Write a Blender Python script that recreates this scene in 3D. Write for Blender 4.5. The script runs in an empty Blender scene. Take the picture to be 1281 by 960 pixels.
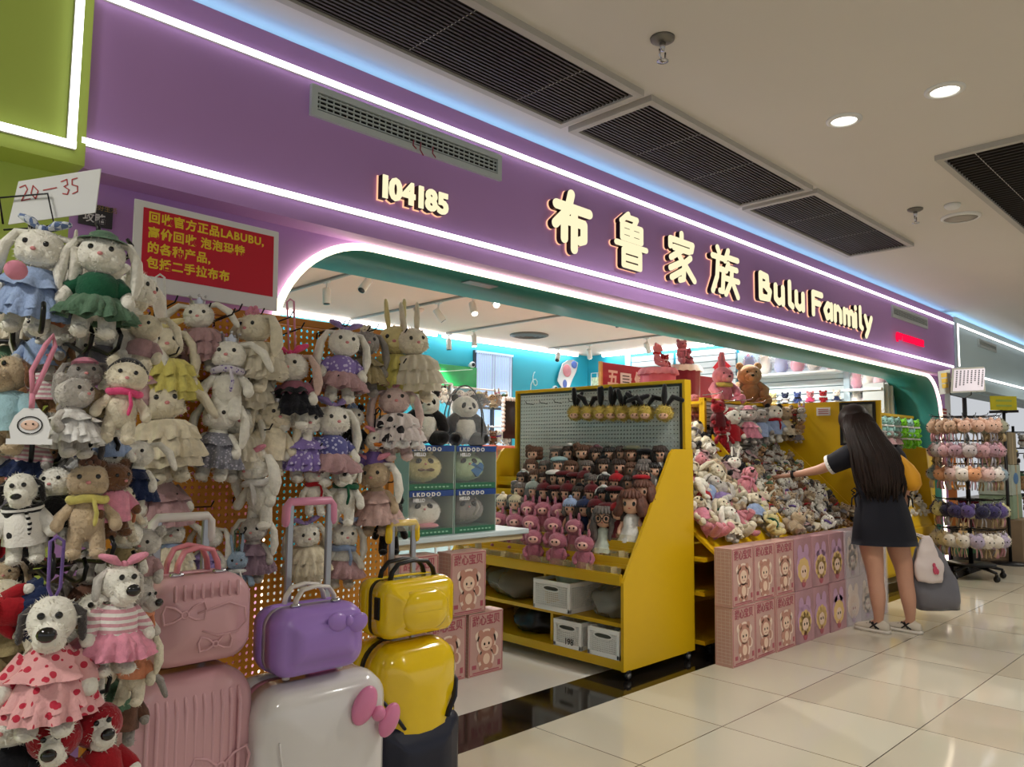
import bpy, math, random
from mathutils import Vector as V, Matrix as MX, Euler
random.seed(7)
R=math.radians; PI=math.pi
sc=bpy.context.scene; col=sc.collection
# ---------------------------------------------------------------- camera, world, exposure
CAM=(0.0,0.0,1.25)
ROT=MX(((0.7121,-0.0690,-0.6987),(-0.7020,-0.0558,-0.7100),(0.0100,0.9961,-0.0882)))
ROT=ROT.to_quaternion().to_matrix()
FPX=962.0
cd=bpy.data.cameras.new('camera'); cam=bpy.data.objects.new('camera',cd); col.objects.link(cam)
cd.sensor_width=36.0; cd.lens=FPX/1281*36; cd.clip_end=80; cd.clip_start=.05
cam.matrix_world=MX.Translation(CAM)@ROT.to_4x4(); sc.camera=cam
sc.view_settings.view_transform='Standard'; sc.view_settings.look='None'
sc.view_settings.gamma=1.0; sc.view_settings.use_curve_mapping=False
sc.view_settings.exposure=0.0
W=bpy.data.worlds.new('world'); sc.world=W; W.use_nodes=True
W.node_tree.nodes['Background'].inputs[0].default_value=(.92,.95,1,1)
W.node_tree.nodes['Background'].inputs[1].default_value=.62
DOWN_W=22.0; SPOT_W=105.0; NEON=3.6; WARM=(1,.97,.90); COOL=(.93,.97,1)
def ray(px,py): return ROT@V((px-640.5,480-py,-FPX))
def atY(px,py,Y): d=ray(px,py); return V(CAM)+d*(Y/d.y)
def atX(px,py,X): d=ray(px,py); return V(CAM)+d*(X/d.x)
def atZ(px,py,z): d=ray(px,py); return V(CAM)+d*((z-CAM[2])/d.z)
def atD(px,py,D): return V(CAM)+ray(px,py)*(D/FPX)
def depth(p): return -((ROT.transposed()@(V(p)-V(CAM))).z)
# ---------------------------------------------------------------- materials
def lin(c):
    c=c/255.0
    return c/12.92 if c<=.04045 else ((c+.055)/1.055)**2.4
def rgb(c): return (lin(c[0]),lin(c[1]),lin(c[2]),1)
MATS={}
def mat(name,c,rough=.6,bump=0,bscale=60,var=0,vscale=8,metal=0,emit=0,coat=0,sheen=0,alpha=1,trans=0,spec=.5,ior=1.45):
    if name in MATS: return MATS[name]
    m=bpy.data.materials.new(name); m.use_nodes=True; nt=m.node_tree; b=nt.nodes['Principled BSDF']; I=b.inputs
    C=rgb(c); I['Base Color'].default_value=C; I['Roughness'].default_value=rough; I['Metallic'].default_value=metal
    I['Coat Weight'].default_value=coat; I['Sheen Weight'].default_value=sheen; I['Specular IOR Level'].default_value=spec
    I['Alpha'].default_value=alpha; I['Transmission Weight'].default_value=trans; I['IOR'].default_value=ior
    if emit: I['Emission Color'].default_value=C; I['Emission Strength'].default_value=emit
    if bump or var:
        tc=nt.nodes.new('ShaderNodeTexCoord')
    if var:
        n=nt.nodes.new('ShaderNodeTexNoise'); n.inputs['Scale'].default_value=vscale; n.inputs['Detail'].default_value=3
        nt.links.new(tc.outputs['Object'],n.inputs['Vector'])
        r=nt.nodes.new('ShaderNodeValToRGB'); e=r.color_ramp.elements
        e[0].position=.3; e[1].position=.7
        e[0].color=tuple(x*(1-var) for x in C[:3])+(1,); e[1].color=tuple(min(1,x*(1+var*.6)) for x in C[:3])+(1,)
        nt.links.new(n.outputs['Fac'],r.inputs['Fac']); nt.links.new(r.outputs['Color'],I['Base Color'])
    if bump:
        n=nt.nodes.new('ShaderNodeTexNoise'); n.inputs['Scale'].default_value=bscale; n.inputs['Detail'].default_value=4
        nt.links.new(tc.outputs['Object'],n.inputs['Vector'])
        bp=nt.nodes.new('ShaderNodeBump'); bp.inputs['Strength'].default_value=bump; bp.inputs['Distance'].default_value=.01
        nt.links.new(n.outputs['Fac'],bp.inputs['Height']); nt.links.new(bp.outputs['Normal'],I['Normal'])
    MATS[name]=m; return m
def fur(name,c): return mat('fur_'+name,c,rough=.95,bump=.5,bscale=28,var=.16,vscale=9,sheen=.35,spec=.1)
def cloth(name,c): return mat('cloth_'+name,c,rough=.9,bump=.3,bscale=45,var=.18,vscale=12,sheen=.2,spec=.15)
def emis(name,c,s):
    if name in MATS: return MATS[name]
    m=bpy.data.materials.new(name); m.use_nodes=True; nt=m.node_tree; nt.nodes.clear()
    e=nt.nodes.new('ShaderNodeEmission'); o=nt.nodes.new('ShaderNodeOutputMaterial')
    e.inputs[0].default_value=rgb(c); e.inputs[1].default_value=s; nt.links.new(e.outputs[0],o.inputs[0]); MATS[name]=m; return m
# ---------------------------------------------------------------- mesh builder
class MB:
    def __init__(s): s.v=[]; s.f=[]; s.m=[]; s.mi=0; s.T=None
    def add(s,vs,fs):
        o=len(s.v)
        if s.T is not None: vs=[s.T@V(v) for v in vs]
        s.v.extend(tuple(v) for v in vs); s.f.extend(tuple(i+o for i in f) for f in fs); s.m.extend([s.mi]*len(fs)); return s
    def box(s,c,d,b=0,rz=0):
        hx,hy,hz=d[0]/2,d[1]/2,d[2]/2; c=V(c); rot=MX.Rotation(rz,3,'Z') if rz else None
        P=(lambda x,y,z: c+(rot@V((x,y,z)) if rot else V((x,y,z))))
        if b<=0:
            vs=[P(x*hx,y*hy,z*hz) for z in(-1,1) for y in(-1,1) for x in(-1,1)]
            return s.add(vs,[(0,2,3,1),(4,5,7,6),(0,1,5,4),(2,6,7,3),(0,4,6,2),(1,3,7,5)])
        vs=[];ix={}
        for x in(-1,1):
            for y in(-1,1):
                for z in(-1,1):
                    for a in range(3):
                        ix[x,y,z,a]=len(vs)
                        vs.append(P(x*(hx-(b if a!=0 else 0)),y*(hy-(b if a!=1 else 0)),z*(hz-(b if a!=2 else 0))))
        fs=[]
        for q in(-1,1):
            fs.append([ix[q,y,z,0] for y,z in((-1,-1),(1,-1),(1,1),(-1,1))][::q])
            fs.append([ix[x,q,z,1] for x,z in((-1,-1),(-1,1),(1,1),(1,-1))][::q])
            fs.append([ix[x,y,q,2] for x,y in((-1,-1),(1,-1),(1,1),(-1,1))][::q])
        for p in(-1,1):
            for q in(-1,1):
                fs.append([ix[p,q,-1,0],ix[p,q,1,0],ix[p,q,1,1],ix[p,q,-1,1]][::(1 if p*q<0 else -1)])
                fs.append([ix[p,-1,q,0],ix[p,1,q,0],ix[p,1,q,2],ix[p,-1,q,2]][::(-1 if p*q<0 else 1)])
                fs.append([ix[-1,p,q,1],ix[1,p,q,1],ix[1,p,q,2],ix[-1,p,q,2]][::(1 if p*q<0 else -1)])
                for r in(-1,1): fs.append([ix[p,q,r,0],ix[p,q,r,1],ix[p,q,r,2]][::(1 if p*q*r>0 else -1)])
        return s.add(vs,fs)
    def ell(s,c,r,rot=None,nu=12,nv=8):
        if not isinstance(r,(tuple,list,V)): r=(r,r,r)
        q=Euler(rot).to_matrix() if rot else None; c=V(c)
        vs=[];fs=[]
        def p(x,y,z):
            v=V((x*r[0],y*r[1],z*r[2])); return c+(q@v if q else v)
        vs.append(p(0,0,-1))
        for i in range(1,nv):
            t=-PI/2+PI*i/nv
            for j in range(nu): a=2*PI*j/nu; vs.append(p(math.cos(t)*math.cos(a),math.cos(t)*math.sin(a),math.sin(t)))
        vs.append(p(0,0,1)); n=len(vs)-1
        for j in range(nu):
            k=(j+1)%nu; fs.append((0,1+k,1+j)); fs.append((n,n-nu+j,n-nu+k))
            for i in range(nv-2): a=1+i*nu; fs.append((a+j,a+k,a+nu+k,a+nu+j))
        return s.add(vs,fs)
    def loft(s,rings,cap=True,closed=True,loop=False):
        n=len(rings[0]); vs=[v for r in rings for v in r]; fs=[]
        m=len(rings)
        for i in range(m if loop else m-1):
            a=i*n;b=((i+1)%m)*n
            for j in range(n if closed else n-1):
                k=(j+1)%n; fs.append((a+j,a+k,b+k,b+j))
        if cap and not loop: fs.append(tuple(range(n-1,-1,-1))); fs.append(tuple(range((m-1)*n,m*n)))
        return s.add(vs,fs)
    def tube(s,pts,r,n=8,loop=False,cap=True,round_=False,flat=1):
        pts=[V(p) for p in pts]; m=len(pts)
        rr=list(r) if isinstance(r,(list,tuple)) else [r]*m
        if round_ and not loop:
            d0=(pts[0]-pts[1]).normalized(); d1=(pts[-1]-pts[-2]).normalized()
            a,b=rr[0],rr[-1]
            pts=[pts[0]+d0*a*.95,pts[0]+d0*a*.7]+pts+[pts[-1]+d1*b*.7,pts[-1]+d1*b*.95]
            rr=[a*.3,a*.72]+rr+[b*.72,b*.3]; m=len(pts)
        rings=[]; up=None
        for i in range(m):
            if loop: t=(pts[(i+1)%m]-pts[i-1])
            else: t=pts[min(i+1,m-1)]-pts[max(i-1,0)]
            t=t.normalized() if t.length>1e-9 else V((0,0,1))
            if up is None:
                up=V((0,0,1)) if abs(t.z)<.9 else V((1,0,0))
            x=t.cross(up)
            if x.length<1e-4: x=t.cross(V((0,1,0)))
            x.normalize(); y=x.cross(t).normalized(); up=y
            rings.append([pts[i]+x*(rr[i]*math.cos(2*PI*k/n))+y*(rr[i]*flat*math.sin(2*PI*k/n)) for k in range(n)])
        return s.loft(rings,cap=cap,loop=loop)
    def cyl(s,a,b,r,r2=None,n=12): return s.tube([a,b],[r,r if r2 is None else r2],n)
    def lathe(s,c,prof,n=20,wave=0,wn=8,cap=True,sx=1,sy=1):
        c=V(c); m=len(prof)
        return s.loft([[c+V((sx*math.cos(2*PI*k/n)*r*(1+wave*(i/(m-1))*math.sin(wn*2*PI*k/n+i)),sy*math.sin(2*PI*k/n)*r*(1+wave*(i/(m-1))*math.sin(wn*2*PI*k/n+i)),z+wave*.25*r*(i/(m-1))*math.cos(wn*2*PI*k/n))) for k in range(n)] for i,(r,z) in enumerate(prof)],cap=cap)
    def prism(s,poly,fn,d0,d1):
        n=len(poly); vs=[fn(x,y,d0) for x,y in poly]+[fn(x,y,d1) for x,y in poly]
        fs=[tuple(range(n)),tuple(range(2*n-1,n-1,-1))]+[(i,(i+1)%n,n+(i+1)%n,n+i) for i in range(n)]
        return s.add(vs,fs)
    def stroke(s,pts,r,fn,d0,d1,n=8):
        for a,b in zip(pts[:-1],pts[1:]):
            t=math.atan2(b[1]-a[1],b[0]-a[0])
            poly=[(a[0]+r*math.cos(t+PI/2+PI*k/n),a[1]+r*math.sin(t+PI/2+PI*k/n)) for k in range(n+1)]
            poly+=[(b[0]+r*math.cos(t-PI/2+PI*k/n),b[1]+r*math.sin(t-PI/2+PI*k/n)) for k in range(n+1)]
            s.prism(poly,fn,d0,d1)
        return s
    def mesh(s,me,fn):
        s.add([fn(*v.co) for v in me.vertices],[tuple(p.vertices) for p in me.polygons]); return s
    def fuzz(s,n,L,w=.35,seed=1,lo=0,hi=None):
        rnd=random.Random(seed); fs=s.f[lo:hi]
        if not fs: return s
        ar=[];tot=0
        for f in fs:
            a,b,c=(V(s.v[f[i]]) for i in (0,1,2)); q=(b-a).cross(c-a).length*(1 if len(f)==3 else 2); tot+=q; ar.append(tot)
        import bisect
        vs=[];nf=[]
        for _ in range(n):
            f=fs[min(len(fs)-1,bisect.bisect(ar,rnd.random()*tot))]
            P=[V(s.v[i]) for i in f[:4]]
            u,v=rnd.random(),rnd.random()
            if len(P)==3:
                if u+v>1:u,v=1-u,1-v
                p=P[0]+(P[1]-P[0])*u+(P[2]-P[0])*v
            else: p=P[0].lerp(P[1],u).lerp(P[3].lerp(P[2],u),v)
            nn=(P[1]-P[0]).cross(P[2]-P[0])
            if nn.length<1e-12: continue
            nn.normalize(); d=(nn+V((rnd.uniform(-.8,.8),rnd.uniform(-.8,.8),rnd.uniform(-1.0,.5)))).normalized()
            x=d.cross(nn)
            if x.length<1e-3: x=V((1,0,0)).cross(nn)
            x.normalize(); o=len(vs); l=L*rnd.uniform(.6,1.3)
            vs+=[p-x*L*w*.5-nn*L*.1,p+x*L*w*.5-nn*L*.1,p+d*l]; nf.append((o,o+1,o+2))
        T=s.T; s.T=None; s.add(vs,nf); s.T=T; return s
    def me(s,name,mats,smooth=True):
        m=bpy.data.meshes.new(name); m.from_pydata(s.v,[],s.f)
        for x in (mats if isinstance(mats,(list,tuple)) else [mats]): m.materials.append(x)
        m.polygons.foreach_set('material_index',s.m)
        m.polygons.foreach_set('use_smooth',[smooth]*len(s.f)); m.update(); return m
def put(name,me,parent=None,loc=None,label=None):
    o=bpy.data.objects.new(name,me); col.objects.link(o)
    if parent is not None: o.parent=parent
    if loc is not None: o.location=loc
    if label: o['label']=label
    return o
def part(name,mb,mats,parent,smooth=True,label=None,loc=None): return put(name,mb.me(name,mats,smooth),parent,loc,label)
LABELS={}
def tag(o,label,cat,group=None):
    o['label']=label; o['category']=cat
    if group: o['group']=group
    n=len(label.split())
    if n<4 or n>16: print('LABEL LEN',n,label)
    if label in LABELS and not group: print('DUP LABEL',label)
    LABELS[label]=1
    return o
def thing(name,label,cat,loc=(0,0,0),rz=0,group=None,scale=1,rot=None):
    o=bpy.data.objects.new(name,None); col.objects.link(o); o.location=loc; o.empty_display_size=.05
    o.rotation_euler=rot if rot else (0,0,rz); o.scale=(scale,)*3 if not isinstance(scale,tuple) else scale
    return tag(o,label,cat,group)
def single(name,mb,mats,label,cat,group=None,smooth=True,loc=None): return tag(put(name,mb.me(name,mats,smooth),None,loc),label,cat,group)
def struct(name,mb,mats,smooth=False,parent=None):
    o=put(name,mb.me(name,mats,smooth),parent)
    if parent is None: o['kind']='structure'
    return o
def dup(root,label,loc=None,rot=None,scale=None,group=None):
    r=root.copy(); col.objects.link(r); tag(r,label,root['category'],group or root.get('group'))
    if loc is not None: r.location=loc
    if rot is not None: r.rotation_euler=rot
    if scale is not None: r.scale=(scale,)*3 if not isinstance(scale,tuple) else scale
    for ch in root.children:
        c=ch.copy(); c.parent=r; col.objects.link(c)
        for g in ch.children:
            d=g.copy(); d.parent=c; col.objects.link(d)
    return r
def words(t,size=1,ext=.05,off=0,spacing=1,line=1):
    c=bpy.data.curves.new('t','FONT'); c.body=t; c.size=size; c.extrude=ext; c.offset=off; c.space_character=spacing; c.space_line=line
    c.resolution_u=3
    o=bpy.data.objects.new('t',c); col.objects.link(o)
    me=bpy.data.meshes.new_from_object(o.evaluated_get(bpy.context.evaluated_depsgraph_get()))
    bpy.data.objects.remove(o); bpy.data.curves.remove(c); return me
ORD=['first','second','third','fourth','fifth','sixth','seventh','eighth','ninth','tenth','eleventh','twelfth','thirteenth','fourteenth','fifteenth','sixteenth','seventeenth','eighteenth','nineteenth','twentieth']
# common materials
M_yel=mat('yellow_paint',(214,172,16),rough=.38,var=.04,vscale=2)
M_black=mat('black_plastic',(18,18,20),rough=.4)
M_blackm=mat('black_metal',(22,22,24),rough=.35,metal=.4)
M_chrome=mat('chrome',(190,190,195),rough=.2,metal=1)
M_white=mat('white_plastic',(225,225,222),rough=.4)
M_eye=mat('eye_black',(8,8,9),rough=.15,coat=.5)
M_pinknose=mat('nose_pink',(214,140,140),rough=.7)
M_card=mat('white_card',(226,226,226),rough=.75)
M_purple=mat('purple_paint',(188,144,208),rough=.55,var=.05,vscale=.8,bump=.03,bscale=40)
M_green=mat('green_paint',(186,208,96),rough=.55,var=.05,vscale=.8)
M_pale=mat('pale_grey_green_paint',(206,230,238),rough=.5,var=.03,vscale=.8)
M_teal=mat('teal_paint',(46,122,114),rough=.45,var=.05,vscale=1)
M_turq=mat('turquoise_paint',(44,170,196),rough=.5,var=.04,vscale=1)
M_ceil=mat('ceiling_paint',(216,210,202),rough=.8,var=.02,vscale=1)
M_ceil2=mat('shop_ceiling_paint',(240,212,196),rough=.8,var=.02,vscale=1)
M_led=emis('led_white',(255,252,255),NEON); M_ledw=emis('led_warm',(255,238,205),NEON); M_cove=emis('led_cove_blue',(150,205,255),4.2)
def sheet(name,c): return mat(name,c,rough=.85,var=.15,vscale=20)
# ---------------------------------------------------------------- structure
def floor_mat():
    m=bpy.data.materials.new('floor_tile'); m.use_nodes=True; nt=m.node_tree; b=nt.nodes['Principled BSDF']
    tc=nt.nodes.new('ShaderNodeTexCoord'); mp=nt.nodes.new('ShaderNodeMapping'); nt.links.new(tc.outputs['Object'],mp.inputs[0])
    mp.inputs['Location'].default_value=(-2.63/.638,-1.92/.638,0); mp.inputs['Scale'].default_value=(1/.638,)*3
    br=nt.nodes.new('ShaderNodeTexBrick'); br.offset=0; br.squash=1
    nt.links.new(mp.outputs[0],br.inputs['Vector'])
    br.inputs['Scale'].default_value=1; br.inputs['Brick Width'].default_value=1; br.inputs['Row Height'].default_value=1
    br.inputs['Mortar Size'].default_value=.004; br.inputs['Mortar Smooth'].default_value=.1
    br.inputs['Color1'].default_value=rgb((204,198,180)); br.inputs['Color2'].default_value=rgb((188,178,158)); br.inputs['Mortar'].default_value=rgb((88,78,68))
    n=nt.nodes.new('ShaderNodeTexNoise'); n.inputs['Scale'].default_value=1.3; n.inputs['Detail'].default_value=5; nt.links.new(tc.outputs['Object'],n.inputs['Vector'])
    mx=nt.nodes.new('ShaderNodeMix'); mx.data_type='RGBA'; mx.blend_type='MULTIPLY'; mx.inputs['Factor'].default_value=.25
    nt.links.new(br.outputs['Color'],mx.inputs['A']); nt.links.new(n.outputs['Color'],mx.inputs['B'])
    r=nt.nodes.new('ShaderNodeValToRGB'); r.color_ramp.elements[0].color=(.78,.78,.78,1); r.color_ramp.elements[1].color=(1,1,1,1)
    nt.links.new(n.outputs['Fac'],r.inputs['Fac']); nt.links.new(r.outputs['Color'],mx.inputs['B'])
    nt.links.new(mx.outputs['Result'],b.inputs['Base Color']); b.inputs['Roughness'].default_value=.07; b.inputs['Specular IOR Level'].default_value=.62
    return m
M_floor=floor_mat()
M_stone=mat('black_marble',(26,22,20),rough=.08,var=.6,vscale=6,spec=.6)
M_floor2=mat('shop_floor_tile',(214,210,202),rough=.12,var=.05,vscale=2)
struct('floor',MB().box((7,-3.25,-.05),(28,11.5,.1)),M_floor)
struct('trim_threshold',MB().box((7,2.675,-.05),(28,.35,.1)),M_stone)
struct('floor_shop',MB().box((7,6.0,-.05),(28,6.3,.1)),M_floor2)
struct('ceiling',MB().box((7,-3.0,2.98),(28,12,.1)),M_ceil)
struct('ceiling_shop',MB().box((4.9,5.7,2.84),(9.9,4.84,.06)),M_ceil2)
FX0,FX1=.70,9.82
struct('wall_front_bulkhead',MB().box(((FX0+FX1)/2,2.76,2.505),(FX1-FX0,.12,.71)),M_purple)
def outline(x0,x1,zt,r,n=10,zb=0):
    p=[(x0,zb)]
    p+=[(x0+r-r*math.cos(PI/2*k/n),zt-r+r*math.sin(PI/2*k/n)) for k in range(n+1)]
    p+=[(x1-r+r*math.sin(PI/2*k/n),zt-r+r*math.cos(PI/2*k/n)) for k in range(n+1)]
    return p+[(x1,zb)]
OP=outline(1.44,9.60,2.125,.45)
wf=MB(); poly=[(FX0,0)]+OP+[(FX1,0),(FX1,2.86),(FX0,2.86)]
n=len(poly); wf.add([(x,2.82,z) for x,z in poly],[tuple(range(n))]); 
struct('wall_front',wf,M_purple)
tr=MB(); o2=outline(1.40,9.64,2.165,.49)
tr.loft([[(x,2.822,z) for x,z in OP],[(x,3.27,z) for x,z in OP],[(x,3.27,z) for x,z in o2],[(x,2.822,z) for x,z in o2]],cap=False,closed=False,loop=True)
struct('trim_archway',tr,M_teal,smooth=True)
struct('wall_front_inside',MB().box((4.9,3.20,2.55),(9.9,.12,.7)),M_ceil2)
# neighbours
struct('wall_neighbor_left_bulkhead',MB().box((-1.4,2.75,2.53),(4.2,.14,.76)),M_green)
struct('wall_neighbor_left',MB().box((-1.4,2.86,1.2),(4.2,.08,2.4)),M_green)
struct('wall_neighbor_right_bulkhead',MB().box((15.4,2.75,2.46),(11.16,.14,.80)),M_pale)
struct('trim_neighbor_right_soffit',MB().box((15.4,2.98,2.10),(11.16,.32,.10)),M_pale)
struct('wall_neighbor_right_pillar',MB().box((10.0,3.06,1.03),(.34,.4,2.06)),mat('neighbor_white',(214,218,222),rough=.5))
struct('wall_neighbor_right_back',MB().box((15.4,7.2,1.5),(11.6,.1,3)),mat('neighbor_back_wall',(205,220,232),rough=.5))
struct('ceiling_neighbor_right',MB().box((15.4,5.2,2.86),(11.6,4.2,.06)),M_ceil2)
struct('wall_mall_end',MB().box((21.0,-3.2,1.5),(.1,11.6,3.0)),mat('mall_end_wall',(226,226,222),rough=.6))
# shop walls
WB=8.0; WR=9.60
wb=MB()
for (x0,x1,z0,z1) in ((-.05,7.1,0,2.82),(7.85,WR,0,2.82),(7.1,7.85,0,1.25),(7.1,7.85,2.66,2.82)):
    wb.box(((x0+x1)/2,WB+.05,(z0+z1)/2),(x1-x0,.1,z1-z0))
struct('wall_back',wb,M_turq)
struct('wall_left',MB().box((-.05,5.6,1.41),(.1,4.9,2.82)),M_turq)
M_slat=None
def slat_mat():
    m=mat('slatwall_white',(205,222,230),rough=.45); nt=m.node_tree; b=nt.nodes['Principled BSDF']
    tc=nt.nodes.new('ShaderNodeTexCoord'); w=nt.nodes.new('ShaderNodeTexWave'); w.wave_type='BANDS'; w.bands_direction='Z'; w.wave_profile='SAW'
    w.inputs['Scale'].default_value=3.6; nt.links.new(tc.outputs['Object'],w.inputs['Vector'])
    r=nt.nodes.new('ShaderNodeValToRGB'); r.color_ramp.elements[0].position=.12; r.color_ramp.elements[1].position=.2
    r.color_ramp.elements[0].color=rgb((120,150,165)); r.color_ramp.elements[1].color=rgb((214,228,234))
    nt.links.new(w.outputs['Fac'],r.inputs['Fac']); nt.links.new(r.outputs['Color'],b.inputs['Base Color'])
    bp=nt.nodes.new('ShaderNodeBump'); bp.inputs['Strength'].default_value=.5; nt.links.new(w.outputs['Fac'],bp.inputs['Height']); nt.links.new(bp.outputs['Normal'],b.inputs['Normal'])
    return m
M_slat=slat_mat()
struct('wall_right_end',MB().box((WR+.0,3.56,1.41),(.06,.52,2.80)),mat('wall_white_pale',(206,220,226),rough=.5))
struct('wall_right',MB().box((WR+.06,5.6,1.41),(.1,4.9,2.82)),M_turq)
# grooved display panels on the right wall (one upright panel per bay)
for i,(y0,y1) in enumerate(((3.86,5.28),(5.34,6.30),(6.36,7.10))):
    g=MB(); h=2.62; nb=30
    for k in range(nb): g.box((WR-.02,(y0+y1)/2,.1+(k+.5)*h/nb),(.03,y1-y0,h/nb-.012))
    g.mi=1; g.box((WR+.002,(y0+y1)/2,.1+h/2),(.012,y1-y0,h))
    single('slat_panel',g,[mat('panel_white',(214,228,234),rough=.4),mat('panel_groove',(150,178,192),rough=.6)],
      ('white slatwall panel nearest the entrance on the right wall','white slatwall panel behind the red house sticker','white slatwall panel nearest the window corner')[i],'wall panel',smooth=False)
# window with blind
wn=MB(); wn.box((7.475,WB-.02,1.955),(.79,.05,1.41)); 
def window():
    f=MB()
    for x in (7.12,7.475,7.83): f.box((x,WB+.0,1.955),(.035,.07,1.41))
    for z in (1.27,1.86,2.64): f.box((7.475,WB,z),(.75,.07,.035))
    fr=struct('window_1',f,mat('window_frame',(60,66,72),rough=.4))
    g=struct('window_pane',MB().box((7.475,WB+.02,1.955),(.70,.006,1.36)),mat('window_daylight_glass',(170,205,245),rough=.1,emit=1.0),parent=fr)  # pane emits to stand in for daylight outside
    b=MB()
    for k in range(16): b.box((7.15+k*.0433,WB-.05,2.28),(.034,.004,.70))
    b.box((7.475,WB-.05,2.64),(.72,.03,.03))
    struct('blind',b,mat('blind_blue_glow',(186,210,238),rough=.6,emit=.25),parent=fr)  # slats given a faint glow in place of daylight through the blind
window()
# ---------------------------------------------------------------- LED strips
def strip(name,pts,label,m=M_led,r=.0135,grp='light strips on the shop fronts'):
    if r>.0155: return single(name,MB().tube(pts,r,8,round_=True),m,label,'light strip',grp)
    # aluminium channel with a diffuser that faces the aisle
    t=thing(name,label,'light strip',(0,0,0),0,grp); c=MB(); d=MB()
    for a,b in zip(pts[:-1],pts[1:]):
        a=V(a); b=V(b); u=(b-a).normalized(); n_=V((0,-1,0)); s_=u.cross(n_).normalized(); e=u*r*.9
        for mb,y0,y1,w in((c,.0105,.0,r*1.02),(d,.0,-.008,r*.96)):
            q=[]
            for P_ in(a-e,b+e): q+=[P_+s_*w+V((0,y0,0)),P_-s_*w+V((0,y0,0)),P_-s_*w*.75+V((0,y1,0)),P_+s_*w*.75+V((0,y1,0))]
            mb.add(q,[(0,1,2,3),(7,6,5,4),(0,4,5,1),(1,5,6,2),(2,6,7,3),(3,7,4,0)])
    part('channel',c,M_white,t,False); part('diffuser',d,m,t,False); return t
Y=2.688
strip('light_strip',[(FX0+.02,Y,2.745),(FX1-.05,Y,2.775)],'long white light line along the top of the purple fascia')
strip('light_strip',[(FX0+.0,Y,2.235),(FX1-.12,Y,2.265)],'long white light line under the shop name on the purple fascia')
ol=outline(1.43,9.61,2.135,.46,14,.03)
strip('neon_strip',[(x,2.802,z) for x,z in ol],'warm white neon line tracing the rounded shop entrance',M_ledw,.016)
strip('light_strip',[(-3,2.662,2.20),(.655,2.662,2.205),(.655,2.662,2.88)],'white light line bent around the green shop front')
strip('light_strip',[(9.845,2.662,2.29),(9.845,2.662,2.765),(20,2.662,2.77)],'white light outline of the pale grey shop front')
strip('light_strip',[(10.05,2.662,2.215),(20,2.662,2.225)],'upper of two white light lines below the pale grey fascia')
strip('light_strip',[(10.05,2.81,2.085),(20,2.81,2.075)],'lower of two white light lines below the pale grey fascia')
single('cove_light',MB().box(((FX0+FX1)/2,2.79,2.868),(FX1-FX0-.1,.04,.014)),M_cove,'bluish cove light hidden on top of the purple fascia','light strip')
single('cove_light',MB().box((15.4,2.76,2.878),(11,.05,.014)),M_cove,'bluish cove light on top of the pale fascia','light strip')
# shop LED battens
for i,(a,b) in enumerate((((3.2,WB-.12,2.78),(6.35,WB-.12,2.78)),((6.45,WB-.12,2.78),(9.2,WB-.12,2.78)),((WR-.12,7.6,2.78),(WR-.12,6.2,2.78)),((WR-.12,6.1,2.78),(WR-.12,4.75,2.78)),((WR-.12,4.65,2.78),(WR-.12,3.4,2.78)))):
    c=(V(a)+V(b))/2; d=V(b)-V(a)
    single('linear_ceiling_light',MB().box(c,(max(abs(d.x),.05),max(abs(d.y),.05),.05),.01),emis('batten_white',(250,252,255),10.0) if i<2 else emis('batten_bright_white',(250,252,255),16.0),
      ('linear light on the back wall left of the hanging spotlight','linear light on the back wall ending at the corner','linear light on the right wall nearest the corner','middle linear light above the right wall panels','linear light above the bagged toys near the entrance')[i],'ceiling light','linear lights around the shop ceiling')
# ---------------------------------------------------------------- mall ceiling fittings
M_gr=mat('grille_dark',(58,52,47),rough=.45,metal=.3); M_grf=mat('grille_frame',(176,172,164),rough=.45)
M_void=mat('grille_void_shade',(14,13,12),rough=.9)  # near-black sheet behind slats, stands in for the shade of the hollow
CZ=2.93
def grille(x0,x1,y0,y1,along,label,cross):
    t=thing('ceiling_grille',label,'ceiling grille',((x0+x1)/2,(y0+y1)/2,CZ-.019),0,'ceiling air grilles',scale=(1,1,.62))
    w,h=(x1-x0)/2,(y1-y0)/2; f=MB()
    for s in(-1,1): f.box((s*(w-.018),0,.008),(.036,2*h,.05)); f.box((0,s*(h-.018),.008),(2*w-.072,.036,.05))
    part('frame',f,M_grf,t,False)
    s=MB()
    if along:
        n=int(2*h/.026)
        for k in range(n): s.box((0,-h+.036+(2*h-.072)*(k+.5)/n,.012),(2*w-.072,.011,.024))
    else:
        n=int(2*w/.05)
        for k in range(n): s.box((-w+.036+(2*w-.072)*(k+.5)/n,0,.012),(.008,2*h-.072,.024))
    part('slats',s,M_gr,t,False)
    for q in cross:
        c=MB()
        if along: c.cyl((-w+2*w*q,-h+.03,.004),(-w+2*w*q,h-.03,.004),.0025,n=6)
        else: c.cyl((-w+.03,-h+2*h*q,.004),(w-.03,-h+2*h*q,.004),.0025,n=6)
        part('tie_rod',c,M_grf,t,False)
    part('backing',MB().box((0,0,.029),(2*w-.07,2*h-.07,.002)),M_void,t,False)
grille(1.02,2.84,2.03,2.55,1,'long dark ceiling grille nearest the camera above the fascia vent',(.45,.8))
grille(2.90,4.63,2.03,2.55,1,'dark ceiling grille above the illuminated shop name characters',(.3,.62))
grille(4.69,6.45,2.03,2.55,1,'dark ceiling grille farthest along the purple fascia',(.3,.65))
grille(4.62,6.65,.72,1.33,0,'wide-slotted ceiling grille at the right beside the round speaker',(.33,.7))
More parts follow.
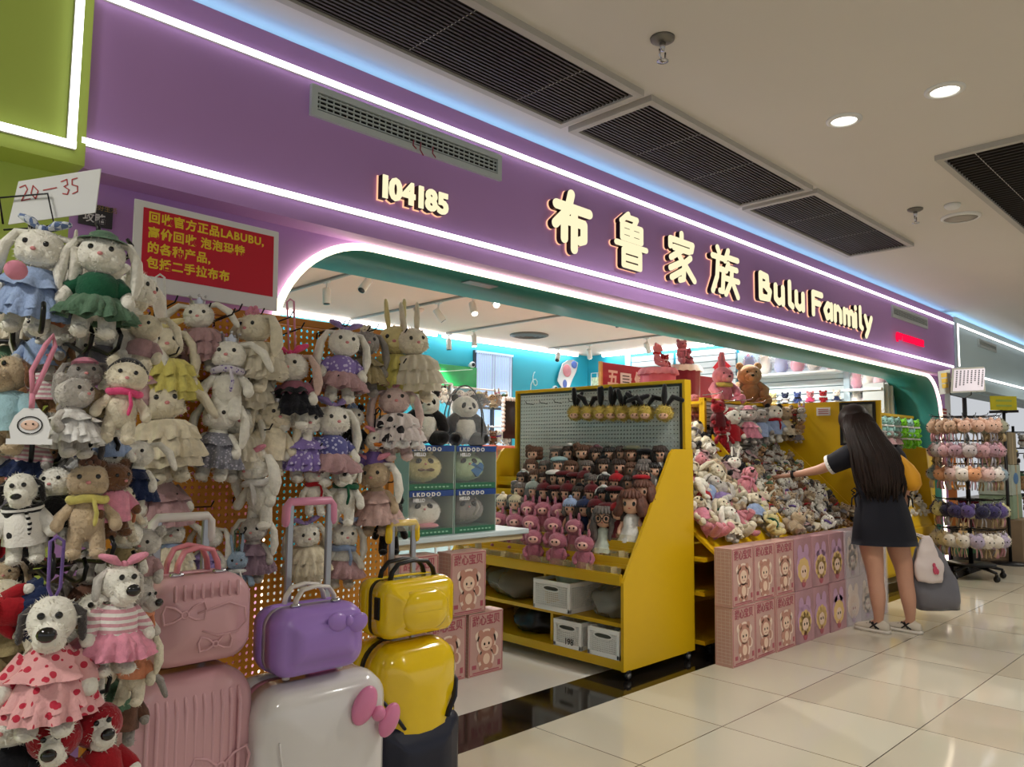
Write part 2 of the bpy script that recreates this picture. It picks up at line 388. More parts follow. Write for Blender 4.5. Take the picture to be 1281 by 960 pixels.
def downlight(x,y,label):
    t=thing('downlight',label,'ceiling light',(x,y,CZ),0,'mall downlights')
    part('bezel',MB().lathe((0,0,0),[(.085,0),(.085,-.006),(.062,-.012),(.06,-.002)],28,cap=False),M_white,t)
    part('lens',MB().lathe((0,0,0),[(.062,-.003),(.03,-.006),(.002,-.006)],24),emis('downlight_lens',(255,250,238),6),t)
    l=bpy.data.lights.new('downlight_lamp','SPOT'); l.energy=DOWN_W*4; l.spot_size=R(150); l.spot_blend=.6; l.color=WARM; l.shadow_soft_size=.08
    o=bpy.data.objects.new('lamp',l); col.objects.link(o); o.parent=t; o.location=(0,0,-.03)
downlight(3.80,1.50,'lit round downlight, the one nearer the purple fascia'); downlight(3.80,1.04,'lit round downlight, the one farther from the purple fascia')
for i,(x,y) in enumerate(((8.2,1.5),(8.2,1.04),(-1.3,1.5),(-1.3,1.04),(.4,-1.4),(3.8,-1.6),(8.2,-1.6),(12.5,1.3),(12.5,-1.6))):  # unseen pair beside the toy rack is added to light rack and suitcases
    downlight(x,y,('lit round downlight deeper along the mall by the fascia','lit round downlight deeper along the mall away from fascia','added unseen downlight beside the toy rack by the fascia','added unseen downlight beside the toy rack away from fascia','mall downlight behind the viewpoint','mall downlight across the aisle','mall downlight across the aisle farther along','distant mall downlight by the pale front','distant mall downlight across the aisle')[i])
def sprinkler(x,y,label):
    t=thing('sprinkler',label,'sprinkler',(x,y,CZ),0,'ceiling sprinklers')
    part('escutcheon',MB().lathe((0,0,0),[(.05,0),(.048,-.01),(.03,-.02),(.012,-.022)],20),mat('sprinkler_plate',(120,116,108),rough=.4,metal=.6),t)
    h=MB().cyl((0,0,-.02),(0,0,-.055),.014,.009); h.tube([(-.02,0,-.055),(-.018,0,-.08),(0,0,-.095),(.018,0,-.08),(.02,0,-.055)],.004,6)
    h.lathe((0,0,0),[(.004,-.095),(.024,-.098),(.024,-.1),(.004,-.104)],14)
    part('head',h,M_chrome,t)
sprinkler(2.52,1.71,'chrome ceiling sprinkler near the top of the photo'); sprinkler(5.55,1.73,'small ceiling sprinkler near the round speaker'); 
sprinkler(8.9,1.4,'distant ceiling sprinkler above the pale shop front')
t=thing('ceiling_speaker','round white flush ceiling speaker beyond the downlights','speaker',(5.95,1.56,CZ))
part('rim',MB().lathe((0,0,0),[(.125,0),(.125,-.01),(.11,-.02),(.105,-.012)],30,cap=False),M_white,t)
part('mesh_cover',MB().lathe((0,0,0),[(.108,-.012),(.05,-.016),(.002,-.016)],30),mat('speaker_mesh',(176,170,160),rough=.7,bump=.4,bscale=300),t)
t=thing('smoke_detector','small white smoke detector knob beside the round ceiling speaker','smoke detector',(5.62,1.52,CZ))
part('base',MB().lathe((0,0,0),[(.05,0),(.05,-.015),(.035,-.03),(.002,-.034)],20),M_white,t)
# ---------------------------------------------------------------- vents in the fascia
def vent(x0,x1,z0,z1,label,y=2.70,rows=4):
    t=thing('wall_vent',label,'air vent',((x0+x1)/2,y,(z0+z1)/2),0)
    w,h=(x1-x0)/2,(z1-z0)/2; f=MB(); M=mat('vent_aluminium',(196,206,206),rough=.4,metal=.1)
    for s in(-1,1): f.box((s*(w-.014),-.008,0),(.028,.018,2*h)); f.box((0,-.008,s*(h-.014)),(2*w-.056,.018,.028))
    part('frame',f,M,t,False)
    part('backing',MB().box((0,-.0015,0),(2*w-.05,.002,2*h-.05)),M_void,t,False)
    s=MB()
    for k in range(rows): s.box((0,-.008,-h+.028+(2*h-.056)*(k+.5)/rows),(2*w-.056,.008,.0055))
    n=int(2*w/.034)
    for k in range(n): s.box((-w+.028+(2*w-.056)*(k+.5)/n,-.004,0),(.005,.005,2*h-.056))
    part('louvres',s,M,t,False)
    return t
vt=vent(1.50,2.555,2.585,2.715,'long aluminium air vent above the shop number')
for k,(dx,l) in enumerate(((.02,.05),(.09,.04),(-.02,.03))):
    rb=MB().tube([(dx,-.02,-.02),(dx-.01,-.03,-.035-l*.5),(dx+.01,-.028,-.03-l)],.003,5)
    part('ribbon',rb,mat('red_ribbon',(150,50,70)),vt)
vent(7.85,8.88,2.60,2.72,'small air vent above the red phone number')
vent(10.70,11.5,2.60,2.70,'air vent on the pale grey shop front',2.68)
# ---------------------------------------------------------------- signs
M_sign=emis('sign_face',(255,244,200),1.05); M_sret=mat('sign_return',(40,22,26),rough=.4); M_halo=emis('sign_halo',(255,190,150),1.2)
def letter(strokes,x0,z0,w,h,r,label,grp):
    fn=lambda x,y,d:(x0+x*w,2.70+d,z0+y*h)
    t=thing('sign_letter',label,'sign letter',(0,0,0),0,grp)
    asp=w/h
    def S(mb,rr,d0,d1):
        # strokes in metric space so caps stay round
        f2=lambda x,y,d:(x0+x,2.70+d,z0+y)
        for s in strokes: mb.stroke([(x*w,y*h) for x,y in s],rr,f2,d0,d1)
        return mb
    part('face',S(MB(),r,-.05,-.044),M_sign,t,False)
    part('return',S(MB(),r*1.04,-.043,-.014),M_sret,t,False)
    part('halo_light',S(MB(),r*1.12,-.008,-.005),M_halo,t,False)
    return t
CJ={'布':[[(.08,.74),(.92,.74)],[(.45,1),(.36,.68),(.06,.38)],[(.28,.5),(.28,.15)],[(.28,.5),(.78,.5),(.78,.22),(.68,.18)],[(.53,.66),(.53,0)]],
'鲁':[[(.4,1),(.2,.84)],[(.36,.94),(.66,.94),(.58,.82)],[(.22,.78),(.22,.52),(.8,.52),(.8,.78),(.22,.78)],[(.51,.78),(.51,.52)],[(.22,.65),(.8,.65)],[(.05,.4),(.95,.4)],[(.26,.29),(.26,0),(.76,0),(.76,.29),(.26,.29)],[(.26,.145),(.76,.145)]],
'家':[[(.5,1),(.5,.9)],[(.12,.68),(.12,.83),(.88,.83),(.84,.7)],[(.24,.67),(.76,.67)],[(.52,.66),(.14,.44)],[(.4,.54),(.58,.36),(.56,.06),(.44,.02)],[(.5,.4),(.12,.22)],[(.56,.24),(.16,.03)],[(.8,.54),(.6,.4)],[(.58,.4),(.94,.08)]],
'族':[[(.22,1),(.28,.9)],[(.04,.79),(.5,.79)],[(.24,.78),(.2,.36),(.04,.02)],[(.24,.54),(.44,.54),(.4,.06),(.3,.06)],[(.62,1),(.5,.76)],[(.58,.85),(.98,.85)],[(.62,.7),(.54,.54)],[(.6,.62),(.94,.62)],[(.5,.37),(1,.37)],[(.76,.62),(.73,.34),(.52,.02)],[(.75,.36),(.98,.02)]]}
for ch,x0,x1,z0,z1 in (('布',2.90,3.22,2.335,2.63),('鲁',3.42,3.74,2.33,2.635),('家',3.94,4.27,2.33,2.635),('族',4.46,4.81,2.325,2.635)):
    letter(CJ[ch],x0,z0,x1-x0,z1-z0,{'布':.026,'鲁':.0165,'家':.0195,'族':.0195}[ch],'glowing cream character '+ch+' of the shop name on purple fascia','shop name characters')
LT={'B':[[(0,0),(0,1),(.7,.95),(.75,.62),(0,.53)],[(.55,.53),(1,.35),(.85,.03),(0,0)]],'u':[[(0,.7),(0,.15),(.4,0),(.9,.2)],[(.9,.7),(.9,0)]],'l':[[(.2,1.05),(.2,.1),(.7,.0)]],
'F':[[(0,0),(0,1),(1,1)],[(0,.55),(.75,.55)]],'a':[[(.9,.6),(.4,.68),(0,.35),(.3,0),(.85,.2)],[(.9,.68),(.9,0)]],'n':[[(0,.68),(0,0)],[(0,.5),(.45,.68),(.85,.5),(.85,0)]],
'm':[[(0,.68),(0,0)],[(0,.55),(.3,.66),(.5,.5),(.5,0)],[(.5,.55),(.8,.66),(1,.5),(1,0)]],'i':[[(.3,.62),(.3,0)],[(.3,.95),(.3,.97)]],'y':[[(0,.68),(.4,.1)],[(.95,.68),(.45,.0),(.1,-.35)]]}
seen={}
xs=[('B',5.13,.14),('u',5.36,.13),('l',5.57,.09),('u',5.70,.13),('F',6.00,.16),('a',6.22,.14),('n',6.42,.13),('m',6.61,.19),('i',6.84,.04),('l',6.94,.08),('y',7.07,.15)]
for k,(ch,x,w) in enumerate(xs):
    z0=2.385+(.0 if k<4 else -.005)
    letter(LT[ch],x,z0,w,.17,.0245,('glowing letter %s of the word Bulu, letter %s'%(ch,ORD[k]) if k<4 else 'glowing letter %s of the word Fanmily, letter %s'%(ch,ORD[k-4])),'shop name letters')
for k,(d,x) in enumerate(zip('104185',(1.812,1.866,1.937,2.004,2.062,2.130))):
    t=thing('sign_letter','glowing digit %s, %s of the shop number on the fascia'%(d,ORD[k]),'sign letter',(0,0,0),0,'shop number digits')
    for nm,off,y0,hh,mt in (('face',.05,-.046,.003,M_sign),('return',.058,-.027,.014,M_sret),('halo_light',.085,-.007,.0015,M_halo)):
        me=words(d,.128,hh,off*.128); part(nm,MB().mesh(me,lambda a,b,c,x=x,y0=y0:(x+a,2.70+y0-c,2.325+b)),mt,t,False)
me=words('(W 18808042232',.105,.010,.0,1.0)
ph=MB().mesh(me,lambda x,y,z:(7.90+x*1.05,2.675+z,2.385+y))
single('phone_number_sign',ph,emis('red_letters',(255,20,70),1.1),'glowing red phone number lettering on the purple fascia','sign',smooth=False)
# ---------------------------------------------------------------- soft toy library (local height 1, front towards -Y, feet at z=0)
CACHE={}
def CM(key,fn,mats,smooth=True):
    k=(key,tuple(m.name for m in (mats if isinstance(mats,(list,tuple)) else [mats])))
    if k not in CACHE: CACHE[k]=fn().me(key,mats,smooth)
    return CACHE[k]
def b_body(pose='hang',head='bunny',fz=700):
    def f():
        m=MB(); m.ell((0,0,.36),(.155,.13,.2),nu=14,nv=10); m.ell((0,.0,.5),(.11,.1,.1))
        if head=='bunny': m.ell((0,-.02,.72),(.185,.165,.165),nu=16,nv=12); m.ell((0,-.14,.68),(.085,.06,.06)); m.ell((.09,-.09,.67),.075); m.ell((-.09,-.09,.67),.075)
        elif head=='bear': m.ell((0,-.02,.72),(.205,.18,.175),nu=16,nv=12); m.ell((0,-.17,.67),(.08,.07,.06))
        elif head=='dog': m.ell((0,-.01,.74),(.15,.15,.155),nu=16,nv=12); m.ell((0,-.15,.68),(.095,.12,.085),rot=(.25,0,0)); m.ell((0,-.10,.62),(.1,.1,.07))
        elif head=='duck': m.ell((0,-.02,.74),(.17,.165,.16),nu=16,nv=12)
        if pose=='hang':
            for s in(-1,1):
                m.tube([(s*.075,0,.27),(s*.095,-.03,.15),(s*.1,-.05,.07)],[.08,.072,.07],10,round_=True); m.ell((s*.1,-.085,.055),(.07,.1,.055))
                m.tube([(s*.13,0,.48),(s*.22,-.04,.38),(s*.24,-.1,.31)],[.055,.055,.06],10,round_=True)
        elif pose=='sit':
            for s in(-1,1):
                m.tube([(s*.09,-.02,.2),(s*.14,-.17,.12),(s*.16,-.3,.09)],[.09,.085,.075],10,round_=True); m.ell((s*.17,-.34,.11),(.08,.06,.1))
                m.tube([(s*.13,0,.48),(s*.22,-.08,.36),(s*.2,-.18,.28)],[.06,.06,.065],10,round_=True)
        elif pose=='stand':
            for s in(-1,1):
                m.tube([(s*.08,0,.26),(s*.085,-.01,.08)],[.09,.08],10,round_=True); m.ell((s*.085,-.05,.05),(.075,.11,.05))
                m.tube([(s*.13,0,.48),(s*.24,-.05,.42),(s*.29,-.12,.4)],[.055,.052,.055],10,round_=True)
        if fz: m.fuzz(fz,.034,.32,3)
        return m
    return f
def b_ear(kind,s):
    def f():
        m=MB()
        if kind=='lop': m.tube([(s*.1,0,.84),(s*.2,.01,.83),(s*.27,-.01,.7),(s*.29,-.03,.52),(s*.28,-.04,.42)],[.04,.055,.075,.085,.05],10,round_=True,flat=.6)
        elif kind=='wide': m.tube([(s*.1,0,.84),(s*.22,.0,.86),(s*.36,-.02,.76),(s*.44,-.03,.6)],[.04,.06,.08,.06],10,round_=True,flat=.6)
        elif kind=='up': m.tube([(s*.07,0,.84),(s*.09,.01,1.0),(s*.1,0,1.15)],[.045,.06,.04],10,round_=True,flat=.5)
        elif kind=='bear': m.ell((s*.15,0,.87),(.07,.045,.07))
        elif kind=='dog': m.tube([(s*.11,.01,.83),(s*.17,.01,.77),(s*.18,-.01,.64)],[.035,.055,.05],10,round_=True,flat=.5)
        elif kind=='cat': m.lathe((s*.1,0,.84),[(.06,0),(.035,.07),(.005,.12)],10,sy=.5)
        m.fuzz(160,.03,.32,4); return m
    return f
def b_dress(kind):
    def f():
        m=MB()
        if kind=='frill':
            m.lathe((0,0,0),[(.12,.53),(.15,.46),(.22,.36),(.28,.22)],60,.12,11,cap=False); m.lathe((0,0,0),[(.14,.5),(.2,.45),(.26,.40)],48,.16,8,cap=False); m.lathe((0,0,0),[(.2,.34),(.27,.25),(.30,.15)],60,.14,15,cap=False)
        elif kind=='tulle':
            m.lathe((0,0,0),[(.1,.57),(.18,.55),(.26,.47),(.28,.38)],72,.16,13,cap=False); m.lathe((0,0,0),[(.14,.48),(.23,.42),(.30,.32),(.32,.22)],72,.15,17,cap=False); m.lathe((0,0,0),[(.15,.42),(.24,.32),(.28,.2),(.28,.14)],72,.16,11,cap=False)
        elif kind=='knit':
            m.lathe((0,0,0),[(.1,.56),(.17,.5),(.185,.4),(.17,.33)],26,.02,13,cap=False)
            for s in(-1,1): m.tube([(s*.12,0,.49),(s*.215,-.04,.39)],[.075,.072],10)
        elif kind=='skirt':
            m.lathe((0,0,0),[(.15,.38),(.22,.32),(.3,.22),(.31,.17)],60,.18,12,cap=False); m.lathe((0,0,0),[(.15,.36),(.24,.28),(.28,.15)],60,.2,9,cap=False)
        elif kind=='robe':
            m.lathe((0,0,0),[(.1,.57),(.17,.5),(.185,.35),(.2,.2)],30,.04,7,cap=False)
            for s in(-1,1): m.tube([(s*.12,0,.49),(s*.22,-.04,.37),(s*.235,-.08,.33)],[.08,.075,.07],10)
        elif kind=='scarf':
            m.tube([(.15*math.cos(a),.13*math.sin(a)-.01,.55+.01*math.sin(3*a)) for a in [2*PI*k/14 for k in range(14)]],.04,8,loop=True); m.tube([(.05,-.15,.54),(.08,-.17,.42),(.07,-.16,.34)],[.035,.04,.04],8,flat=.5,round_=True)
        return m
    return f
def b_bow(kind):
    def f():
        m=MB()
        if kind=='bow':
            for s in(-1,1): m.tube([(s*.02,-.04,.88),(s*.09,-.04,.93),(s*.15,-.03,.95)],[.025,.07,.055],10,round_=True,flat=.55)
            m.ell((0,-.05,.885),.035)
        elif kind=='crown':
            pts=[]
            m.loft([[(.085*math.cos(a),.085*math.sin(a)-.01,.86) for a in [2*PI*k/20 for k in range(20)]],[(.095*math.cos(2*PI*k/20),.095*math.sin(2*PI*k/20)-.01,.91+(.05 if k%4==0 else 0)) for k in range(20)]],cap=False)
            for k in range(5): m.ell((.1*math.cos(2*PI*k/5),.1*math.sin(2*PI*k/5)-.01,.965),.018,nu=8,nv=6)
        elif kind=='flower':
            for k in range(6): a=2*PI*k/6; m.ell((.06*math.cos(a),-.07+.02*math.sin(a),.89+.05*math.sin(a)),(.035,.02,.035),nu=8,nv=6)
            m.ell((0,-.09,.89),.025,nu=8,nv=6)
        elif kind=='hat':
            m.lathe((0,-.01,0),[(.2,.83),(.19,.845),(.125,.85),(.11,.9),(.06,.93),(.002,.935)],24,cap=False)
        elif kind=='hood':
            m.ell((0,.02,.75),(.21,.17,.19),nu=16,nv=10); m.fuzz(60,.02,.3,2)
        elif kind=='cap':
            m.ell((0,.0,.83),(.15,.15,.09)); m.lathe((0,-.1,0),[(.14,.84),(.002,.845)],16,sy=.7)
        return m
    return f
def b_eye(s,dx=.075,y=-.165,z=.75,r=.024): return lambda: MB().ell((s*dx,y,z),(r,r*.6,r),nu=8,nv=6)
def b_nose(y,z,rx,rz): return lambda: MB().ell((0,y,z),(rx,rx*.7,rz),nu=8,nv=6)
def b_strap(h=.35):
    return lambda: MB().tube([(-.0,0,.86),(-.035,0,.95),(-.04,0,.9+h),(0,0,.93+h),(.04,0,.9+h),(.035,0,.95),(0,0,.86)],.012,6)
HD={'bunny':(.075,-.165,.755,-.20,.70),'bear':(.075,-.185,.76,-.24,.69),'dog':(.05,-.15,.80,-.27,.71),'duck':(.06,-.165,.79,-.2,.7)}
def toy(name,label,cat,group,loc,H,rz,fur_,head='bunny',ear='lop',earfur=None,pose='hang',dress=None,dcol=None,dress2=None,d2col=None,bow=None,bcol=None,strap=None,rot=None,nose=None,noser=(.022,.016),fz=1100,sh=.35,eyes=True):
    t=thing(name,label,cat,loc,rz,group,H,rot)
    put('body',CM('%s_body_%s_%d'%(head,pose,fz),b_body(pose,head,fz),fur_),t)
    ef=earfur or fur_
    if ear:
        for s in(-1,1): put('ear',CM('%s_ear_%d'%(ear,s),b_ear(ear,s),ef),t)
    dx,ey,ez,ny,nz=HD[head]
    if eyes:
        for s in(-1,1): put('eye',CM('eye_%s_%d'%(head,s),b_eye(s,dx,ey,ez),M_eye),t)
    if head=='duck': put('beak',CM('beak',lambda: MB().ell((0,-.2,.7),(.075,.09,.022)).ell((0,-.18,.675),(.06,.07,.018)),mat('beak_orange',(226,130,40),rough=.6)),t)
    else: put('nose',CM('nose_%s_%s'%(head,noser),b_nose(ny,nz,*noser),nose or M_pinknose),t)
    if dress: put('dress',CM('dress_'+dress,b_dress(dress),dcol),t)
    if dress2: put('skirt',CM('dress_'+dress2,b_dress(dress2),d2col),t)
    if bow: put({'bow':'bow','crown':'crown','flower':'flower','hat':'hat','hood':'hood','cap':'cap'}[bow],CM('bow_'+bow,b_bow(bow),bcol),t)
    if strap: put('strap',CM('strap_%.2f'%sh,b_strap(sh),strap),t)
    return t
F_white=fur('white',(232,228,216)); F_cream=fur('cream',(222,212,188)); F_yellow=fur('pale_yellow',(222,208,150)); F_beige=fur('beige',(190,168,138)); F_grey=fur('grey',(150,144,138)); F_black=fur('black',(26,24,26)); F_pink=fur('pink',(214,140,150)); F_brown=fur('brown',(110,76,52)); F_lgrey=fur('light_grey',(196,190,182)); F_dgrey=fur('dark_grey',(70,66,66)); F_red=fur('red',(150,22,34)); F_tan=fur('tan',(172,134,96))
C_mauve=cloth('mauve',(176,140,142)); C_lilac=cloth('lilac',(150,128,182)); C_purple=cloth('purple',(112,88,150)); C_blue=cloth('powder_blue',(150,170,206)); C_green=cloth('sage_green',(86,116,92)); C_dgreen=cloth('dark_green',(30,86,60)); C_cream=cloth('cream',(224,212,186)); C_tulle=mat('cloth_tulle',(226,216,194),rough=.8,var=.1,vscale=15,alpha=.8); C_yel=cloth('lemon',(214,202,112)); C_pink=cloth('pink',(216,140,160)); C_hot=cloth('hot_pink',(226,80,130)); C_black=cloth('black',(22,22,26)); C_grey=cloth('grey',(120,116,122)); C_red=cloth('red',(160,26,36)); C_orange=cloth('apricot',(214,140,104)); C_white=cloth('white',(226,224,220)); C_navy=cloth('navy',(32,44,78)); C_silver=mat('crown_silver',(190,190,196),rough=.3,metal=.8); C_khaki=cloth('khaki',(150,134,96)); C_brown=cloth('brown',(106,74,60))
def dots(name,c,c2,sc=14):
    m=cloth(name,c); nt=m.node_tree; b=nt.nodes['Principled BSDF']
    if 'Voronoi Texture' in nt.nodes: return m
    tc=nt.nodes.new('ShaderNodeTexCoord'); v=nt.nodes.new('ShaderNodeTexVoronoi'); v.inputs['Scale'].default_value=sc; nt.links.new(tc.outputs['Object'],v.inputs['Vector'])
    r=nt.nodes.new('ShaderNodeValToRGB'); r.color_ramp.interpolation='CONSTANT'; r.color_ramp.elements[0].color=rgb(c2); r.color_ramp.elements[1].position=.33; r.color_ramp.elements[1].color=rgb(c)
    nt.links.new(v.outputs['Distance'],r.inputs['Fac']); nt.links.new(r.outputs['Color'],b.inputs['Base Color']); return m
def checks(name,c,c2,sc=22):
    m=cloth(name,c); nt=m.node_tree; b=nt.nodes['Principled BSDF']
    tc=nt.nodes.new('ShaderNodeTexCoord'); v=nt.nodes.new('ShaderNodeTexChecker'); v.inputs['Scale'].default_value=sc; v.inputs['Color1'].default_value=rgb(c); v.inputs['Color2'].default_value=rgb(c2)
    nt.links.new(tc.outputs['Object'],v.inputs['Vector']); nt.links.new(v.outputs['Color'],b.inputs['Base Color']); return m
def stripes(name,c,c2,sc=6):
    m=cloth(name,c); nt=m.node_tree; b=nt.nodes['Principled BSDF']
    tc=nt.nodes.new('ShaderNodeTexCoord'); v=nt.nodes.new('ShaderNodeTexWave'); v.bands_direction='Z'; v.inputs['Scale'].default_value=sc; nt.links.new(tc.outputs['Object'],v.inputs['Vector'])
    r=nt.nodes.new('ShaderNodeValToRGB'); r.color_ramp.interpolation='CONSTANT'; r.color_ramp.elements[0].color=rgb(c); r.color_ramp.elements[1].position=.5; r.color_ramp.elements[1].color=rgb(c2)
    nt.links.new(v.outputs['Fac'],r.inputs['Fac']); nt.links.new(r.outputs['Color'],b.inputs['Base Color']); return m
C_gingham=checks('blue_gingham',(96,116,158),(206,212,222)); C_floral=dots('pink_floral',(224,168,168),(188,50,70)); C_lildot=dots('lilac_knit',(132,112,176),(200,190,222),20); C_pstripe=stripes('pink_stripe',(206,150,160),(226,220,214)); C_cow=dots('cow_patches',(228,224,216),(24,22,24),5); C_bwstripe=stripes('black_white_stripe',(22,22,24),(226,224,220)); C_frillb=stripes('black_frill',(22,22,28),(30,30,36),3)
# ---------------------------------------------------------------- pegboard wall of bunnies
PY=2.65
def pegboard(x0,x1,z0,z1,pitch,hr,y,thick):
    m=MB(); nx=int((x1-x0)/pitch); nz=int((z1-z0)/pitch); o=[(hr*math.cos(2*PI*k/8+PI/8),hr*math.sin(2*PI*k/8+PI/8)) for k in range(8)]
    c=[(pitch/2,-pitch/2),(pitch/2,pitch/2),(-pitch/2,pitch/2),(-pitch/2,-pitch/2)]
    for i in range(nx):
        for j in range(nz):
            cx=x0+(i+.5)*pitch; cz=z0+(j+.5)*pitch
            vs=[(cx+a,y,cz+b) for a,b in c]+[(cx+a,y,cz+b) for a,b in o]+[(cx+a,y+thick,cz+b) for a,b in o]
            # octagon vertices k=0..7 : angles 22.5+45k ; corners: 0 = lower right, 1 = upper right, 2 = upper left, 3 = lower left
            fs=[(0,4+7,4+0,1),(1,4+0,4+1),(1,4+1,4+2,2),(2,4+2,4+3),(2,4+3,4+4,3),(3,4+4,4+5),(3,4+5,4+6,0),(0,4+6,4+7)]
            fs+=[(4+k,4+(k+1)%8,12+(k+1)%8,12+k) for k in range(8)]
            m.add(vs,fs)
    return m,x0+nx*pitch,z0+nz*pitch
M_peg=mat('pegboard_orange',(206,138,34),rough=.5,var=.08,vscale=3)
pb=thing('pegboard','tall orange perforated display board hung with plush bunnies','display board',(0,0,0))
m,px1,pz1=pegboard(.80,1.90,.10,1.72,.0245,.0062,PY,.006)
part('board',m,M_peg,pb,False)
f=MB(); f.box((1.35,PY+.012,1.735),(1.14,.035,.03),.003); f.box((1.905,PY+.012,.91),(.03,.035,1.68),.003); f.box((.795,PY+.012,.91),(.03,.035,1.68),.003); f.box((1.35,PY+.012,.085),(1.14,.035,.03),.003)
part('edge_frame',f,mat('pegboard_edge',(186,120,34),rough=.5),pb,False)
for x in (.83,1.87): part('foot',MB().box((x,PY+.03,.035),(.05,.34,.07),.01),M_blackm,pb,False)
def peg_hook(x,z,y0=PY,L=.15):
    m=MB(); m.tube([(x,y0+.004,z-.02),(x,y0-.006,z-.02),(x,y0-.006,z),(x,y0-L,z+.012),(x,y0-L-.02,z+.03)],.0028,6); return part('hook',m,M_blackm,pb)
for px,py in ((400,385),(435,392),(470,398),(268,385),(330,384),(545,417)):
    p=atY(px,py,PY); peg_hook(min(p.x,1.88),min(p.z,1.7),L=.2)
BG='plush toys hanging on the orange pegboard'
def hang(px,py,h,label,fur_,Y=2.53,hook=True,name='plush_bunny',cat='plush toy',rz=None,**k):
    Y-=.04
    p=atY(px,py,Y); H=h*1.16*depth(p)/FPX
    if rz is None: rz=R(random.uniform(-45,5))
    t=toy(name,label,cat,BG,(p.x,p.y,p.z-H*.5),H,rz,fur_,rot=(R(random.uniform(-6,6)),R(random.uniform(-7,7)),rz),**k)
    if hook: peg_hook(min(max(p.x,.82),1.88),min(p.z+H*.62,1.70),L=abs(PY-Y)+.02)
    return t
hang(212,458,108,'pale yellow bunny with a big bow and lemon tulle skirt on a long strap',F_cream,dress='tulle',dcol=C_yel,bow='bow',bcol=F_yellow,strap=C_white,rz=-.2,sh=.5)
hang(256,418,86,'white bunny in a dusty mauve ruffled dress at top of the board',F_white,Y=2.57,dress='tulle',dcol=C_mauve,bow='crown',bcol=C_silver,ear='wide',rz=-.5)
hang(322,436,98,'cream bunny hidden in a ball of tulle with a pink rose below the poster',F_cream,dress='tulle',dcol=C_tulle,dress2='skirt',d2col=C_tulle,bow='flower',bcol=C_pink,rz=-1.1)
hang(284,470,100,'white bunny with silver crown and a collar of purple pearls',F_white,Y=2.49,dress='scarf',dcol=dots('pearl_collar',(206,200,212),(120,100,160),26),bow='crown',bcol=C_silver,ear='wide',rz=-.6)
hang(312,478,90,'cream bunny in a loose tulle cape behind the crowned white bunny',F_cream,Y=2.58,dress='tulle',dcol=C_tulle,bow='bow',bcol=C_cream,rz=-.2)
hang(213,535,122,'cream bunny in wide organza collar with pink bow, arm across its face',F_cream,Y=2.47,dress='tulle',dcol=C_cream,bow='bow',bcol=C_pink,ear='wide',rz=-.1)
hang(268,545,98,'white bunny in a sparkling grey ruffled dress beside the organza collar bunny',F_white,Y=2.52,dress='frill',dcol=dots('grey_sparkle',(128,128,138),(180,176,190),30),rz=-.7)
hang(302,550,92,'white bunny in white tulle left of the crowned bunny by the lights',F_white,Y=2.55,dress='tulle',dcol=C_tulle,bow='crown',bcol=C_silver,rz=-.3)
hang(334,542,92,'cream bunny with a sparkling crown in a plain cream dress',F_cream,Y=2.55,dress='robe',dcol=C_cream,bow='crown',bcol=C_silver,rz=-.15)
hang(202,612,108,'white bunny in a dusty pink gown low on the board by the pink suitcase',F_white,Y=2.55,dress='robe',dcol=cloth('dusty_pink',(168,140,140)),dress2='frill',d2col=C_mauve,ear='wide',rz=.15)
hang(331,608,92,'white bunny in profile with a pink bow and one long white ear',F_white,Y=2.5,bow='bow',bcol=C_pink,rz=-1.2,dress='scarf',dcol=C_white)
hang(178,470,92,'white bunny with silver bow half hidden behind the toy rack',F_white,Y=2.53,dress='frill',dcol=C_mauve,bow='bow',bcol=C_silver,rz=-.4)
hang(371,484,96,'white bunny in a black frilled dress with hot pink bow',F_white,Y=2.52,dress='knit',dcol=cloth('rose_print',(170,110,130)),dress2='frill',d2col=C_frillb,bow='bow',bcol=C_hot,ear='lop',earfur=fur('blush',(206,176,164)),rz=-.8,strap=C_pink,sh=.6)
hang(424,452,92,'white bunny with purple bow, dotted top and mauve skirt at top of the board',F_white,Y=2.52,dress='knit',dcol=C_lildot,dress2='skirt',d2col=C_mauve,bow='bow',bcol=C_lilac,rz=-.35)
hang(456,450,82,'grey long-eared bunny in a cream dress near the top right of the board',F_grey,Y=2.55,dress='frill',dcol=C_khaki,bow='flower',bcol=C_cream,ear='lop',rz=-.3)
hang(497,452,98,'pale yellow bunny with upright ears and tulle, left one of a touching pair',F_yellow,Y=2.57,dress='tulle',dcol=C_yel,ear='up',rz=-.7)
hang(522,452,92,'cream bunny with upright ears over lemon tulle at the board corner',F_cream,Y=2.50,dress='tulle',dcol=C_tulle,dress2='knit',d2col=C_yel,ear='up',rz=-.25)
hang(499,525,92,'pale pink bunny wrapped in black-outlined printed film at board edge',fur('pale_pink',(214,188,182)),Y=2.48,dress='tulle',dcol=dots('printed_film',(222,210,206),(40,36,40),7),dress2='frill',d2col=C_white,bow='bow',bcol=C_pink,rz=-.5)
hang(381,550,92,'white bunny in a small purple sparkling dress below the black frilled dress',F_white,Y=2.54,dress='frill',dcol=C_lildot,rz=-.2)
hang(414,552,100,'white bunny with lilac bow, blue dotted knit top and lilac skirt mid board',F_white,Y=2.50,dress='knit',dcol=dots('blue_knit',(92,92,150),(190,190,220),22),dress2='skirt',d2col=C_mauve,bow='bow',bcol=C_lilac,rz=-.15)
hang(442,540,66,'plush panda with blue flower hanging behind the lilac bow bunny',F_white,name='plush_panda',head='bear',ear='bear',earfur=F_black,Y=2.57,dress='robe',dcol=F_black,bow='flower',bcol=C_blue,rz=-.3)
hang(466,570,66,'plush duck with orange beak, purple shirt and pink bow',F_white,name='plush_duck',head='duck',ear=None,Y=2.52,dress='robe',dcol=C_purple,bow='bow',bcol=C_pink,rz=-.4,strap=C_black,fz=200)
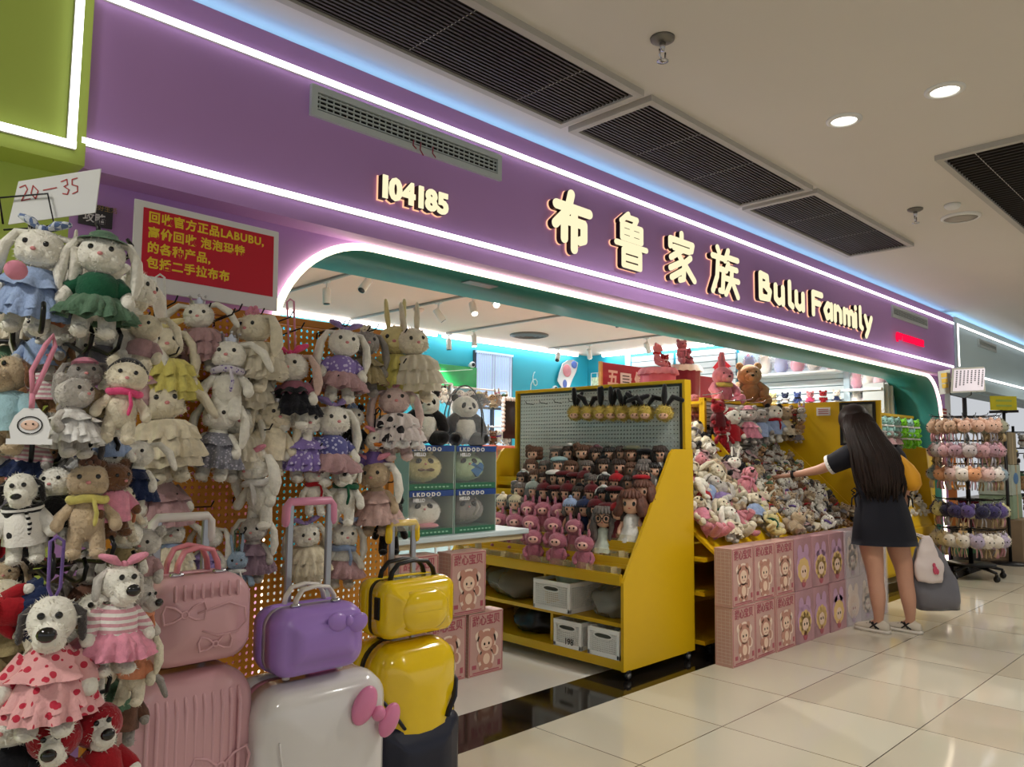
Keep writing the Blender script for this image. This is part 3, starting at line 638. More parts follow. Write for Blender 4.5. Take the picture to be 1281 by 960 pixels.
hang(394,610,62,'white plush in a dark red hood above the pink trolley handle',F_white,name='plush_animal',head='bear',ear='bear',Y=2.50,bow='cap',bcol=C_red,dress='scarf',dcol=C_red,rz=-.3,strap=C_red)
hang(428,612,78,'fluffy white plush dog with yellow flower, green cord and hanging tag',F_white,name='plush_dog',head='dog',ear='dog',Y=2.49,bow='flower',bcol=C_yel,dress='scarf',dcol=C_dgreen,rz=-.7,nose=M_eye,noser=(.03,.025))
hang(474,617,90,'beige bunny in a blush dress with one white ear and pink bow',F_beige,Y=2.50,dress='frill',dcol=cloth('blush',(206,172,164)),bow='bow',bcol=C_pink,earfur=F_white,rz=-.9,strap=C_pink)
hang(386,688,78,'white bunny in lilac knit with cream ruffled skirt behind the pink handle',F_white,Y=2.53,dress='knit',dcol=C_lildot,dress2='tulle',d2col=C_cream,bow='bow',bcol=C_lilac,rz=-.25)
hang(426,690,78,'white bunny with pale blue bow and lilac skirt right of the pink handle',F_white,Y=2.53,dress='scarf',dcol=C_blue,dress2='skirt',d2col=C_mauve,bow='bow',bcol=C_blue,rz=-.3)
hang(212,690,84,'white bunny with blue beads behind the grey trolley handle',F_white,Y=2.54,dress='tulle',dcol=C_cream,dress2='scarf',d2col=C_blue,rz=-.3,ear='wide')
hang(258,692,74,'white bunny with lavender dress right of the grey trolley handle',F_white,Y=2.54,dress='frill',dcol=C_lilac,rz=-.6)
hang(317,682,78,'bunny with white ears in a brown lilac dress low on the board',F_lgrey,Y=2.52,dress='frill',dcol=cloth('taupe_lilac',(140,116,130)),earfur=F_white,rz=-.7)
hang(299,716,60,'small pale blue bunny on a teal cord beside the pink suitcase',fur('pale_blue',(150,170,190)),Y=2.5,ear='up',dress='scarf',dcol=C_white,rz=-.5,strap=C_green)
hang(486,655,66,'small dark plush doll with a yellow smiling cushion below the blush dress',F_black,name='plush_doll',head='bear',ear='bear',Y=2.52,dress='scarf',dcol=C_yel,rz=-.4)
hang(330,516,60,'small cream bunny peeking out between the crowned bunnies',F_cream,Y=2.6,dress='tulle',dcol=C_tulle,rz=-.4)
# ---------------------------------------------------------------- red poster above the board
ps=thing('poster','red poster with yellow Chinese lettering and white border above the pegboard','poster',(0,0,0))
P0=V((.84,2.625,1.765)); pw,phh=.515,.305
ps.location=P0; ps.rotation_euler=(R(-3),R(.6),0)
part('board',MB().box((pw/2,0,phh/2),(pw,.006,phh),.002),M_card,ps,False)
part('red_panel',MB().box((pw/2+.004,-.004,phh/2+.014),(pw-.05,.002,phh-.075)),mat('poster_red',(198,22,50),rough=.35),ps,False)
M_ptx=mat('poster_yellow',(236,206,50),rough=.5)
for i,(s,x) in enumerate((('回收官方正品LABUBU,',.045),('高价回收 泡泡玛特',.045),('的各种产品,',.045),('包括二手拉布布',.045))):
    me=words(s,.0405,.0006,.0012,1.12); part('lettering',MB().mesh(me,lambda a,b,c,i=i,x=x:(x+a*.95,-.0055+c,.238-.052*i+b)),M_ptx,ps,False)
# small dark notice on the purple wall
p=atY(97,283,2.815); q=atY(141,262,2.815)
ns=thing('wall_notice','small dark notice with white characters beside the red poster','notice',(p.x,2.812,p.z+.012))
part('plate',MB().box(((q.x-p.x)/2,0,.035),(q.x-p.x,.006,.075),.001),mat('notice_grey',(58,58,64),rough=.5),ns,False)
me=words('攻略',.036,.0004,.0006); part('lettering',MB().mesh(me,lambda a,b,c:(.012+a,-.0042+c,.012+b)),M_card,ns,False)
me=words('美好生活',.022,.0004,.0); part('lettering',MB().mesh(me,lambda a,b,c:(.035+a*.95,-.0042+c,.056+b)),mat('notice_gold',(170,140,90)),ns,False)
# ---------------------------------------------------------------- spinner rack with plush toys
RP=V((.445,2.03,0))
rk=thing('spinner_rack','black floor standing spinner rack crowded with plush toys','display rack',RP)
part('pole',MB().cyl((0,0,.1),(0,0,1.64),.024,n=16),M_blackm,rk)
for k in range(5):
    a=2*PI*k/5+.2; b=part('leg',MB().tube([(0,0,.12),(.09*math.cos(a),.09*math.sin(a),.1),(.16*math.cos(a),.16*math.sin(a),.08)],[.018,.016,.014],8),M_blackm,rk)
    w2=MB(); c=(.16*math.cos(a),.16*math.sin(a),.035); w2.cyl((c[0]-.012,c[1],c[2]),(c[0]+.012,c[1],c[2]),.034,n=16); part('caster',w2,M_black,b)
TZ=(1.60,1.475,1.17,.98,.80)
for z in TZ:
    part('ring',MB().tube([(.12*math.cos(2*PI*k/24),.12*math.sin(2*PI*k/24),z) for k in range(24)],.006,6,loop=True).tube([(-.12,0,z),(.12,0,z)],.006,6).tube([(0,-.12,z),(0,.12,z)],.006,6),M_blackm,rk)
def rack_hook(p):
    l=V(p)-RP; r=V((l.x,l.y,0)); L=r.length; d=r/L
    z=max([q for q in TZ if q<=l.z+.06] or [TZ[-1]])
    a=d*.10+V((0,0,z)); e=r*.92+V((0,0,min(z+.05,l.z+.01)))
    m=MB(); m.tube([a,a.lerp(e,.6)+V((0,0,.012)),e,e+d*.035+V((0,0,.012)),e+d*.045+V((0,0,.035)),e+d*.03+V((0,0,.05))],.0045,6)
    part('hook',m,M_blackm,rk)
RG='plush toys on the black spinner rack'
def rtoy(px,py,h,D,label,fur_,name='plush_bunny',rz=None,hook=True,tilt=None,**k):
    p=atD(px,py,D); H=h*(1.06 if py<380 else 1.2)*D/FPX
    if rz is None: rz=R(random.uniform(-50,-10))
    ro=tilt if tilt else (R(random.uniform(-8,8)),R(random.uniform(-8,8)),rz)
    t=toy(name,label,'plush toy',RG,(p.x,p.y,p.z-H*.5),H,rz,fur_,rot=ro,**k)
    if hook: rack_hook((p.x,p.y+.02,p.z+H*.42))
    return t
DOGN=dict(head='dog',ear='dog',nose=M_eye,noser=(.06,.05),name='plush_dog')
rtoy(38,345,142,1.50,'white bunny with blue gingham bow and blue dress holding a strawberry',F_white,rz=-.5,dress='knit',dcol=C_blue,dress2='frill',d2col=C_blue,bow='bow',bcol=C_gingham)
rtoy(120,352,140,1.52,'white bunny in green ruffled dress and green hat at top of the rack',F_white,rz=-.35,dress='knit',dcol=C_dgreen,dress2='skirt',d2col=C_green,bow='hat',bcol=C_green)
rtoy(92,372,120,1.66,'white bunny in an apricot tulle skirt between the blue and green bunnies',F_white,rz=.3,dress='skirt',dcol=C_orange)
rtoy(156,388,112,1.64,'white bunny turned right behind the green dressed bunny',F_white,rz=.7,ear='wide')
rtoy(92,345,84,1.78,'white bunny seen from behind between the two top rack bunnies',F_white,rz=2.6,ear='up',dress='scarf',dcol=C_navy)
rtoy(18,395,100,1.72,'pale bunny hanging low behind the blue gingham bunny',F_lgrey,rz=-.8,dress='tulle',dcol=C_tulle)
rtoy(100,420,90,1.85,'cream bunny in shade behind the rack pole',F_cream,rz=-.4,dress='frill',dcol=C_grey)
rtoy(15,500,120,1.47,'beige dog with brown ears in a pale blue robe at photo edge',F_beige,rz=-.9,dress='robe',dcol=cloth('aqua',(150,184,192)),earfur=F_brown,**DOGN)
rtoy(92,517,96,1.44,'small grey bear in a white dress on the rack front',F_lgrey,name='plush_bear',head='bear',ear='bear',rz=.4,dress='frill',dcol=C_white)
rtoy(112,492,92,1.50,'grey bunny with a pink cap behind the white dressed bear',F_grey,rz=-.2,bow='cap',bcol=C_pink,dress='robe',dcol=C_khaki)
rtoy(148,497,98,1.5,'plump cream sheep with curly black hair and hot pink sash',F_cream,name='plush_sheep',head='bear',ear='bear',rz=-.3,bow='hood',bcol=F_black,dress='scarf',dcol=C_hot,fz=1100)
rtoy(60,470,92,1.62,'tan bunny behind the smiling tag on the rack',F_tan,rz=-.3,dress='robe',dcol=C_pstripe)
rtoy(32,560,88,1.50,'grey bear in pink striped shirt and navy trousers below the tag',F_lgrey,name='plush_bear',head='bear',ear='bear',rz=-.6,dress='robe',dcol=C_pstripe,dress2='skirt',d2col=C_navy)
rtoy(102,558,78,1.55,'grey bunny in a purple blue top in the middle of the rack',F_grey,rz=-.2,dress='knit',dcol=cloth('violet',(84,78,150)),dress2='skirt',d2col=C_white)
rtoy(140,556,80,1.55,'white bear with a pale blue vest at the rack right',F_white,name='plush_bear',head='bear',ear='bear',rz=.1,dress='knit',dcol=C_blue)
rtoy(72,545,80,1.64,'khaki bunny with a lime tag deep in the rack',F_beige,rz=.2,dress='robe',dcol=C_khaki)
rtoy(38,640,104,1.44,'black and white cow plush with striped scarf on a key ring',F_white,name='plush_cow',head='dog',ear='dog',earfur=F_black,rz=-.4,dress='robe',dcol=C_cow,dress2='scarf',d2col=C_bwstripe,nose=M_eye,noser=(.05,.03))
rtoy(74,628,92,1.48,'white sheep with a fluffy black belly beside the cow plush',F_white,name='plush_sheep',head='bear',ear='dog',earfur=F_black,rz=-.6,dress='robe',dcol=F_black)
rtoy(110,632,112,1.47,'beige bunny with upright dark ears and a yellow cord',F_beige,rz=-.3,ear='up',earfur=F_dgrey,dress='scarf',dcol=C_yel,bow='flower',bcol=C_brown)
rtoy(144,620,86,1.52,'pink and brown bear at the right side of the third rack tier',F_brown,name='plush_bear',head='bear',ear='bear',rz=.3,dress='robe',dcol=C_pink)
rtoy(158,640,66,1.58,'cream bear partly behind the pink and brown bear',F_cream,name='plush_bear',head='bear',ear='bear',rz=.2,dress='scarf',dcol=C_orange)
rtoy(8,620,90,1.55,'brown bear at the left photo edge beside the cow plush',F_brown,name='plush_bear',head='bear',ear='bear',rz=-.3,dress='robe',dcol=C_grey)
rtoy(66,706,92,1.42,'plush in red sweater and navy trousers lying sideways on a rack hook',F_white,name='plush_bear',head='bear',ear='bear',tilt=(R(20),R(-82),R(-12)),dress='robe',dcol=C_red,dress2='skirt',d2col=C_navy)
rtoy(63,820,158,1.36,'big white dog in pink floral dress with purple strap on the rack front',F_white,rz=-.35,dress='robe',dcol=C_floral,dress2='frill',d2col=C_floral,earfur=F_dgrey,strap=C_purple,**DOGN)
rtoy(140,765,126,1.44,'white dog in pink jumper and striped shirt beside the pink suitcase',F_white,rz=.1,dress='robe',dcol=C_pstripe,dress2='skirt',d2col=C_pink,earfur=F_lgrey,bow='bow',bcol=C_pink,**DOGN)
rtoy(103,805,126,1.46,'white dog with yellow charm squeezed between the two dressed dogs',F_white,rz=-.2,dress='scarf',dcol=C_white,earfur=F_grey,**DOGN)
rtoy(166,772,84,1.55,'grey dog with an orange bag at the rack edge near the pink suitcase',F_lgrey,rz=.5,dress='scarf',dcol=C_orange,**DOGN)
rtoy(14,790,140,1.46,'cream dog with ruffled collar at the bottom left photo edge',F_cream,rz=-.8,dress='frill',dcol=C_khaki,**DOGN)
rtoy(14,735,70,1.58,'beige bunny with apricot cloth at the left photo edge above the cream dog',F_beige,rz=-.4,dress='robe',dcol=C_orange)
rtoy(82,958,125,1.38,'white dog in a red hooded suit, left of two on the lowest tier',F_white,rz=-.4,dress='robe',dcol=C_red,bow='hood',bcol=F_red,**dict(DOGN,ear=None))
rtoy(134,945,120,1.42,'white dog in a red hooded suit with green stalk, right of two',F_white,rz=.0,dress='robe',dcol=C_red,bow='hood',bcol=F_red,**dict(DOGN,ear=None))
rtoy(14,945,140,1.36,'fluffy white plush with a black cape at the bottom left corner',F_white,name='plush_sheep',head='bear',ear='bear',rz=-.5,dress='robe',dcol=C_black,fz=1400)
rtoy(45,905,90,1.52,'dark red plush bear behind the red hooded dogs',F_red,name='plush_bear',head='bear',ear='bear',rz=-.4,dress='scarf',dcol=C_brown)
rtoy(110,880,80,1.6,'white bear deep in the rack between floral dog and hooded dogs',F_lgrey,name='plush_bear',head='bear',ear='bear',rz=-.2,dress='robe',dcol=C_brown)
rtoy(30,690,70,1.62,'dark grey bunny in shade behind the red sweater plush',F_dgrey,rz=-.3)
rtoy(110,735,70,1.64,'taupe bunny in shade above the squeezed white dog',F_grey,rz=-.3,dress='robe',dcol=C_brown)
rtoy(120,690,60,1.6,'light grey bear behind the red sweater plush',F_lgrey,name='plush_bear',head='bear',ear='bear',rz=.1)
# toys packed deeper in the rack
rnd4=random.Random(44)
FL=[(70,385,'white',F_white,'lilac',C_lilac),(165,400,'cream',F_cream,'pink',C_pink),(55,430,'light grey',F_lgrey,'blue',C_blue),(125,440,'white',F_white,'grey',C_grey),(170,430,'cream',F_cream,'mauve',C_mauve),(10,440,'beige',F_beige,'green',C_green),(40,600,'cream',F_cream,'brown',C_brown),(125,590,'grey',F_grey,'lemon',C_yel),(165,590,'white',F_white,'navy',C_navy),(85,590,'brown',F_brown,'cream',C_cream),(20,665,'light grey',F_lgrey,'red',C_red),(150,690,'white',F_white,'khaki',C_khaki),(60,770,'grey',F_grey,'pink',C_pink),(20,850,'beige',F_beige,'blue',C_blue),(165,830,'cream',F_cream,'orange',C_orange),(150,880,'grey',F_grey,'brown',C_brown),(60,880,'dark grey',F_dgrey,'red',C_red),(100,760,'beige',F_beige,'navy',C_navy),(175,700,'light grey',F_lgrey,'mauve',C_mauve),(130,850,'cream',F_cream,'green',C_green)]
for i,(px,py,fn1,fu1,cn1,cc1) in enumerate(FL):
    rtoy(px,py,84,1.60+.09*rnd4.random(),'%s plush bunny in %s deep in the rack, %s counting downwards'%(fn1,cn1,ORD[i]),fu1,dress=rnd4.choice(['robe','frill','knit']),dcol=cc1,ear=rnd4.choice(['lop','bear','wide']),hook=False,fz=500)
# strawberry held by the gingham bunny, smiling tag on pink strap
p=atD(20,338,1.37); sb=MB().ell(p,(.019,.012,.018),nu=12,nv=8); sb.fuzz(80,.003,.5,2); single('toy_strawberry',sb,C_pink,'small pink knitted strawberry on the blue dressed bunny','ornament')
p=atD(38,535,1.36); tg=thing('character_tag','white tag with smiling face hanging by a thick pink strap','tag',p,R(-35))
m=MB(); m.prism([(-.03,-.02),(.03,-.02),(.034,0),(.026,.02),(.012,.034),(-.012,.034),(-.026,.02),(-.034,0)],lambda x,y,d:V((x,d,y)),-.002,.002); part('card',m,M_card,tg,False)
m=MB(); m.tube([(.02*math.cos(2*PI*k/20),-.003,.004+.015*math.sin(2*PI*k/20)) for k in range(20)],.0012,5,loop=True); part('outline',m,M_eye,tg)
part('face',MB().ell((0,-.003,.004),(.015,.0015,.009)),mat('face_skin',(226,190,170)),tg)
for q in(-1,1): part('eye',MB().ell((q*.006,-.005,.006),.0018,nu=8,nv=6),M_eye,tg)
part('base_strip',MB().box((0,0,-.025),(.075,.004,.01)),M_card,tg,False)
m=MB(); m.tube([(0,0,.034),(0,0,.06)],.005,8); m.tube([(0,0,.06),(-.004,.0,.10),(.008,.02,.15),(.016,.03,.17),(.02,.03,.15),(.012,.01,.1),(.002,0,.06)],.0045,8); part('strap',m,C_pink,tg)
rack_hook(p+V((.015,.03,.17)))
# price card on a wire frame at the rack top
cdn=thing('price_card','white card with red handwritten prices on top of the rack','price card',(0,0,0))
D=1.60; q=[atD(10,281,D),atD(119,266,D),atD(126,211,D),atD(23,227,D)]
nrm=(q[1]-q[0]).cross(q[3]-q[0]).normalized()
if nrm.dot(V(CAM)-q[0])<0: nrm=-nrm
m=MB(); m.add(q+[v-nrm*.003 for v in q],[(0,1,2,3),(7,6,5,4),(0,1,5,4),(1,2,6,5),(2,3,7,6),(3,0,4,7)]); part('card',m,M_card,cdn,False)
ux=(q[1]-q[0]).normalized(); uy=nrm.cross(ux)
if uy.z<0: uy=-uy
wr=MB(); fn=lambda x,y,d:q[0]+ux*x+uy*y+nrm*(.0005+d)
k=.031
for off,sts in ((.035,[[(0,.9),(.4,1),(.5,.7),(0,0),(.6,.05)],[(.9,.9),(.7,.4),(.95,0),(1.2,.5),(.9,.9)]]),(.083,[[(0,.5),(.9,.55)]]),(.122,[[(0,.9),(.4,1),(.4,.65),(.15,.55),(.45,.3),(.3,0),(0,.1)],[(1.1,1),(.75,.95),(.7,.6),(1.05,.45),(1,.1),(.65,0)]])):
    for s_ in sts: wr.stroke([(off+x*k,.045+y*k) for x,y in s_],.0011,fn,0,.0006,5)
part('handwriting',wr,mat('red_ink',(176,60,60)),cdn,False)
m=MB(); z0=.008
m.tube([q[0]+nrm*z0+ux*-.005+uy*.0,q[0]+nrm*z0+ux*-.005+uy*.055,q[0]+nrm*z0+ux*.095+uy*.05,q[0]+nrm*z0+ux*.1-uy*.02,q[0]+nrm*z0+ux*-.005-uy*.012],.0022,6)
part('wire_frame',m,M_blackm,rk).location=-RP
m=MB(); c=q[0]+ux*.07-uy*.02; m.tube([c-ux*.03,c+ux*.03],.008,8); m.tube([c,RP+V((0,0,1.62))],.006,6); part('card_clamp',m,M_blackm,rk).location=-RP
# ---------------------------------------------------------------- suitcases
def rrect(w,h,r,n=7):
    p=[]
    for cx,cz,a0 in ((w/2-r,h/2-r,0),(-w/2+r,h/2-r,90),(-w/2+r,-h/2+r,180),(w/2-r,-h/2+r,270)):
        for k in range(n+1): a=R(a0+90*k/n); p.append((cx+r*math.cos(a),cz+r*math.sin(a)))
    return p
def slab(m,w,h,y0,y1,r,e0,e1,z=0,bul=0):
    # rounded case half: front at y0 with edge rounding e0, back at y1 with rounding e1
    L=[]
    if e0: L+=[(y0-bul,.42*min(w,h)),(y0-bul*.8,.25*min(w,h)),(y0,e0*.95),(y0+e0*.12,e0*.5),(y0+e0*.4,e0*.16),(y0+e0,0)]
    else: L+=[(y0,0)]
    if e1: L+=[(y1-e1,0),(y1-e1*.4,e1*.16),(y1-e1*.12,e1*.5),(y1,e1*.95)]
    else: L+=[(y1,0)]
    m.loft([[(x,y,z+zz) for x,zz in rrect(w-2*i,h-2*i,max(r-i,.012))] for y,i in L]); return m
def band(m,w,h,y0,y1,r,z=0,t=.003):
    m.loft([[(x,y,z+zz) for x,zz in rrect(w+2*t,h+2*t,r+t)] for y in (y0,y1)]); return m
def carry_handle(m,w,z,y,hh,r,flat=.7):
    m.tube([(-w/2,y,z),(-w/2*.92,y,z+hh*.45),(-w/2*.65,y,z+hh*.88),(0,y,z+hh),(w/2*.65,y,z+hh*.88),(w/2*.92,y,z+hh*.45),(w/2,y,z)],r,10,flat=flat); return m
def case(name,label,pA,pB,Yf,d,mt,mz,mh,r,e,hcol,grp,rz=0,zb=None,bul=.012):
    A=atY(*pA,Yf); B=atY(*pB,Yf); w=B.x-A.x; h=B.z-A.z
    if zb is not None: h=zb-.012-.055; A.z=.055
    t=thing(name,label,'suitcase',((A.x+B.x)/2,Yf+d/2,A.z),rz,grp)
    part('front_shell',slab(MB(),w,h,-d/2,-d*.06,r,e,0,h/2,bul),mt,t)
    part('back_shell',slab(MB(),w,h,d*.06,d/2,r,0,e,h/2),mt,t)
    part('zipper_band',band(MB(),w,h,-d*.06,d*.06,r,h/2,-.002),mz,t)
    return t,w,h,d
SG='small hard cases stacked on suitcases'; LG='large wheeled suitcases in a row'
M_pinkS=mat('suitcase_pink',(208,160,166),rough=.33,coat=.25); M_pinkZ=mat('suitcase_pink_zip',(190,128,138),rough=.5); M_whiteS=mat('suitcase_white',(222,218,216),rough=.16,coat=.5); M_purS=mat('suitcase_purple',(160,124,204),rough=.3,coat=.25); M_yelS=mat('suitcase_yellow',(240,202,18),rough=.16,coat=.6); M_navy=mat('suitcase_navy',(22,26,46),rough=.4); M_bowp=mat('bow_pink_plastic',(222,130,170),rough=.3,coat=.3); M_alu=mat('trolley_aluminium',(170,172,176),rough=.3,metal=.9); M_whandle=mat('handle_white',(222,216,210),rough=.35); M_clear=mat('clear_wrap',(225,225,225),rough=.12,alpha=.22)
def wheels(t,w,d,m=M_black):
    for sx in(-1,1):
        for sy in(-1,1):
            q=MB(); x,y=sx*(w/2-.05),sy*(d/2-.045); q.cyl((x-.012,y,-.028),(x+.012,y,-.028),.026,n=16); q.box((x,y,-.008),(.036,.04,.03),.006); part('wheel',q,m,t)
def trolley(t,x,yb,z0,z1,wid,mg,lab):
    rods=[]
    for s in(-1,1): part('trolley_rod',MB().box((x+s*wid/2,yb,(z0+z1)/2),(.022,.014,z1-z0),.003),M_alu,t,False)
    g=MB(); hw=wid/2+.014; g.tube([(x-hw,yb,z1-.06),(x-hw*.98,yb,z1-.015),(x-hw*.85,yb,z1),(x+hw*.85,yb,z1),(x+hw*.98,yb,z1-.015),(x+hw,yb,z1-.06)],.016,10,flat=.8,round_=True)
    part('trolley_grip',g,mg,t,label=lab)
YP=1.98
# pink pair
t,w,h,d=case('suitcase','large dusty pink ribbed suitcase with raised bow outline',(155,860),(324,850),YP,.25,M_pinkS,M_pinkZ,None,.09,.055,None,LG,zb=atY(186,850,YP+.01).z)
zoff=t.location.z
fl=MB()
for k in range(11):
    x=-w/2+.055+(w-.11)*k/10; fl.tube([(x,-d/2-.004,h*.3),(x,-d/2-.008,h*.55),(x,-d/2-.008,h-.08),(x,-d/2+.004,h-.05)],.0055,6,round_=True)
part('ribs',fl,M_pinkS,t)
def bowline(m,cx,cz,s,y,r):
    for q in(-1,1): m.tube([(cx+q*s*x,y,cz+s*z) for x,z in ((.15,.1),(.5,.4),(.95,.55),(1.1,.2),(1.0,-.35),(.55,-.3),(.15,-.08))],r,6,loop=True)
    m.tube([(cx+s*.17*math.cos(2*PI*k/12),y,cz+s*.17*math.sin(2*PI*k/12)) for k in range(12)],r,6,loop=True)
bl=MB(); bowline(bl,w*.2,h*.62,.07,-d/2-.012,.004); bl.tube([(-w*.36,-d/2-.012,h*.45),(-w*.3,-d/2-.012,h*.53),(-w*.1,-d/2-.012,h*.53),(-w*.02,-d/2-.012,h*.57),(.05,-d/2-.012,h*.6)],.004,6); part('raised_bow_outline',bl,M_pinkS,t)
wheels(t,w,d)
A=atY(225,640,YP+.2); trolley(t,(atY(230,640,YP+.22).x-t.location.x),.10,h-.02,atY(230,648,YP+.2).z-t.location.z,.135,M_whandle,'white trolley grip')
t2,w2,h2,d2=case('vanity_case','small dusty pink hard case with soft double handles, standing on the pink suitcase',(186,848),(322,716),YP+.01,.20,M_pinkS,M_pinkZ,None,.065,.05,None,SG)
for y in(-.035,.035): part('handle',carry_handle(MB(),w2*.42,h2-.004,y,.075,.013,.55),mat('handle_pink',(216,128,140),rough=.35,coat=.3),t2)
q=MB()
for x in(-.21,.21):
    q.box((x*w2,-.04,h2+.004),(.034,.02,.012),.004)
part('handle_bracket',q,M_chrome,t2)
bl=MB()
for (cx,cz,s) in ((-.22,.62,.05),(.08,.25,.04)): bowline(bl,cx*w2,cz*h2,s,-d2/2-.0115,.003)
bl.tube([(w2*x,-d2/2-.012,h2*z) for x,z in ((-.1,.62),(.05,.66),(.2,.7),(.36,.62),(.38,.45),(.3,.36),(.1,.34),(-.05,.42))],.003,6)
for k in range(8):
    x=-w2*.3+w2*.6*k/7; bl.tube([(x,-d2/2-.004,h2*.78),(x,-d2/2-.001,h2*.93)],.004,6,round_=True)
part('raised_bow_outline',bl,M_pinkS,t2)
for x in(-.3,.3): part('foot',MB().cyl((x*w2,0,-.008),(x*w2,0,.004),.013,n=10),M_pinkZ,t2)
# white suitcase and purple case
YW=1.93
t,w,h,d=case('suitcase','large glossy white suitcase with a pink plastic bow',(328,860),(490,850),YW,.25,M_whiteS,mat('suitcase_zip_rose',(206,140,160),rough=.4),None,.085,.06,None,LG,zb=atY(347,860,YW+.01).z)
bw=MB(); cx,cz=w*.35,h-.115
for sx,sz,a in((-1,1,.5),(1,-1,.5)):
    bw.ell((cx+sx*.044,-d/2-.018,cz+sz*.03),(.038,.018,.056) if sx<0 else (.032,.018,.050),rot=(0,.5,0),nu=18,nv=12)
bw.ell((cx,-d/2-.026,cz),(.022,.018,.022))
part('plastic_bow',bw,M_bowp,t)
part('top_lock',MB().box((w*.08,-.02,h+.006),(.10,.03,.022),.006),M_bowp,t)
ar=MB(); ar.tube([(-w*.34+w*.05*math.sin(k*.35),-d/2-.0135,h*.05+h*.06*k) for k in range(13)],.003,6); part('raised_curve',ar,M_whiteS,t)
wheels(t,w,d)
trolley(t,atY(389,640,YW+.22).x-t.location.x,.10,h-.02,atY(389,628,YW+.2).z-t.location.z,.135,mat('grip_pink',(216,140,170),rough=.35),'pink trolley grip')
t2,w2,h2,d2=case('vanity_case','small purple hard case with white handles, standing on the white suitcase',(347,858),(461,752),YW+.01,.18,M_purS,mat('zip_silver',(186,182,190),rough=.35),None,.055,.045,None,SG)
for y in(-.03,.03): part('handle',carry_handle(MB(),w2*.46,h2-.004,y,.055,.011,.55),M_whandle,t2)
q=MB()
for x in(-.23,.23): q.box((x*w2,-.035,h2+.004),(.03,.018,.012),.004)
part('handle_bracket',q,M_chrome,t2)
bl=MB(); 
for s,zz in((-1,.0),(1,-.01)): bl.ell((w2*.24+s*.034,-d2/2-.008,h2*.76+zz),(.034,.012,.027),rot=(0,-s*.3,0))
bl.ell((w2*.24,-d2/2-.012,h2*.76),(.015,.012,.015)); part('raised_bow',bl,M_purS,t2)
for x in(-.3,.3): part('foot',MB().cyl((x*w2,-.03,-.008),(x*w2,-.03,.004),.011,n=10),M_whandle,t2)
# yellow pair
YY=2.16
t,w,h,d=case('suitcase','large glossy yellow suitcase with a navy lower half, nearest the table',(478,860),(578,850),YY,.25,M_yelS,M_black,None,.10,.07,None,LG,bul=.015,zb=atY(482,808,YY+.01).z)
nv=MB(); slab(nv,w+.008,h*.54,-d/2-.018,-.004,.055,.066,0,h*.267,.012); part('lower_panel',nv,M_navy,t,label='navy lower panel')
for s in(-1,1): part('shoulder_strip',MB().tube([(s*w*.26,-d/2-.017,h*.50),(s*w*.38,-d/2-.008,h*.61),(s*w*.465,-d/2+.022,h*.69),(s*w*.5,-d/2+.06,h*.71)],.012,8,flat=.5),M_navy,t,label='navy strip')
part('side_band',MB().box((-w/2-.002,0,h*.70),(.008,.16,.03),.002),M_black,t,False)
wheels(t,w,d)
trolley(t,atY(505,660,YY+.22).x-t.location.x,.10,h-.02,atY(505,655,YY+.2).z-t.location.z,.10,M_yelS,'yellow trolley grip')
part('grip_wrap',MB().box((atY(505,660,YY+.22).x-t.location.x,.10,atY(505,657,YY+.2).z-t.location.z),(.135,.05,.05),.012),M_clear,t)
t2,w2,h2,d2=case('vanity_case','small yellow hard case with black handles, standing on the yellow suitcase',(482,806),(573,719),YY+.01,.19,M_yelS,M_black,None,.045,.04,None,SG,bul=.02)
for y in(-.03,.03): part('handle',carry_handle(MB(),w2*.62,h2-.004,y,.062,.012,.6),M_black,t2)
lf=MB(); slab(lf,w2*.66,h2*.74,-d2/2-.028,-d2/2+.01,.07,.028,0,h2*.47,.006); part('raised_panel',lf,M_yelS,t2)
part('combination_lock',MB().box((-w2/2-.002,-.045,h2*.55),(.008,.03,.075),.003).box((-w2/2-.006,-.045,h2*.55),(.004,.012,.05),.001),M_black,t2,False)
for x in(-.3,.3): part('foot',MB().box((x*w2,0,-.006),(.035,.05,.014),.004),M_black,t2)
# ---------------------------------------------------------------- track lights in the shop
SZ=2.81
def track(x,y0,y1,label):
    m=MB().box((x,(y0+y1)/2,SZ-.012),(.035,y1-y0,.022),.003); single('lighting_track',m,mat('track_grey',(150,146,142),rough=.4),label,'lighting track','ceiling lighting tracks',smooth=False)
track(3.65,3.4,7.8,'ceiling lighting track nearest the rounded entrance corner'); track(4.98,3.4,7.8,'ceiling lighting track in the middle of the shop ceiling'); track(6.45,3.4,7.8,'ceiling lighting track left of the round air diffuser'); track(8.43,3.4,7.8,'ceiling lighting track nearest the right wall panels')
def spot(x,y,aim,lit,label,w=1.0):
    t=thing('track_spotlight',label,'spotlight',(x,y,SZ-.022),0,'white track spotlights')
    part('adapter',MB().box((0,0,-.008),(.03,.1,.02),.004),M_white,t,False)
    part('stem',MB().cyl((0,0,-.015),(0,0,-.1),.009,n=8),M_white,t)
    d=V(aim).normalized(); a=V((0,0,-.12))-d*.055; b=V((0,0,-.12))+d*.09
    part('head',MB().tube([a,a+d*.005,b],[.028,.034,.036],16),M_white,t)
    part('lens',MB().cyl(b+d*.001,b+d*.004,.030,n=16),emis('spot_lens_on',(255,246,228),9) if lit else mat('spot_lens_dim',(60,60,62),rough=.2),t)
    l=bpy.data.lights.new('spot_lamp','SPOT'); l.energy=SPOT_W*w; l.spot_size=R(115); l.spot_blend=.8; l.color=(1,.95,.87); l.shadow_soft_size=.04
    o=bpy.data.objects.new('lamp',l); col.objects.link(o); o.parent=t; o.location=b+d*.02
    o.rotation_euler=d.to_track_quat('-Z','Y').to_euler()
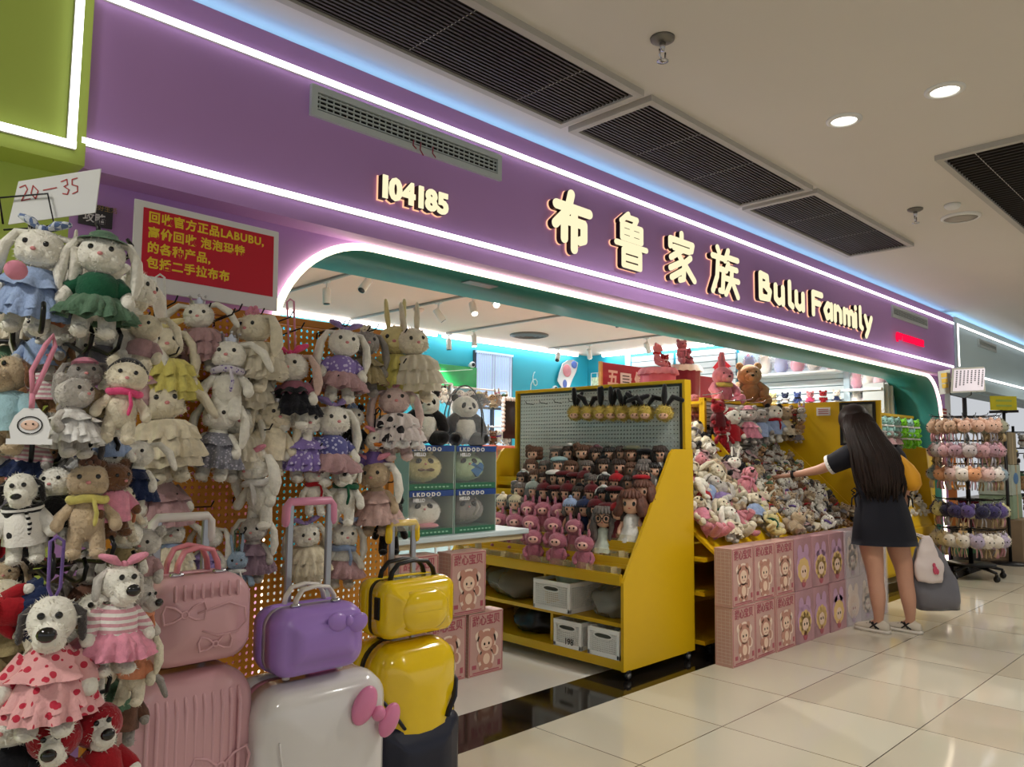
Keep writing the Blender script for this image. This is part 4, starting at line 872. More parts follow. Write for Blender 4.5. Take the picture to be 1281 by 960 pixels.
for i,(x,y,aim,lit,w,lab) in enumerate(((3.65,6.14,(0,-.1,-1),0,1,'hanging straight down above the pegboard'),(3.65,5.5,(-.6,-.2,-.7),0,1,'tilted left on the nearest track'),(3.65,4.95,(-.7,-.5,-.45),1,1.2,'shining towards the photo below the dark green arch'),
  (4.98,6.16,(.5,-.3,-.8),0,1,'tilted right near the smoke alarm'),(4.98,5.62,(-.2,-.5,-.8),1,1.3,'shining brightly on the middle track'),(4.98,5.30,(-.5,-.7,-.35),1,1.3,'largest glowing one on the middle track'),
  (6.45,7.75,(0,-.1,-1),0,1,'hanging in front of the green wall picture'),(6.45,7.25,(0,-.1,-1),1,1,'above the plush pandas'),(6.45,5.0,(0,-.4,-.8),0,1,'just under the arch on the diffuser side'),(8.43,7.6,(-.5,-.3,-.7),0,1,'tilted beside the window'),
  (8.43,7.0,(.4,.2,-.7),1,1,'at the turquoise corner'),(8.43,6.0,(.5,0,-.8),0,1,'above the red banner'),(8.43,5.0,(.5,-.4,-.8),0,1,'beside the mauve bear'),(8.43,4.1,(.2,-.5,-.8),0,1.2,'near the bagged toys'),(6.45,3.9,(.1,-.6,-.8),0,1.2,'above the small plush bin'),(4.98,4.1,(-.1,-.5,-.8),0,1.2,'above the doll shelves'))):
    spot(x,y,aim,lit,'white track spotlight '+lab,w)
ad=thing('air_diffuser','round grey ceiling air diffuser beyond the middle track','air diffuser',(7.30,7.1,SZ-.002))
part('cone_rings',MB().lathe((0,0,0),[(.26,0),(.26,-.015),(.2,-.03),(.2,-.01),(.14,-.03),(.14,-.01),(.08,-.03),(.08,-.01),(.01,-.02)],32),mat('diffuser_grey',(120,110,104),rough=.5),ad)
sd=thing('smoke_alarm','small white smoke alarm on the shop ceiling between two tracks','smoke alarm',(5.14,6.7,SZ-.002))
part('base',MB().lathe((0,0,0),[(.06,0),(.06,-.02),(.04,-.04),(.002,-.042)],20),mat('alarm_white',(226,206,196),rough=.5),sd)
pl=thing('arch_plate','small grey name plate on the underside of the teal arch','plate',(2.66,2.95,2.121))
part('plate',MB().box((0,0,0),(.2,.07,.006),.001),mat('plate_grey',(126,138,138),rough=.3,metal=.4),pl,False)
# ---------------------------------------------------------------- table with boxed plush
tb=thing('table','white topped table carrying boxed plush beside the yellow shelves','table',(2.88,3.72,0))
part('tabletop',MB().box((0,0,.765),(1.12,.78,.03),.005),mat('table_white',(206,222,226),rough=.25),tb,False)
for x in(-.50,.22):
    for y in(-.30,.34): part('leg',MB().box((x,y,.375),(.03,.03,.75),.003),mat('table_leg',(196,180,140),rough=.5),tb,False)
for y in(-.36,.36): part('apron',MB().box((0,y,.735),(1.04,.02,.03)),mat('table_leg',(196,180,140)),tb,False)
M_bxg=mat('box_green',(52,112,84),rough=.4); M_bxb=mat('box_blue',(44,74,140),rough=.4); M_bxd=mat('box_inside',(150,170,160),rough=.7); M_win=mat('box_window',(235,240,240),rough=.06,alpha=.06)
me_kd=words('LKDODO',.036,.0006,.002,1.45); me_he=words('HELLO',.026,.0005,.0015)
def plush_box(x,z,label):
    t=thing('display_box',label,'toy box',(x,3.50,z),0,'windowed plush boxes'); w,d,h=.325,.24,.25
    s=MB(); s.box((0,d/2-.004,h/2),(w,.008,h)); s.box((-w/2+.003,0,h/2),(.006,d-.016,h)); s.box((w/2-.003,0,h/2),(.006,d-.016,h)); part('back_and_sides',s,M_bxd,t,False)
    part('base_tray',MB().box((0,0,.017),(w-.013,d-.016,.034),.001),M_bxg,t,False)
    part('top_band',MB().box((0,-.004,h-.018),(w-.013,d-.012,.034),.001),M_bxb,t,False)
    part('window',MB().box((0,-d/2+.001,h/2),(w-.012,.002,h-.07)),M_win,t,False)
    q=MB(); q.mesh(me_kd,lambda a,b,c:(-w/2+.025+a,-d/2-.0012-c*.5,h-.032+b*.8)); q.mesh(me_he,lambda a,b,c:(-w/2+.03+a,-d/2-.001-c,h-.062+b)); part('lettering',q,M_card,t,False)
    g=MB()
    for k in range(9): g.box((-w/2+.05+k*.028,-d/2+.006,.017),(.016,.004,.008))
    part('base_print',g,mat('print_pale_green',(150,196,168)),t,False)
    return t
BX=(2.715,3.045)
for i,(x,z,l) in enumerate(((BX[0],.781,'windowed toy box holding the white round plush, lower left of four'),(BX[1],.781,'windowed toy box holding the grey round plush, lower right of four'),(BX[0],1.032,'windowed toy box holding the yellow bow tie plush, upper left of four'),(BX[1],1.032,'windowed toy box holding the pale green heart plush, upper right of four'))): plush_box(x,z,l)
def egg(x,z,fu,label,extra):
    t=thing('round_plush',label,'plush toy',(x,3.50,z+.036),R(-15),'round plush inside the window boxes')
    m=MB(); m.ell((0,0,.088),(.128,.082,.086),nu=20,nv=12); m.ell((0,-.005,.12),(.09,.07,.06)); m.fuzz(900,.012,.35,3); part('body',m,fu,t)
    for s in(-1,1):
        part('eye_patch',MB().ell((s*.036,-.071,.125),(.02,.012,.014),rot=(0,s*.5,0),nu=10,nv=6),F_dgrey,t); part('eye',MB().ell((s*.034,-.083,.126),.006,nu=8,nv=6),M_eye,t)
        part('ear',MB().ell((s*.06,0,.17),(.02,.014,.014),nu=8,nv=6),fu,t)
    part('nose',MB().ell((0,-.084,.108),(.008,.006,.006),nu=8,nv=6),M_pinknose,t)
    if extra=='tie':
        m=MB()
        for s in(-1,1): m.tube([(s*.005,-.088,.075),(s*.03,-.092,.075)],[.008,.02],8,round_=True,flat=.5)
        part('bow_tie',m,F_brown,t)
    if extra=='heart':
        m=MB(); m.prism([(0,-.05),(.04,-.01),(.045,.02),(.025,.035),(0,.018),(-.025,.035),(-.045,.02),(-.04,-.01)],lambda a,b,d:(.05+a,-.085+d+abs(a)*.25,.08+b),-.004,.03); part('heart_patch',m,mat('heart_blue',(58,110,160),rough=.9),t,False)
    if extra=='base':
        m=MB(); m.ell((.02,-.03,.012),(.09,.06,.018)); part('pink_feet',m,F_pink,t)
    if extra=='scarf': part('scarf',MB().tube([(.03,-.085,.06),(.06,-.08,.10),(.05,-.05,.15)],.014,8,flat=.5),F_lgrey,t)
egg(BX[0],1.032,F_yellow,'round yellow plush animal with brown bow tie in a window box','tie'); egg(BX[1],1.032,fur('mint',(184,206,164)),'round pale green plush with a blue heart in a window box','heart'); egg(BX[0],.781,F_white,'round white plush with pink feet in a window box','base'); egg(BX[1],.781,F_grey,'round grey plush with pale scarf in a window box','scarf')
def panda(x,y,z,H,rz,label):
    t=thing('plush_panda',label,'plush toy',(x,y,z),rz,'plush pandas on the toy boxes',H)
    m=MB(); m.ell((0,.02,.34),(.25,.22,.32),nu=18,nv=12); m.ell((0,-.03,.76),(.27,.24,.23),nu=18,nv=12); m.ell((0,-.22,.70),(.12,.1,.085)); m.fuzz(1300,.02,.3,2); part('body',m,F_white,t)
    for s in(-1,1):
        a=MB(); a.tube([(s*.16,0,.56),(s*.3,-.04,.46),(s*.33,-.14,.3)],[.12,.12,.11],12,round_=True); a.fuzz(250,.02,.3,3); part('arm',a,F_black,t)
        l=MB(); l.tube([(s*.18,-.02,.13),(s*.26,-.2,.12),(s*.28,-.34,.13)],[.15,.14,.12],12,round_=True); l.fuzz(250,.02,.3,4); part('leg',l,F_black,t)
        part('ear',MB().ell((s*.2,.02,.95),(.085,.05,.085)),F_black,t)
        part('eye_patch',MB().ell((s*.1,-.235,.79),(.045,.03,.065),rot=(0,s*-.5,0)),F_black,t); part('eye',MB().ell((s*.095,-.265,.80),.016,nu=8,nv=6),mat('eye_glint',(40,34,30),rough=.1),t)  # panda eyes are plain glossy dark brown
    part('shoulder_band',MB().ell((0,.03,.52),(.235,.2,.09)),F_black,t); part('nose',MB().ell((0,-.315,.725),(.035,.02,.022)),M_eye,t)
    return t
panda(2.735,3.49,1.284,.31,R(-25),'plush panda sitting on the toy boxes, the left one without cover')
panda(3.045,3.50,1.284,.30,R(-20),'plush panda under a clear dome on the toy boxes, the right one')
dm=MB(); dm.lathe((3.045,3.50,0),[(.155,1.286),(.155,1.52),(.13,1.59),(.07,1.63),(.005,1.64)],28,cap=False); single('clear_dome',dm,mat('clear_dome',(235,240,245),rough=.05,alpha=.16),'clear plastic dome over the right plush panda','cover')
m=MB()
for a0 in (0,PI/2): m.tube([(3.045+.16*math.cos(a)*math.cos(a0),3.50+.16*math.cos(a)*math.sin(a0),1.40+.245*max(math.sin(a),-.45)) for a in [-.4+(PI+.8)*k/16 for k in range(17)]],.004,6)
single('dome_strap',m,M_black,'thin black carrying straps over the clear dome of the right panda','strap')
# ---------------------------------------------------------------- printed gift boxes
M_gift=mat('gift_box_pink',(196,156,146),rough=.45,var=.10,vscale=3); M_giftside=mat('gift_box_side',(206,184,172),rough=.45,var=.12,vscale=30); M_gp1=mat('print_rose',(170,84,96),rough=.45); M_gp2=mat('print_cream',(232,208,190),rough=.45); M_gp3=mat('print_bear',(188,136,118),rough=.45); M_gp4=mat('print_face',(232,200,176),rough=.45); M_gift2=mat('gift_box_violet',(176,132,138),rough=.4,var=.3,vscale=6); M_gp5=mat('print_gold',(222,186,120),rough=.45); M_gp6=mat('print_lilac',(190,150,180),rough=.45); M_gift3=mat('gift_box_lilac',(196,176,182),rough=.25,var=.2,vscale=6)
GW,GD,GH=.262,.118,.343
me_tx=words('甜心宝贝',.054,.0004,.0012,.98)
def disc(m,cx,cz,rx,rz,y,n=18): m.prism([(rx*math.cos(2*PI*k/n),rz*math.sin(2*PI*k/n)) for k in range(n)],lambda a,b,d:(cx+a,y+d,cz+b),-.0005,.0005)
def gift_print():
    m=MB(); y=-GD/2-.001
    m.mi=0; m.mesh(me_tx,lambda a,b,c:(-.108+a,y-c-.0008,.278+b*1.1))
    m.mi=1
    for (cx,cz,rx,rz) in ((0,.175,.075,.075),(0,.085,.062,.062),(.055,.2,.035,.03),(-.055,.215,.03,.028),(.07,.12,.025,.03)): disc(m,cx,cz,rx,rz,y)
    m.mi=2
    for (cx,cz,rx,rz) in ((0,.178,.062,.06),(-.045,.228,.02,.02),(.045,.228,.02,.02),(0,.09,.045,.055),(-.03,.042,.02,.016),(.03,.042,.02,.016),(.062,.125,.016,.026),(-.055,.095,.014,.024)): disc(m,cx,cz,rx,rz,y-.0012)
    m.mi=3; disc(m,0,.168,.042,.04,y-.0024); disc(m,0,.085,.026,.03,y-.0024)
    m.mi=4
    for s in(-1,1): disc(m,s*.017,.168,.006,.008,y-.0036,10)
    m.mi=0; m.tube([(-.012,y-.003,.148),(0,y-.003,.145),(.012,y-.003,.148)],.0016,5); m.box((0,y,.018),(.2,.001,.006)); m.box((-.09,y,.05),(.03,.001,.022)); m.box((.1,y,.05),(.02,.001,.03))
    for q in(-1,1): m.box((q*(GW/2-.007),y+.0006,GH/2),(.004,.001,GH-.02)); m.box((0,y+.0006,GH/2+q*(GH/2-.008)),(GW-.02,.001,.004))
    return m
def gift_print2():
    m=MB(); y=-GD/2-.001
    m.mi=0
    for (cx,cz,rx,rz) in ((0,.15,.105,.10),(-.05,.25,.035,.05),(.05,.25,.035,.05)): disc(m,cx,cz,rx,rz,y)
    m.mi=1
    for k in range(9): a=2*PI*k/9; disc(m,.055*math.cos(a),.13+.05*math.sin(a),.035,.035,y-.0012)
    m.mi=2; disc(m,0,.12,.045,.042,y-.0024)
    m.mi=3
    for s in(-1,1): disc(m,s*.018,.122,.008,.01,y-.0036,10)
    m.mi=4; disc(m,0,.045,.03,.03,y-.0012)
    return m
gp_me={1:gift_print().me('front_print',[M_gp1,M_gp2,M_gp3,M_gp4,M_eye],False),2:gift_print2().me('front_print',[M_gp6,M_gp5,M_gp4,M_eye,M_gp1],False),3:gift_print2().me('front_print',[M_gp2,M_gp4,M_gp2,M_gp1,M_gp6],False)}
gb_me={}
for k,mt in ((1,M_gift),(2,M_gift2),(3,M_gift3)):
    m=MB(); m.box((0,0,GH/2),(GW,GD,GH),.0015); m.mi=1
    if k==1:
        for j in range(16): m.box((-GW/2,0,.02+j*.02),(.0016,GD-.02,.003))
        for j in range(4): m.box((-GW/2,-.04+j*.027,GH/2),(.0018,.002,GH-.03))
    gb_me[k]=m.me('gift_box',[mt,M_giftside],False)
def gift(x,y,z,k,label,rz=0,grp='pink printed gift boxes'):
    t=thing('gift_box',label,'gift box',(x,y,z),rz,grp); put('carton',gb_me[k],t); put('front_print',gp_me[k],t); return t
gift(2.895,3.33,.347,1,'printed pink gift box under the table, standing on the lower ones',grp='pink gift boxes under the table'); gift(3.035,3.33,0,1,'printed pink gift box on the floor under the table, nearest yellow shelves',grp='pink gift boxes under the table'); gift(2.76,3.34,0,1,'printed pink gift box on the floor behind the yellow suitcase',grp='pink gift boxes under the table'); gift(2.50,3.36,0,1,'printed pink gift box far left under the table on the floor',grp='pink gift boxes under the table'); gift(2.58,3.37,.347,1,'printed pink gift box under the table behind the yellow trolley handle',grp='pink gift boxes under the table')
# ---------------------------------------------------------------- yellow doll shelf unit
us=thing('display_shelf','yellow wheeled shelf unit with stepped rows of dolls','display shelf',(0,0,0))
SP=[(3.49,.048),(3.49,.53),(3.965,1.25),(4.0,1.275),(4.205,1.275),(4.205,.048)]
def side(y): 
    m=MB(); m.prism(SP,lambda a,b,d:(a,y+d,b),-.0095,.0095); return m
part('side_panel',side(2.66),M_yel,us,False); part('side_panel',side(4.14),M_yel,us,False)
part('bottom_shelf',MB().box((3.84,3.40,.075),(.68,1.46,.05)),M_yel,us,False)
part('middle_shelf',MB().box((3.86,3.40,.285),(.66,1.46,.022)),M_yel,us,False)
part('divider',MB().box((3.86,3.25,.187),(.6,.02,.17)).box((3.9,3.345,.41),(.6,.02,.21)),M_yel,us,False)
part('back_panel',MB().box((4.19,3.40,.68),(.02,1.46,1.19)),M_yel,us,False)
st=MB(); NS=7; dx,dz=.072,.083
for s in range(NS):
    x=3.495+dx*s; z=.535+dz*s
    st.box((x+.045,3.40,z-.012),(.105,1.46,.024)); st.box((x+.004,3.40,z+.012),(.008,1.46,.05))
part('steps',st,M_yel,us,False)
part('ledge_lip',MB().box((3.486,3.40,.54),(.006,1.46,.055)),M_yel,us,False)
ac=MB()
for s in range(3):
    x=3.503+dx*s; z=.535+dz*s
    ac.box((x,3.40,z+.045),(.003,1.44,.06))
part('acrylic_lip',ac,mat('acrylic',(245,232,180),rough=.05,alpha=.16),us,False)
ad_=MB()
for s in range(2):
    for k in range(8): ad_.box((3.54+dx*s,2.75+k*.18,.575+dz*s),(.07,.003,.06))
part('acrylic_dividers',ad_,mat('acrylic_edge',(250,236,190),rough=.1,alpha=.3),us,False)
pw_=MB(); g,_,_=pegboard(2.70,4.12,1.10,1.68,.026,.0052,0,.005)
g2=MB(); g2.add([(4.135-v[1],v[0],v[2]) for v in g.v],[tuple(reversed(f_)) for f_ in g.f]); part('white_pegboard',g2,mat('pegboard_white',(206,212,208),rough=.5),us,False)
part('peg_backing',MB().box((4.160,3.40,1.39),(.012,1.46,.62)),mat('peg_back_grey',(96,98,96),rough=.8),us,False)
fr=MB(); fr.box((4.155,3.40,1.70),(.07,1.50,.022),.002)
for y in (2.66,4.14): fr.box((4.155,y,1.485),(.07,.022,.42),.002)
part('peg_frame',fr,M_yel,us,False)
for (x,y) in ((3.53,2.655),(4.13,2.655),(3.56,4.08),(4.13,4.08)):
    c=part('caster',MB().box((x,y,.044),(.035,.03,.016),.004),M_black,us,False); w=MB(); w.cyl((x,y-.011,.024),(x,y+.011,.024),.024,n=18); w.mi=1; w.cyl((x,y-.013,.024),(x,y+.013,.024),.014,n=14); part('caster_wheel',w,[M_black,mat('wheel_grey',(120,118,114),rough=.4)],c)
for k in range(9):
    y=2.85+k*.14; m=MB()
    m.tube([(4.135,y,1.60),(4.06,y,1.605),(4.05,y,1.62)],.0025,6); part('peg_hook',m,M_blackm,us)
# crates
M_crate=mat('basket_white',(244,244,240),rough=.4)
def crate(y0,y1,z0,z1,xf,L,label):
    t=thing('basket',label,'basket',(xf+L/2,(y0+y1)/2,z0),0,'white perforated baskets'); w=(y1-y0); h=z1-z0; m=MB()
    for s in(-1,1): 
        m.box((0,s*(w/2-.004),h-.012),(L,.014,.024),.002); m.box((s*(L/2-.004),0,h-.012),(.014,w,.024),.002); m.box((0,s*(w/2-.004),.012),(L,.01,.024)); m.box((s*(L/2-.004),0,.012),(.01,w,.024))
        for q in(-1,1): m.box((s*(L/2-.008),q*(w/2-.008),h/2),(.018,.018,h),.002)
    m.box((0,0,.004),(L-.01,w-.01,.008)); part('rim_and_base',m,M_crate,t,False)
    lt=MB(); n=int(w/.0105)
    for s in(-1,1):
        for k in range(1,n): lt.box((s*(L/2-.005),-w/2+w*k/n,h/2),(.003,.0045,h-.03))
        for j in range(1,14): lt.box((s*(L/2-.0045),0,h*j/14),(.003,w-.02,.0035))
        nn=int(L/.0125)
        for k in range(1,nn): lt.box((-L/2+L*k/nn,s*(w/2-.005),h/2),(.005,.003,h-.03))
        for j in range(1,14): lt.box((0,s*(w/2-.0045),h*j/14),(L-.02,.003,.0035))
    part('lattice_walls',lt,M_crate,t,False)
    hd=MB(); oval=[(.045*math.cos(a)+(.02 if math.cos(a)>0 else -.02),.016*math.sin(a)) for a in [2*PI*k/24 for k in range(24)]]
    hd.mi=0; hd.tube([(-L/2-.002,x,h*.74+z) for x,z in oval],.005,6,loop=True); hd.mi=1; hd.prism(oval,lambda a,b,d:(-L/2-.001+d,a,h*.74+b),-.001,.001)
    part('hand_hole',hd,[M_crate,mat('basket_hole_shade',(70,74,66),rough=.8)],t)  # dark oval painted in place of the shaded opening
    return t
crate(3.05,3.345,.298,.475,3.495,.40,'white perforated basket on the middle shelf filled with bags'); cr=crate(2.965,3.18,.102,.258,3.50,.36,'white perforated basket marked 198 on the bottom shelf'); crate(2.69,2.915,.102,.258,3.50,.36,'white perforated basket on the bottom shelf beside the side panel')
me=words('198',.052,.001,.0); part('number_mark',MB().mesh(me,lambda a,b,c:(-.183-c,.02-a*.9,.02+b)),M_black,cr,False)
def lump(name,c,r,m_,label,cat,seed,amp=.25,grp=None):
    from mathutils import noise
    m=MB(); m.ell((0,0,0),r,nu=28,nv=18); mr=max(r)
    m.v=[tuple(V(v)*(1+amp*noise.noise(V(v)*(2.2/mr)+V((seed,0,0)))+amp*.4*noise.noise(V(v)*(7/mr)+V((0,seed,0))))) for v in m.v]
    zmin=min(v[2] for v in m.v); zf=-r[2]*.8
    m.v=[(v[0],v[1],max(v[2],zf)) for v in m.v]
    return single(name,m,m_,label,cat,grp,loc=(c[0],c[1],c[2]-zf))
M_film=mat('plastic_film',(150,150,142),rough=.2,alpha=.62); M_dark=mat('dark_bag',(20,20,24),rough=.35)
lump('plastic_bag',(3.66,2.85,.298),(.13,.13,.10),M_film,'crumpled clear plastic bag on the middle shelf by the side panel','plastic bag',3)
lump('plastic_bag',(3.75,3.70,.298),(.2,.28,.12),mat('plastic_film_brown',(120,112,98),rough=.25,alpha=.75),'wide clear plastic bag on the middle shelf behind the table leg','plastic bag',5)
lump('plastic_bag',(3.72,3.50,.102),(.17,.17,.10),M_dark,'black plastic bag on the bottom shelf left of the numbered basket','plastic bag',8)
lump('plastic_bag',(3.70,3.2,.31),(.12,.10,.2),mat('bag_mint',(180,200,186),rough=.3,alpha=.8),'pale mint bag bulging out of the middle shelf basket','plastic bag',9,.15)
# dolls
M_skin=mat('doll_skin',(222,176,150),rough=.55); 
def d_head(): return MB().ell((0,-.02,.76),(.165,.15,.165),nu=16,nv=12)
def d_body():
    m=MB()
    for s in(-1,1):
        m.tube([(s*.06,0,.3),(s*.065,0,.06)],[.05,.045],8,round_=True); m.ell((s*.065,-.03,.03),(.045,.07,.03),nu=8,nv=6); m.tube([(s*.1,0,.52),(s*.17,-.04,.38),(s*.17,-.07,.32)],[.04,.036,.034],8,round_=True)
    m.ell((0,0,.47),(.11,.085,.13)); m.cyl((0,0,.55),(0,0,.64),.04); return m
def d_dress(): return MB().lathe((0,0,0),[(.06,.60),(.12,.55),(.125,.42),(.18,.28),(.21,.2)],30,.09,8,cap=False)
def d_hair(kind):
    def f():
        m=MB(); m.ell((0,.03,.80),(.19,.165,.175),nu=16,nv=12)
        for k in range(7): a=-1.1+2.2*k/6; m.tube([(.12*math.sin(a),-.08*math.cos(a)-.03,.92),(.16*math.sin(a),-.15*math.cos(a)-.02,.85)],[.04,.03],6,round_=True)
        if kind=='bob':
            for k in range(12): a=.75+4.78*k/11; m.tube([(.16*math.sin(a),-.13*math.cos(a)+.02,.8),(.185*math.sin(a),-.16*math.cos(a)+.02,.68),(.17*math.sin(a),-.15*math.cos(a)+.02,.6)],[.05,.05,.03],7,round_=True)
        if kind in('long','curly'):
            for k in range(20):
                a=.8+4.68*k/19; L=.22 if kind=='long' else .15; w=.0 if kind=='long' else .05
                pts=[(.16*math.sin(a),-.13*math.cos(a)+.02,.82)]+[((.19+w*j*.5+.02*math.sin(j*2+k))*math.sin(a),-(.17+w*j*.4)*math.cos(a)+.02,.72-j*.1) for j in range(int(L/.05))]
                m.tube(pts,.048 if kind=='long' else .062,7,round_=True)
            m.fuzz(900,.06,.12,5)
        if kind=='puff':
            for k in range(30): a=2*PI*k/30*3; t=k/30; m.ell((.19*math.sin(a),.04-.10*math.cos(a),.66+.3*t),.075,nu=8,nv=6)
            m.fuzz(500,.05,.15,5)
        m.fuzz(200,.03,.2,6); return m
    return f
def d_hat(kind):
    def f():
        m=MB()
        if kind=='beret': m.lathe((0,.0,0),[(.17,.87),(.23,.90),(.2,.95),(.1,.985),(.002,.99)],20)
        if kind=='beanie': m.lathe((0,.01,0),[(.2,.82),(.2,.86),(.17,.95),(.09,1.01),(.002,1.03)],20); m.ell((0,.01,1.04),.05)
        if kind=='band': m.tube([(.2*math.cos(a),.03,.8+.19*math.sin(a)) for a in [PI*k/12 for k in range(13)]],.025,6); m.ell((.0,.0,.99),(.08,.04,.05))
        return m
    return f
HAIR={'dark':mat('hair_dark_brown',(52,38,32),rough=.6,var=.3,vscale=20),'black':mat('hair_black',(24,20,20),rough=.5,var=.3,vscale=20),'brown':mat('hair_brown',(92,62,46),rough=.6,var=.3,vscale=20),'auburn':mat('hair_auburn',(98,58,44),rough=.6,var=.35,vscale=16),'ash':mat('hair_ash',(104,96,92),rough=.6,var=.3,vscale=20)}
CM('x',lambda:MB().ell((0,0,0),1),M_eye)
def doll(x,y,z,H,rz,label,hair,hk,dress,hat=None,hcol=None,glasses=False,grp='dolls on the yellow stepped shelves'):
    t=thing('doll',label,'doll',(x,y,z),rz,grp,H)
    put('body',CM('d_body',d_body,M_skin),t); put('head',CM('d_head',d_head,M_skin),t); put('hair',CM('d_hair_'+hk,d_hair(hk),HAIR[hair]),t); put('dress',CM('d_dress',d_dress,dress),t)
    for s in(-1,1): put('eye',CM('d_eye%d'%s,lambda:MB().ell((s*.065,-.155,.755),(.026,.014,.034),nu=8,nv=6),M_eye),t)
    put('mouth',CM('d_mouth',lambda:MB().ell((0,-.163,.69),(.018,.008,.008),nu=8,nv=6),mat('lips',(176,76,76))),t)
    if hat: put('hat',CM('d_hat_'+hat,d_hat(hat),hcol),t)
    if glasses:
        def g():
            m=MB()
            for s in(-1,1): m.tube([(s*.075+.062*math.cos(a),-.175,.75+.062*math.sin(a)) for a in [2*PI*k/18 for k in range(18)]],.009,6,loop=True)
            m.tube([(-.015,-.178,.76),(.015,-.178,.76)],.008,6); return m
        put('glasses',CM('d_glasses',g,M_eye),t)
    return t
def stepz(s): return .5355+dz*s
def stepx(s): return 3.495+dx*s+.052
C_dr=cloth('dark_red',(88,24,30)); C_brn=cloth('mud',(88,70,62)); C_gr2=cloth('stone',(126,120,114)); C_wht=C_white
rnd=random.Random(3)
def rowd(s,px,py): p=atX(px,py,stepx(s)); return p.y
ROWS=[(6,[(668,'brown','puff',C_brn,None,None,'with puffy brown hair'),(697,'ash','bob',C_gr2,'beret',C_gr2,'in a grey beret'),(713,'dark','bob',C_brn,'band',C_wht,'with a white headband'),(729,'brown','puff',C_gr2,None,None,'with frizzy hair'),(746,'dark','bob',C_brn,'band',cloth('plum',(106,72,80)),'with plum headband'),(762,'black','bob',C_gr2,None,None,'with black bob'),(778,'dark','long',C_wht,None,None,'with long dark hair'),(791,'brown','bob',C_brn,'beret',cloth('moss',(90,92,74)),'in a moss beret'),(807,'black','bob',C_dr,'beret',C_black,'in a black hat'),(825,'black','bob',C_gr2,None,None,'with black fringe'),(845,'dark','long',C_wht,None,None,'with very long dark hair')]),
 (5,[(664,'brown','bob',C_gr2,None,None,'in stone grey dress'),(682,'ash','bob',C_wht,None,None,'in white dress'),(700,'ash','bob',C_pink,'beret',cloth('pale_aqua',(150,180,184)),'in pale blue bonnet'),(714,'brown','long',C_pink,None,None,'with pink dress'),(735,'ash','bob',C_gr2,None,None,'with ash hair'),(755,'dark','bob',C_dr,'band',C_black,'with a black headband'),(773,'dark','long',C_dr,None,None,'in dark red dress'),(790,'brown','bob',C_brn,None,None,'in a brown dress'),(806,'ash','bob',C_gr2,None,None,'beside the glasses doll'),(826,'black','long',C_wht,None,None,'behind the glasses doll')]),
 (4,[(655,'dark','bob',C_wht,'band',C_wht,'with white bow'),(671,'brown','bob',C_pink,None,None,'in pink apron'),(682,'dark','bob',C_pink,None,None,'in rose dress'),(694,'dark','bob',C_wht,'beret',C_wht,'in white cap'),(706,'black','bob',C_dr,'beret',C_dr,'in a dark red beret'),(719,'black','bob',C_dr,'beret',C_dr,'in a crimson beret'),(731,'brown','bob',C_dr,'beanie',C_dr,'in a dark red knit hat'),(743,'ash','puff',C_dr,None,None,'with curly ash hair'),(757,'black','bob',C_dr,'band',C_wht,'with a white hair ring'),(771,'brown','bob',C_dr,'beanie',C_red,'in a red knit hat'),(786,'dark','long',C_gr2,None,None,'in grey coat'),(802,'dark','bob',C_dr,'beret',C_red,'in red beret')]),
 (3,[(651,'ash','puff',C_gr2,None,None,'with puffy ash hair'),(667,'ash','bob',C_gr2,'beanie',cloth('sage_grey',(134,146,140)),'in sage knit hat'),(681,'black','bob',C_dr,'beanie',C_dr,'in burgundy hat'),(695,'black','bob',C_dr,'beret',C_dr,'in wine coloured beret'),(710,'dark','bob',C_dr,'beanie',C_dr,'in dark red bobble hat'),(725,'dark','bob',C_dr,'band',C_black,'in red dress and black band'),(740,'brown','bob',C_dr,'beanie',C_dr,'in maroon hat'),(755,'black','bob',C_black,'band',C_wht,'in black dress with white ring'),(769,'black','bob',C_dr,'beret',C_dr,'in maroon beret'),(784,'brown','curly',C_dr,None,None,'with curly brown hair')]),
 (2,[(629,'ash','puff',C_cream,'beanie',C_cream,'in a cream hat'),(645,'ash','puff',C_cream,'beanie',cloth('oat',(190,180,150)),'in oat coloured hat'),(714,'ash','bob',C_gr2,'beanie',C_blue,'in pale blue bobble hat'),(731,'dark','bob',C_navy,'beanie',C_navy,'in navy hat'),(746,'black','bob',C_dr,'beanie',C_dr,'in dark red hood'),(760,'dark','bob',C_dr,'beret',C_dr,'in dark red cap'),(773,'dark','bob',C_dr,'beanie',C_red,'in red bobble hat')])]
RN={6:'top step',5:'sixth step',4:'fifth step',3:'fourth step',2:'third step'}
for s,L in ROWS:
    for px,hair,hk,dr,hat,hc,desc in L:
        y=min(max(rowd(s,px,600-8*s),2.74),4.06)
        doll(stepx(s)+rnd.uniform(-.004,.004),y,stepz(s),.262*rnd.uniform(.94,1.05),R(-62+rnd.uniform(-22,22)),'small doll %s on the %s of the yellow unit'%(desc,RN[s]),hair,hk,dr,hat,hc)
doll(3.88,2.79,stepz(4),.33,R(-60),'taller grey-haired doll with round glasses near the top right','ash','long',cloth('charcoal',(84,84,90)),glasses=True)
doll(3.66,rowd(1,750,640),stepz(1)-.03,.36,R(-62),'taller grey-haired doll with glasses and bare legs at the front','ash','long',cloth('white_green',(196,206,194)),glasses=True)
doll(3.72,rowd(2,786,630),stepz(2)-.05,.40,R(-64),'large doll with voluminous curly auburn hair and white dress','auburn','curly',C_white)
doll(3.80,rowd(3,800,600),stepz(3)-.02,.34,R(-70),'doll with curly reddish hair behind the large auburn doll','auburn','curly',C_dr)
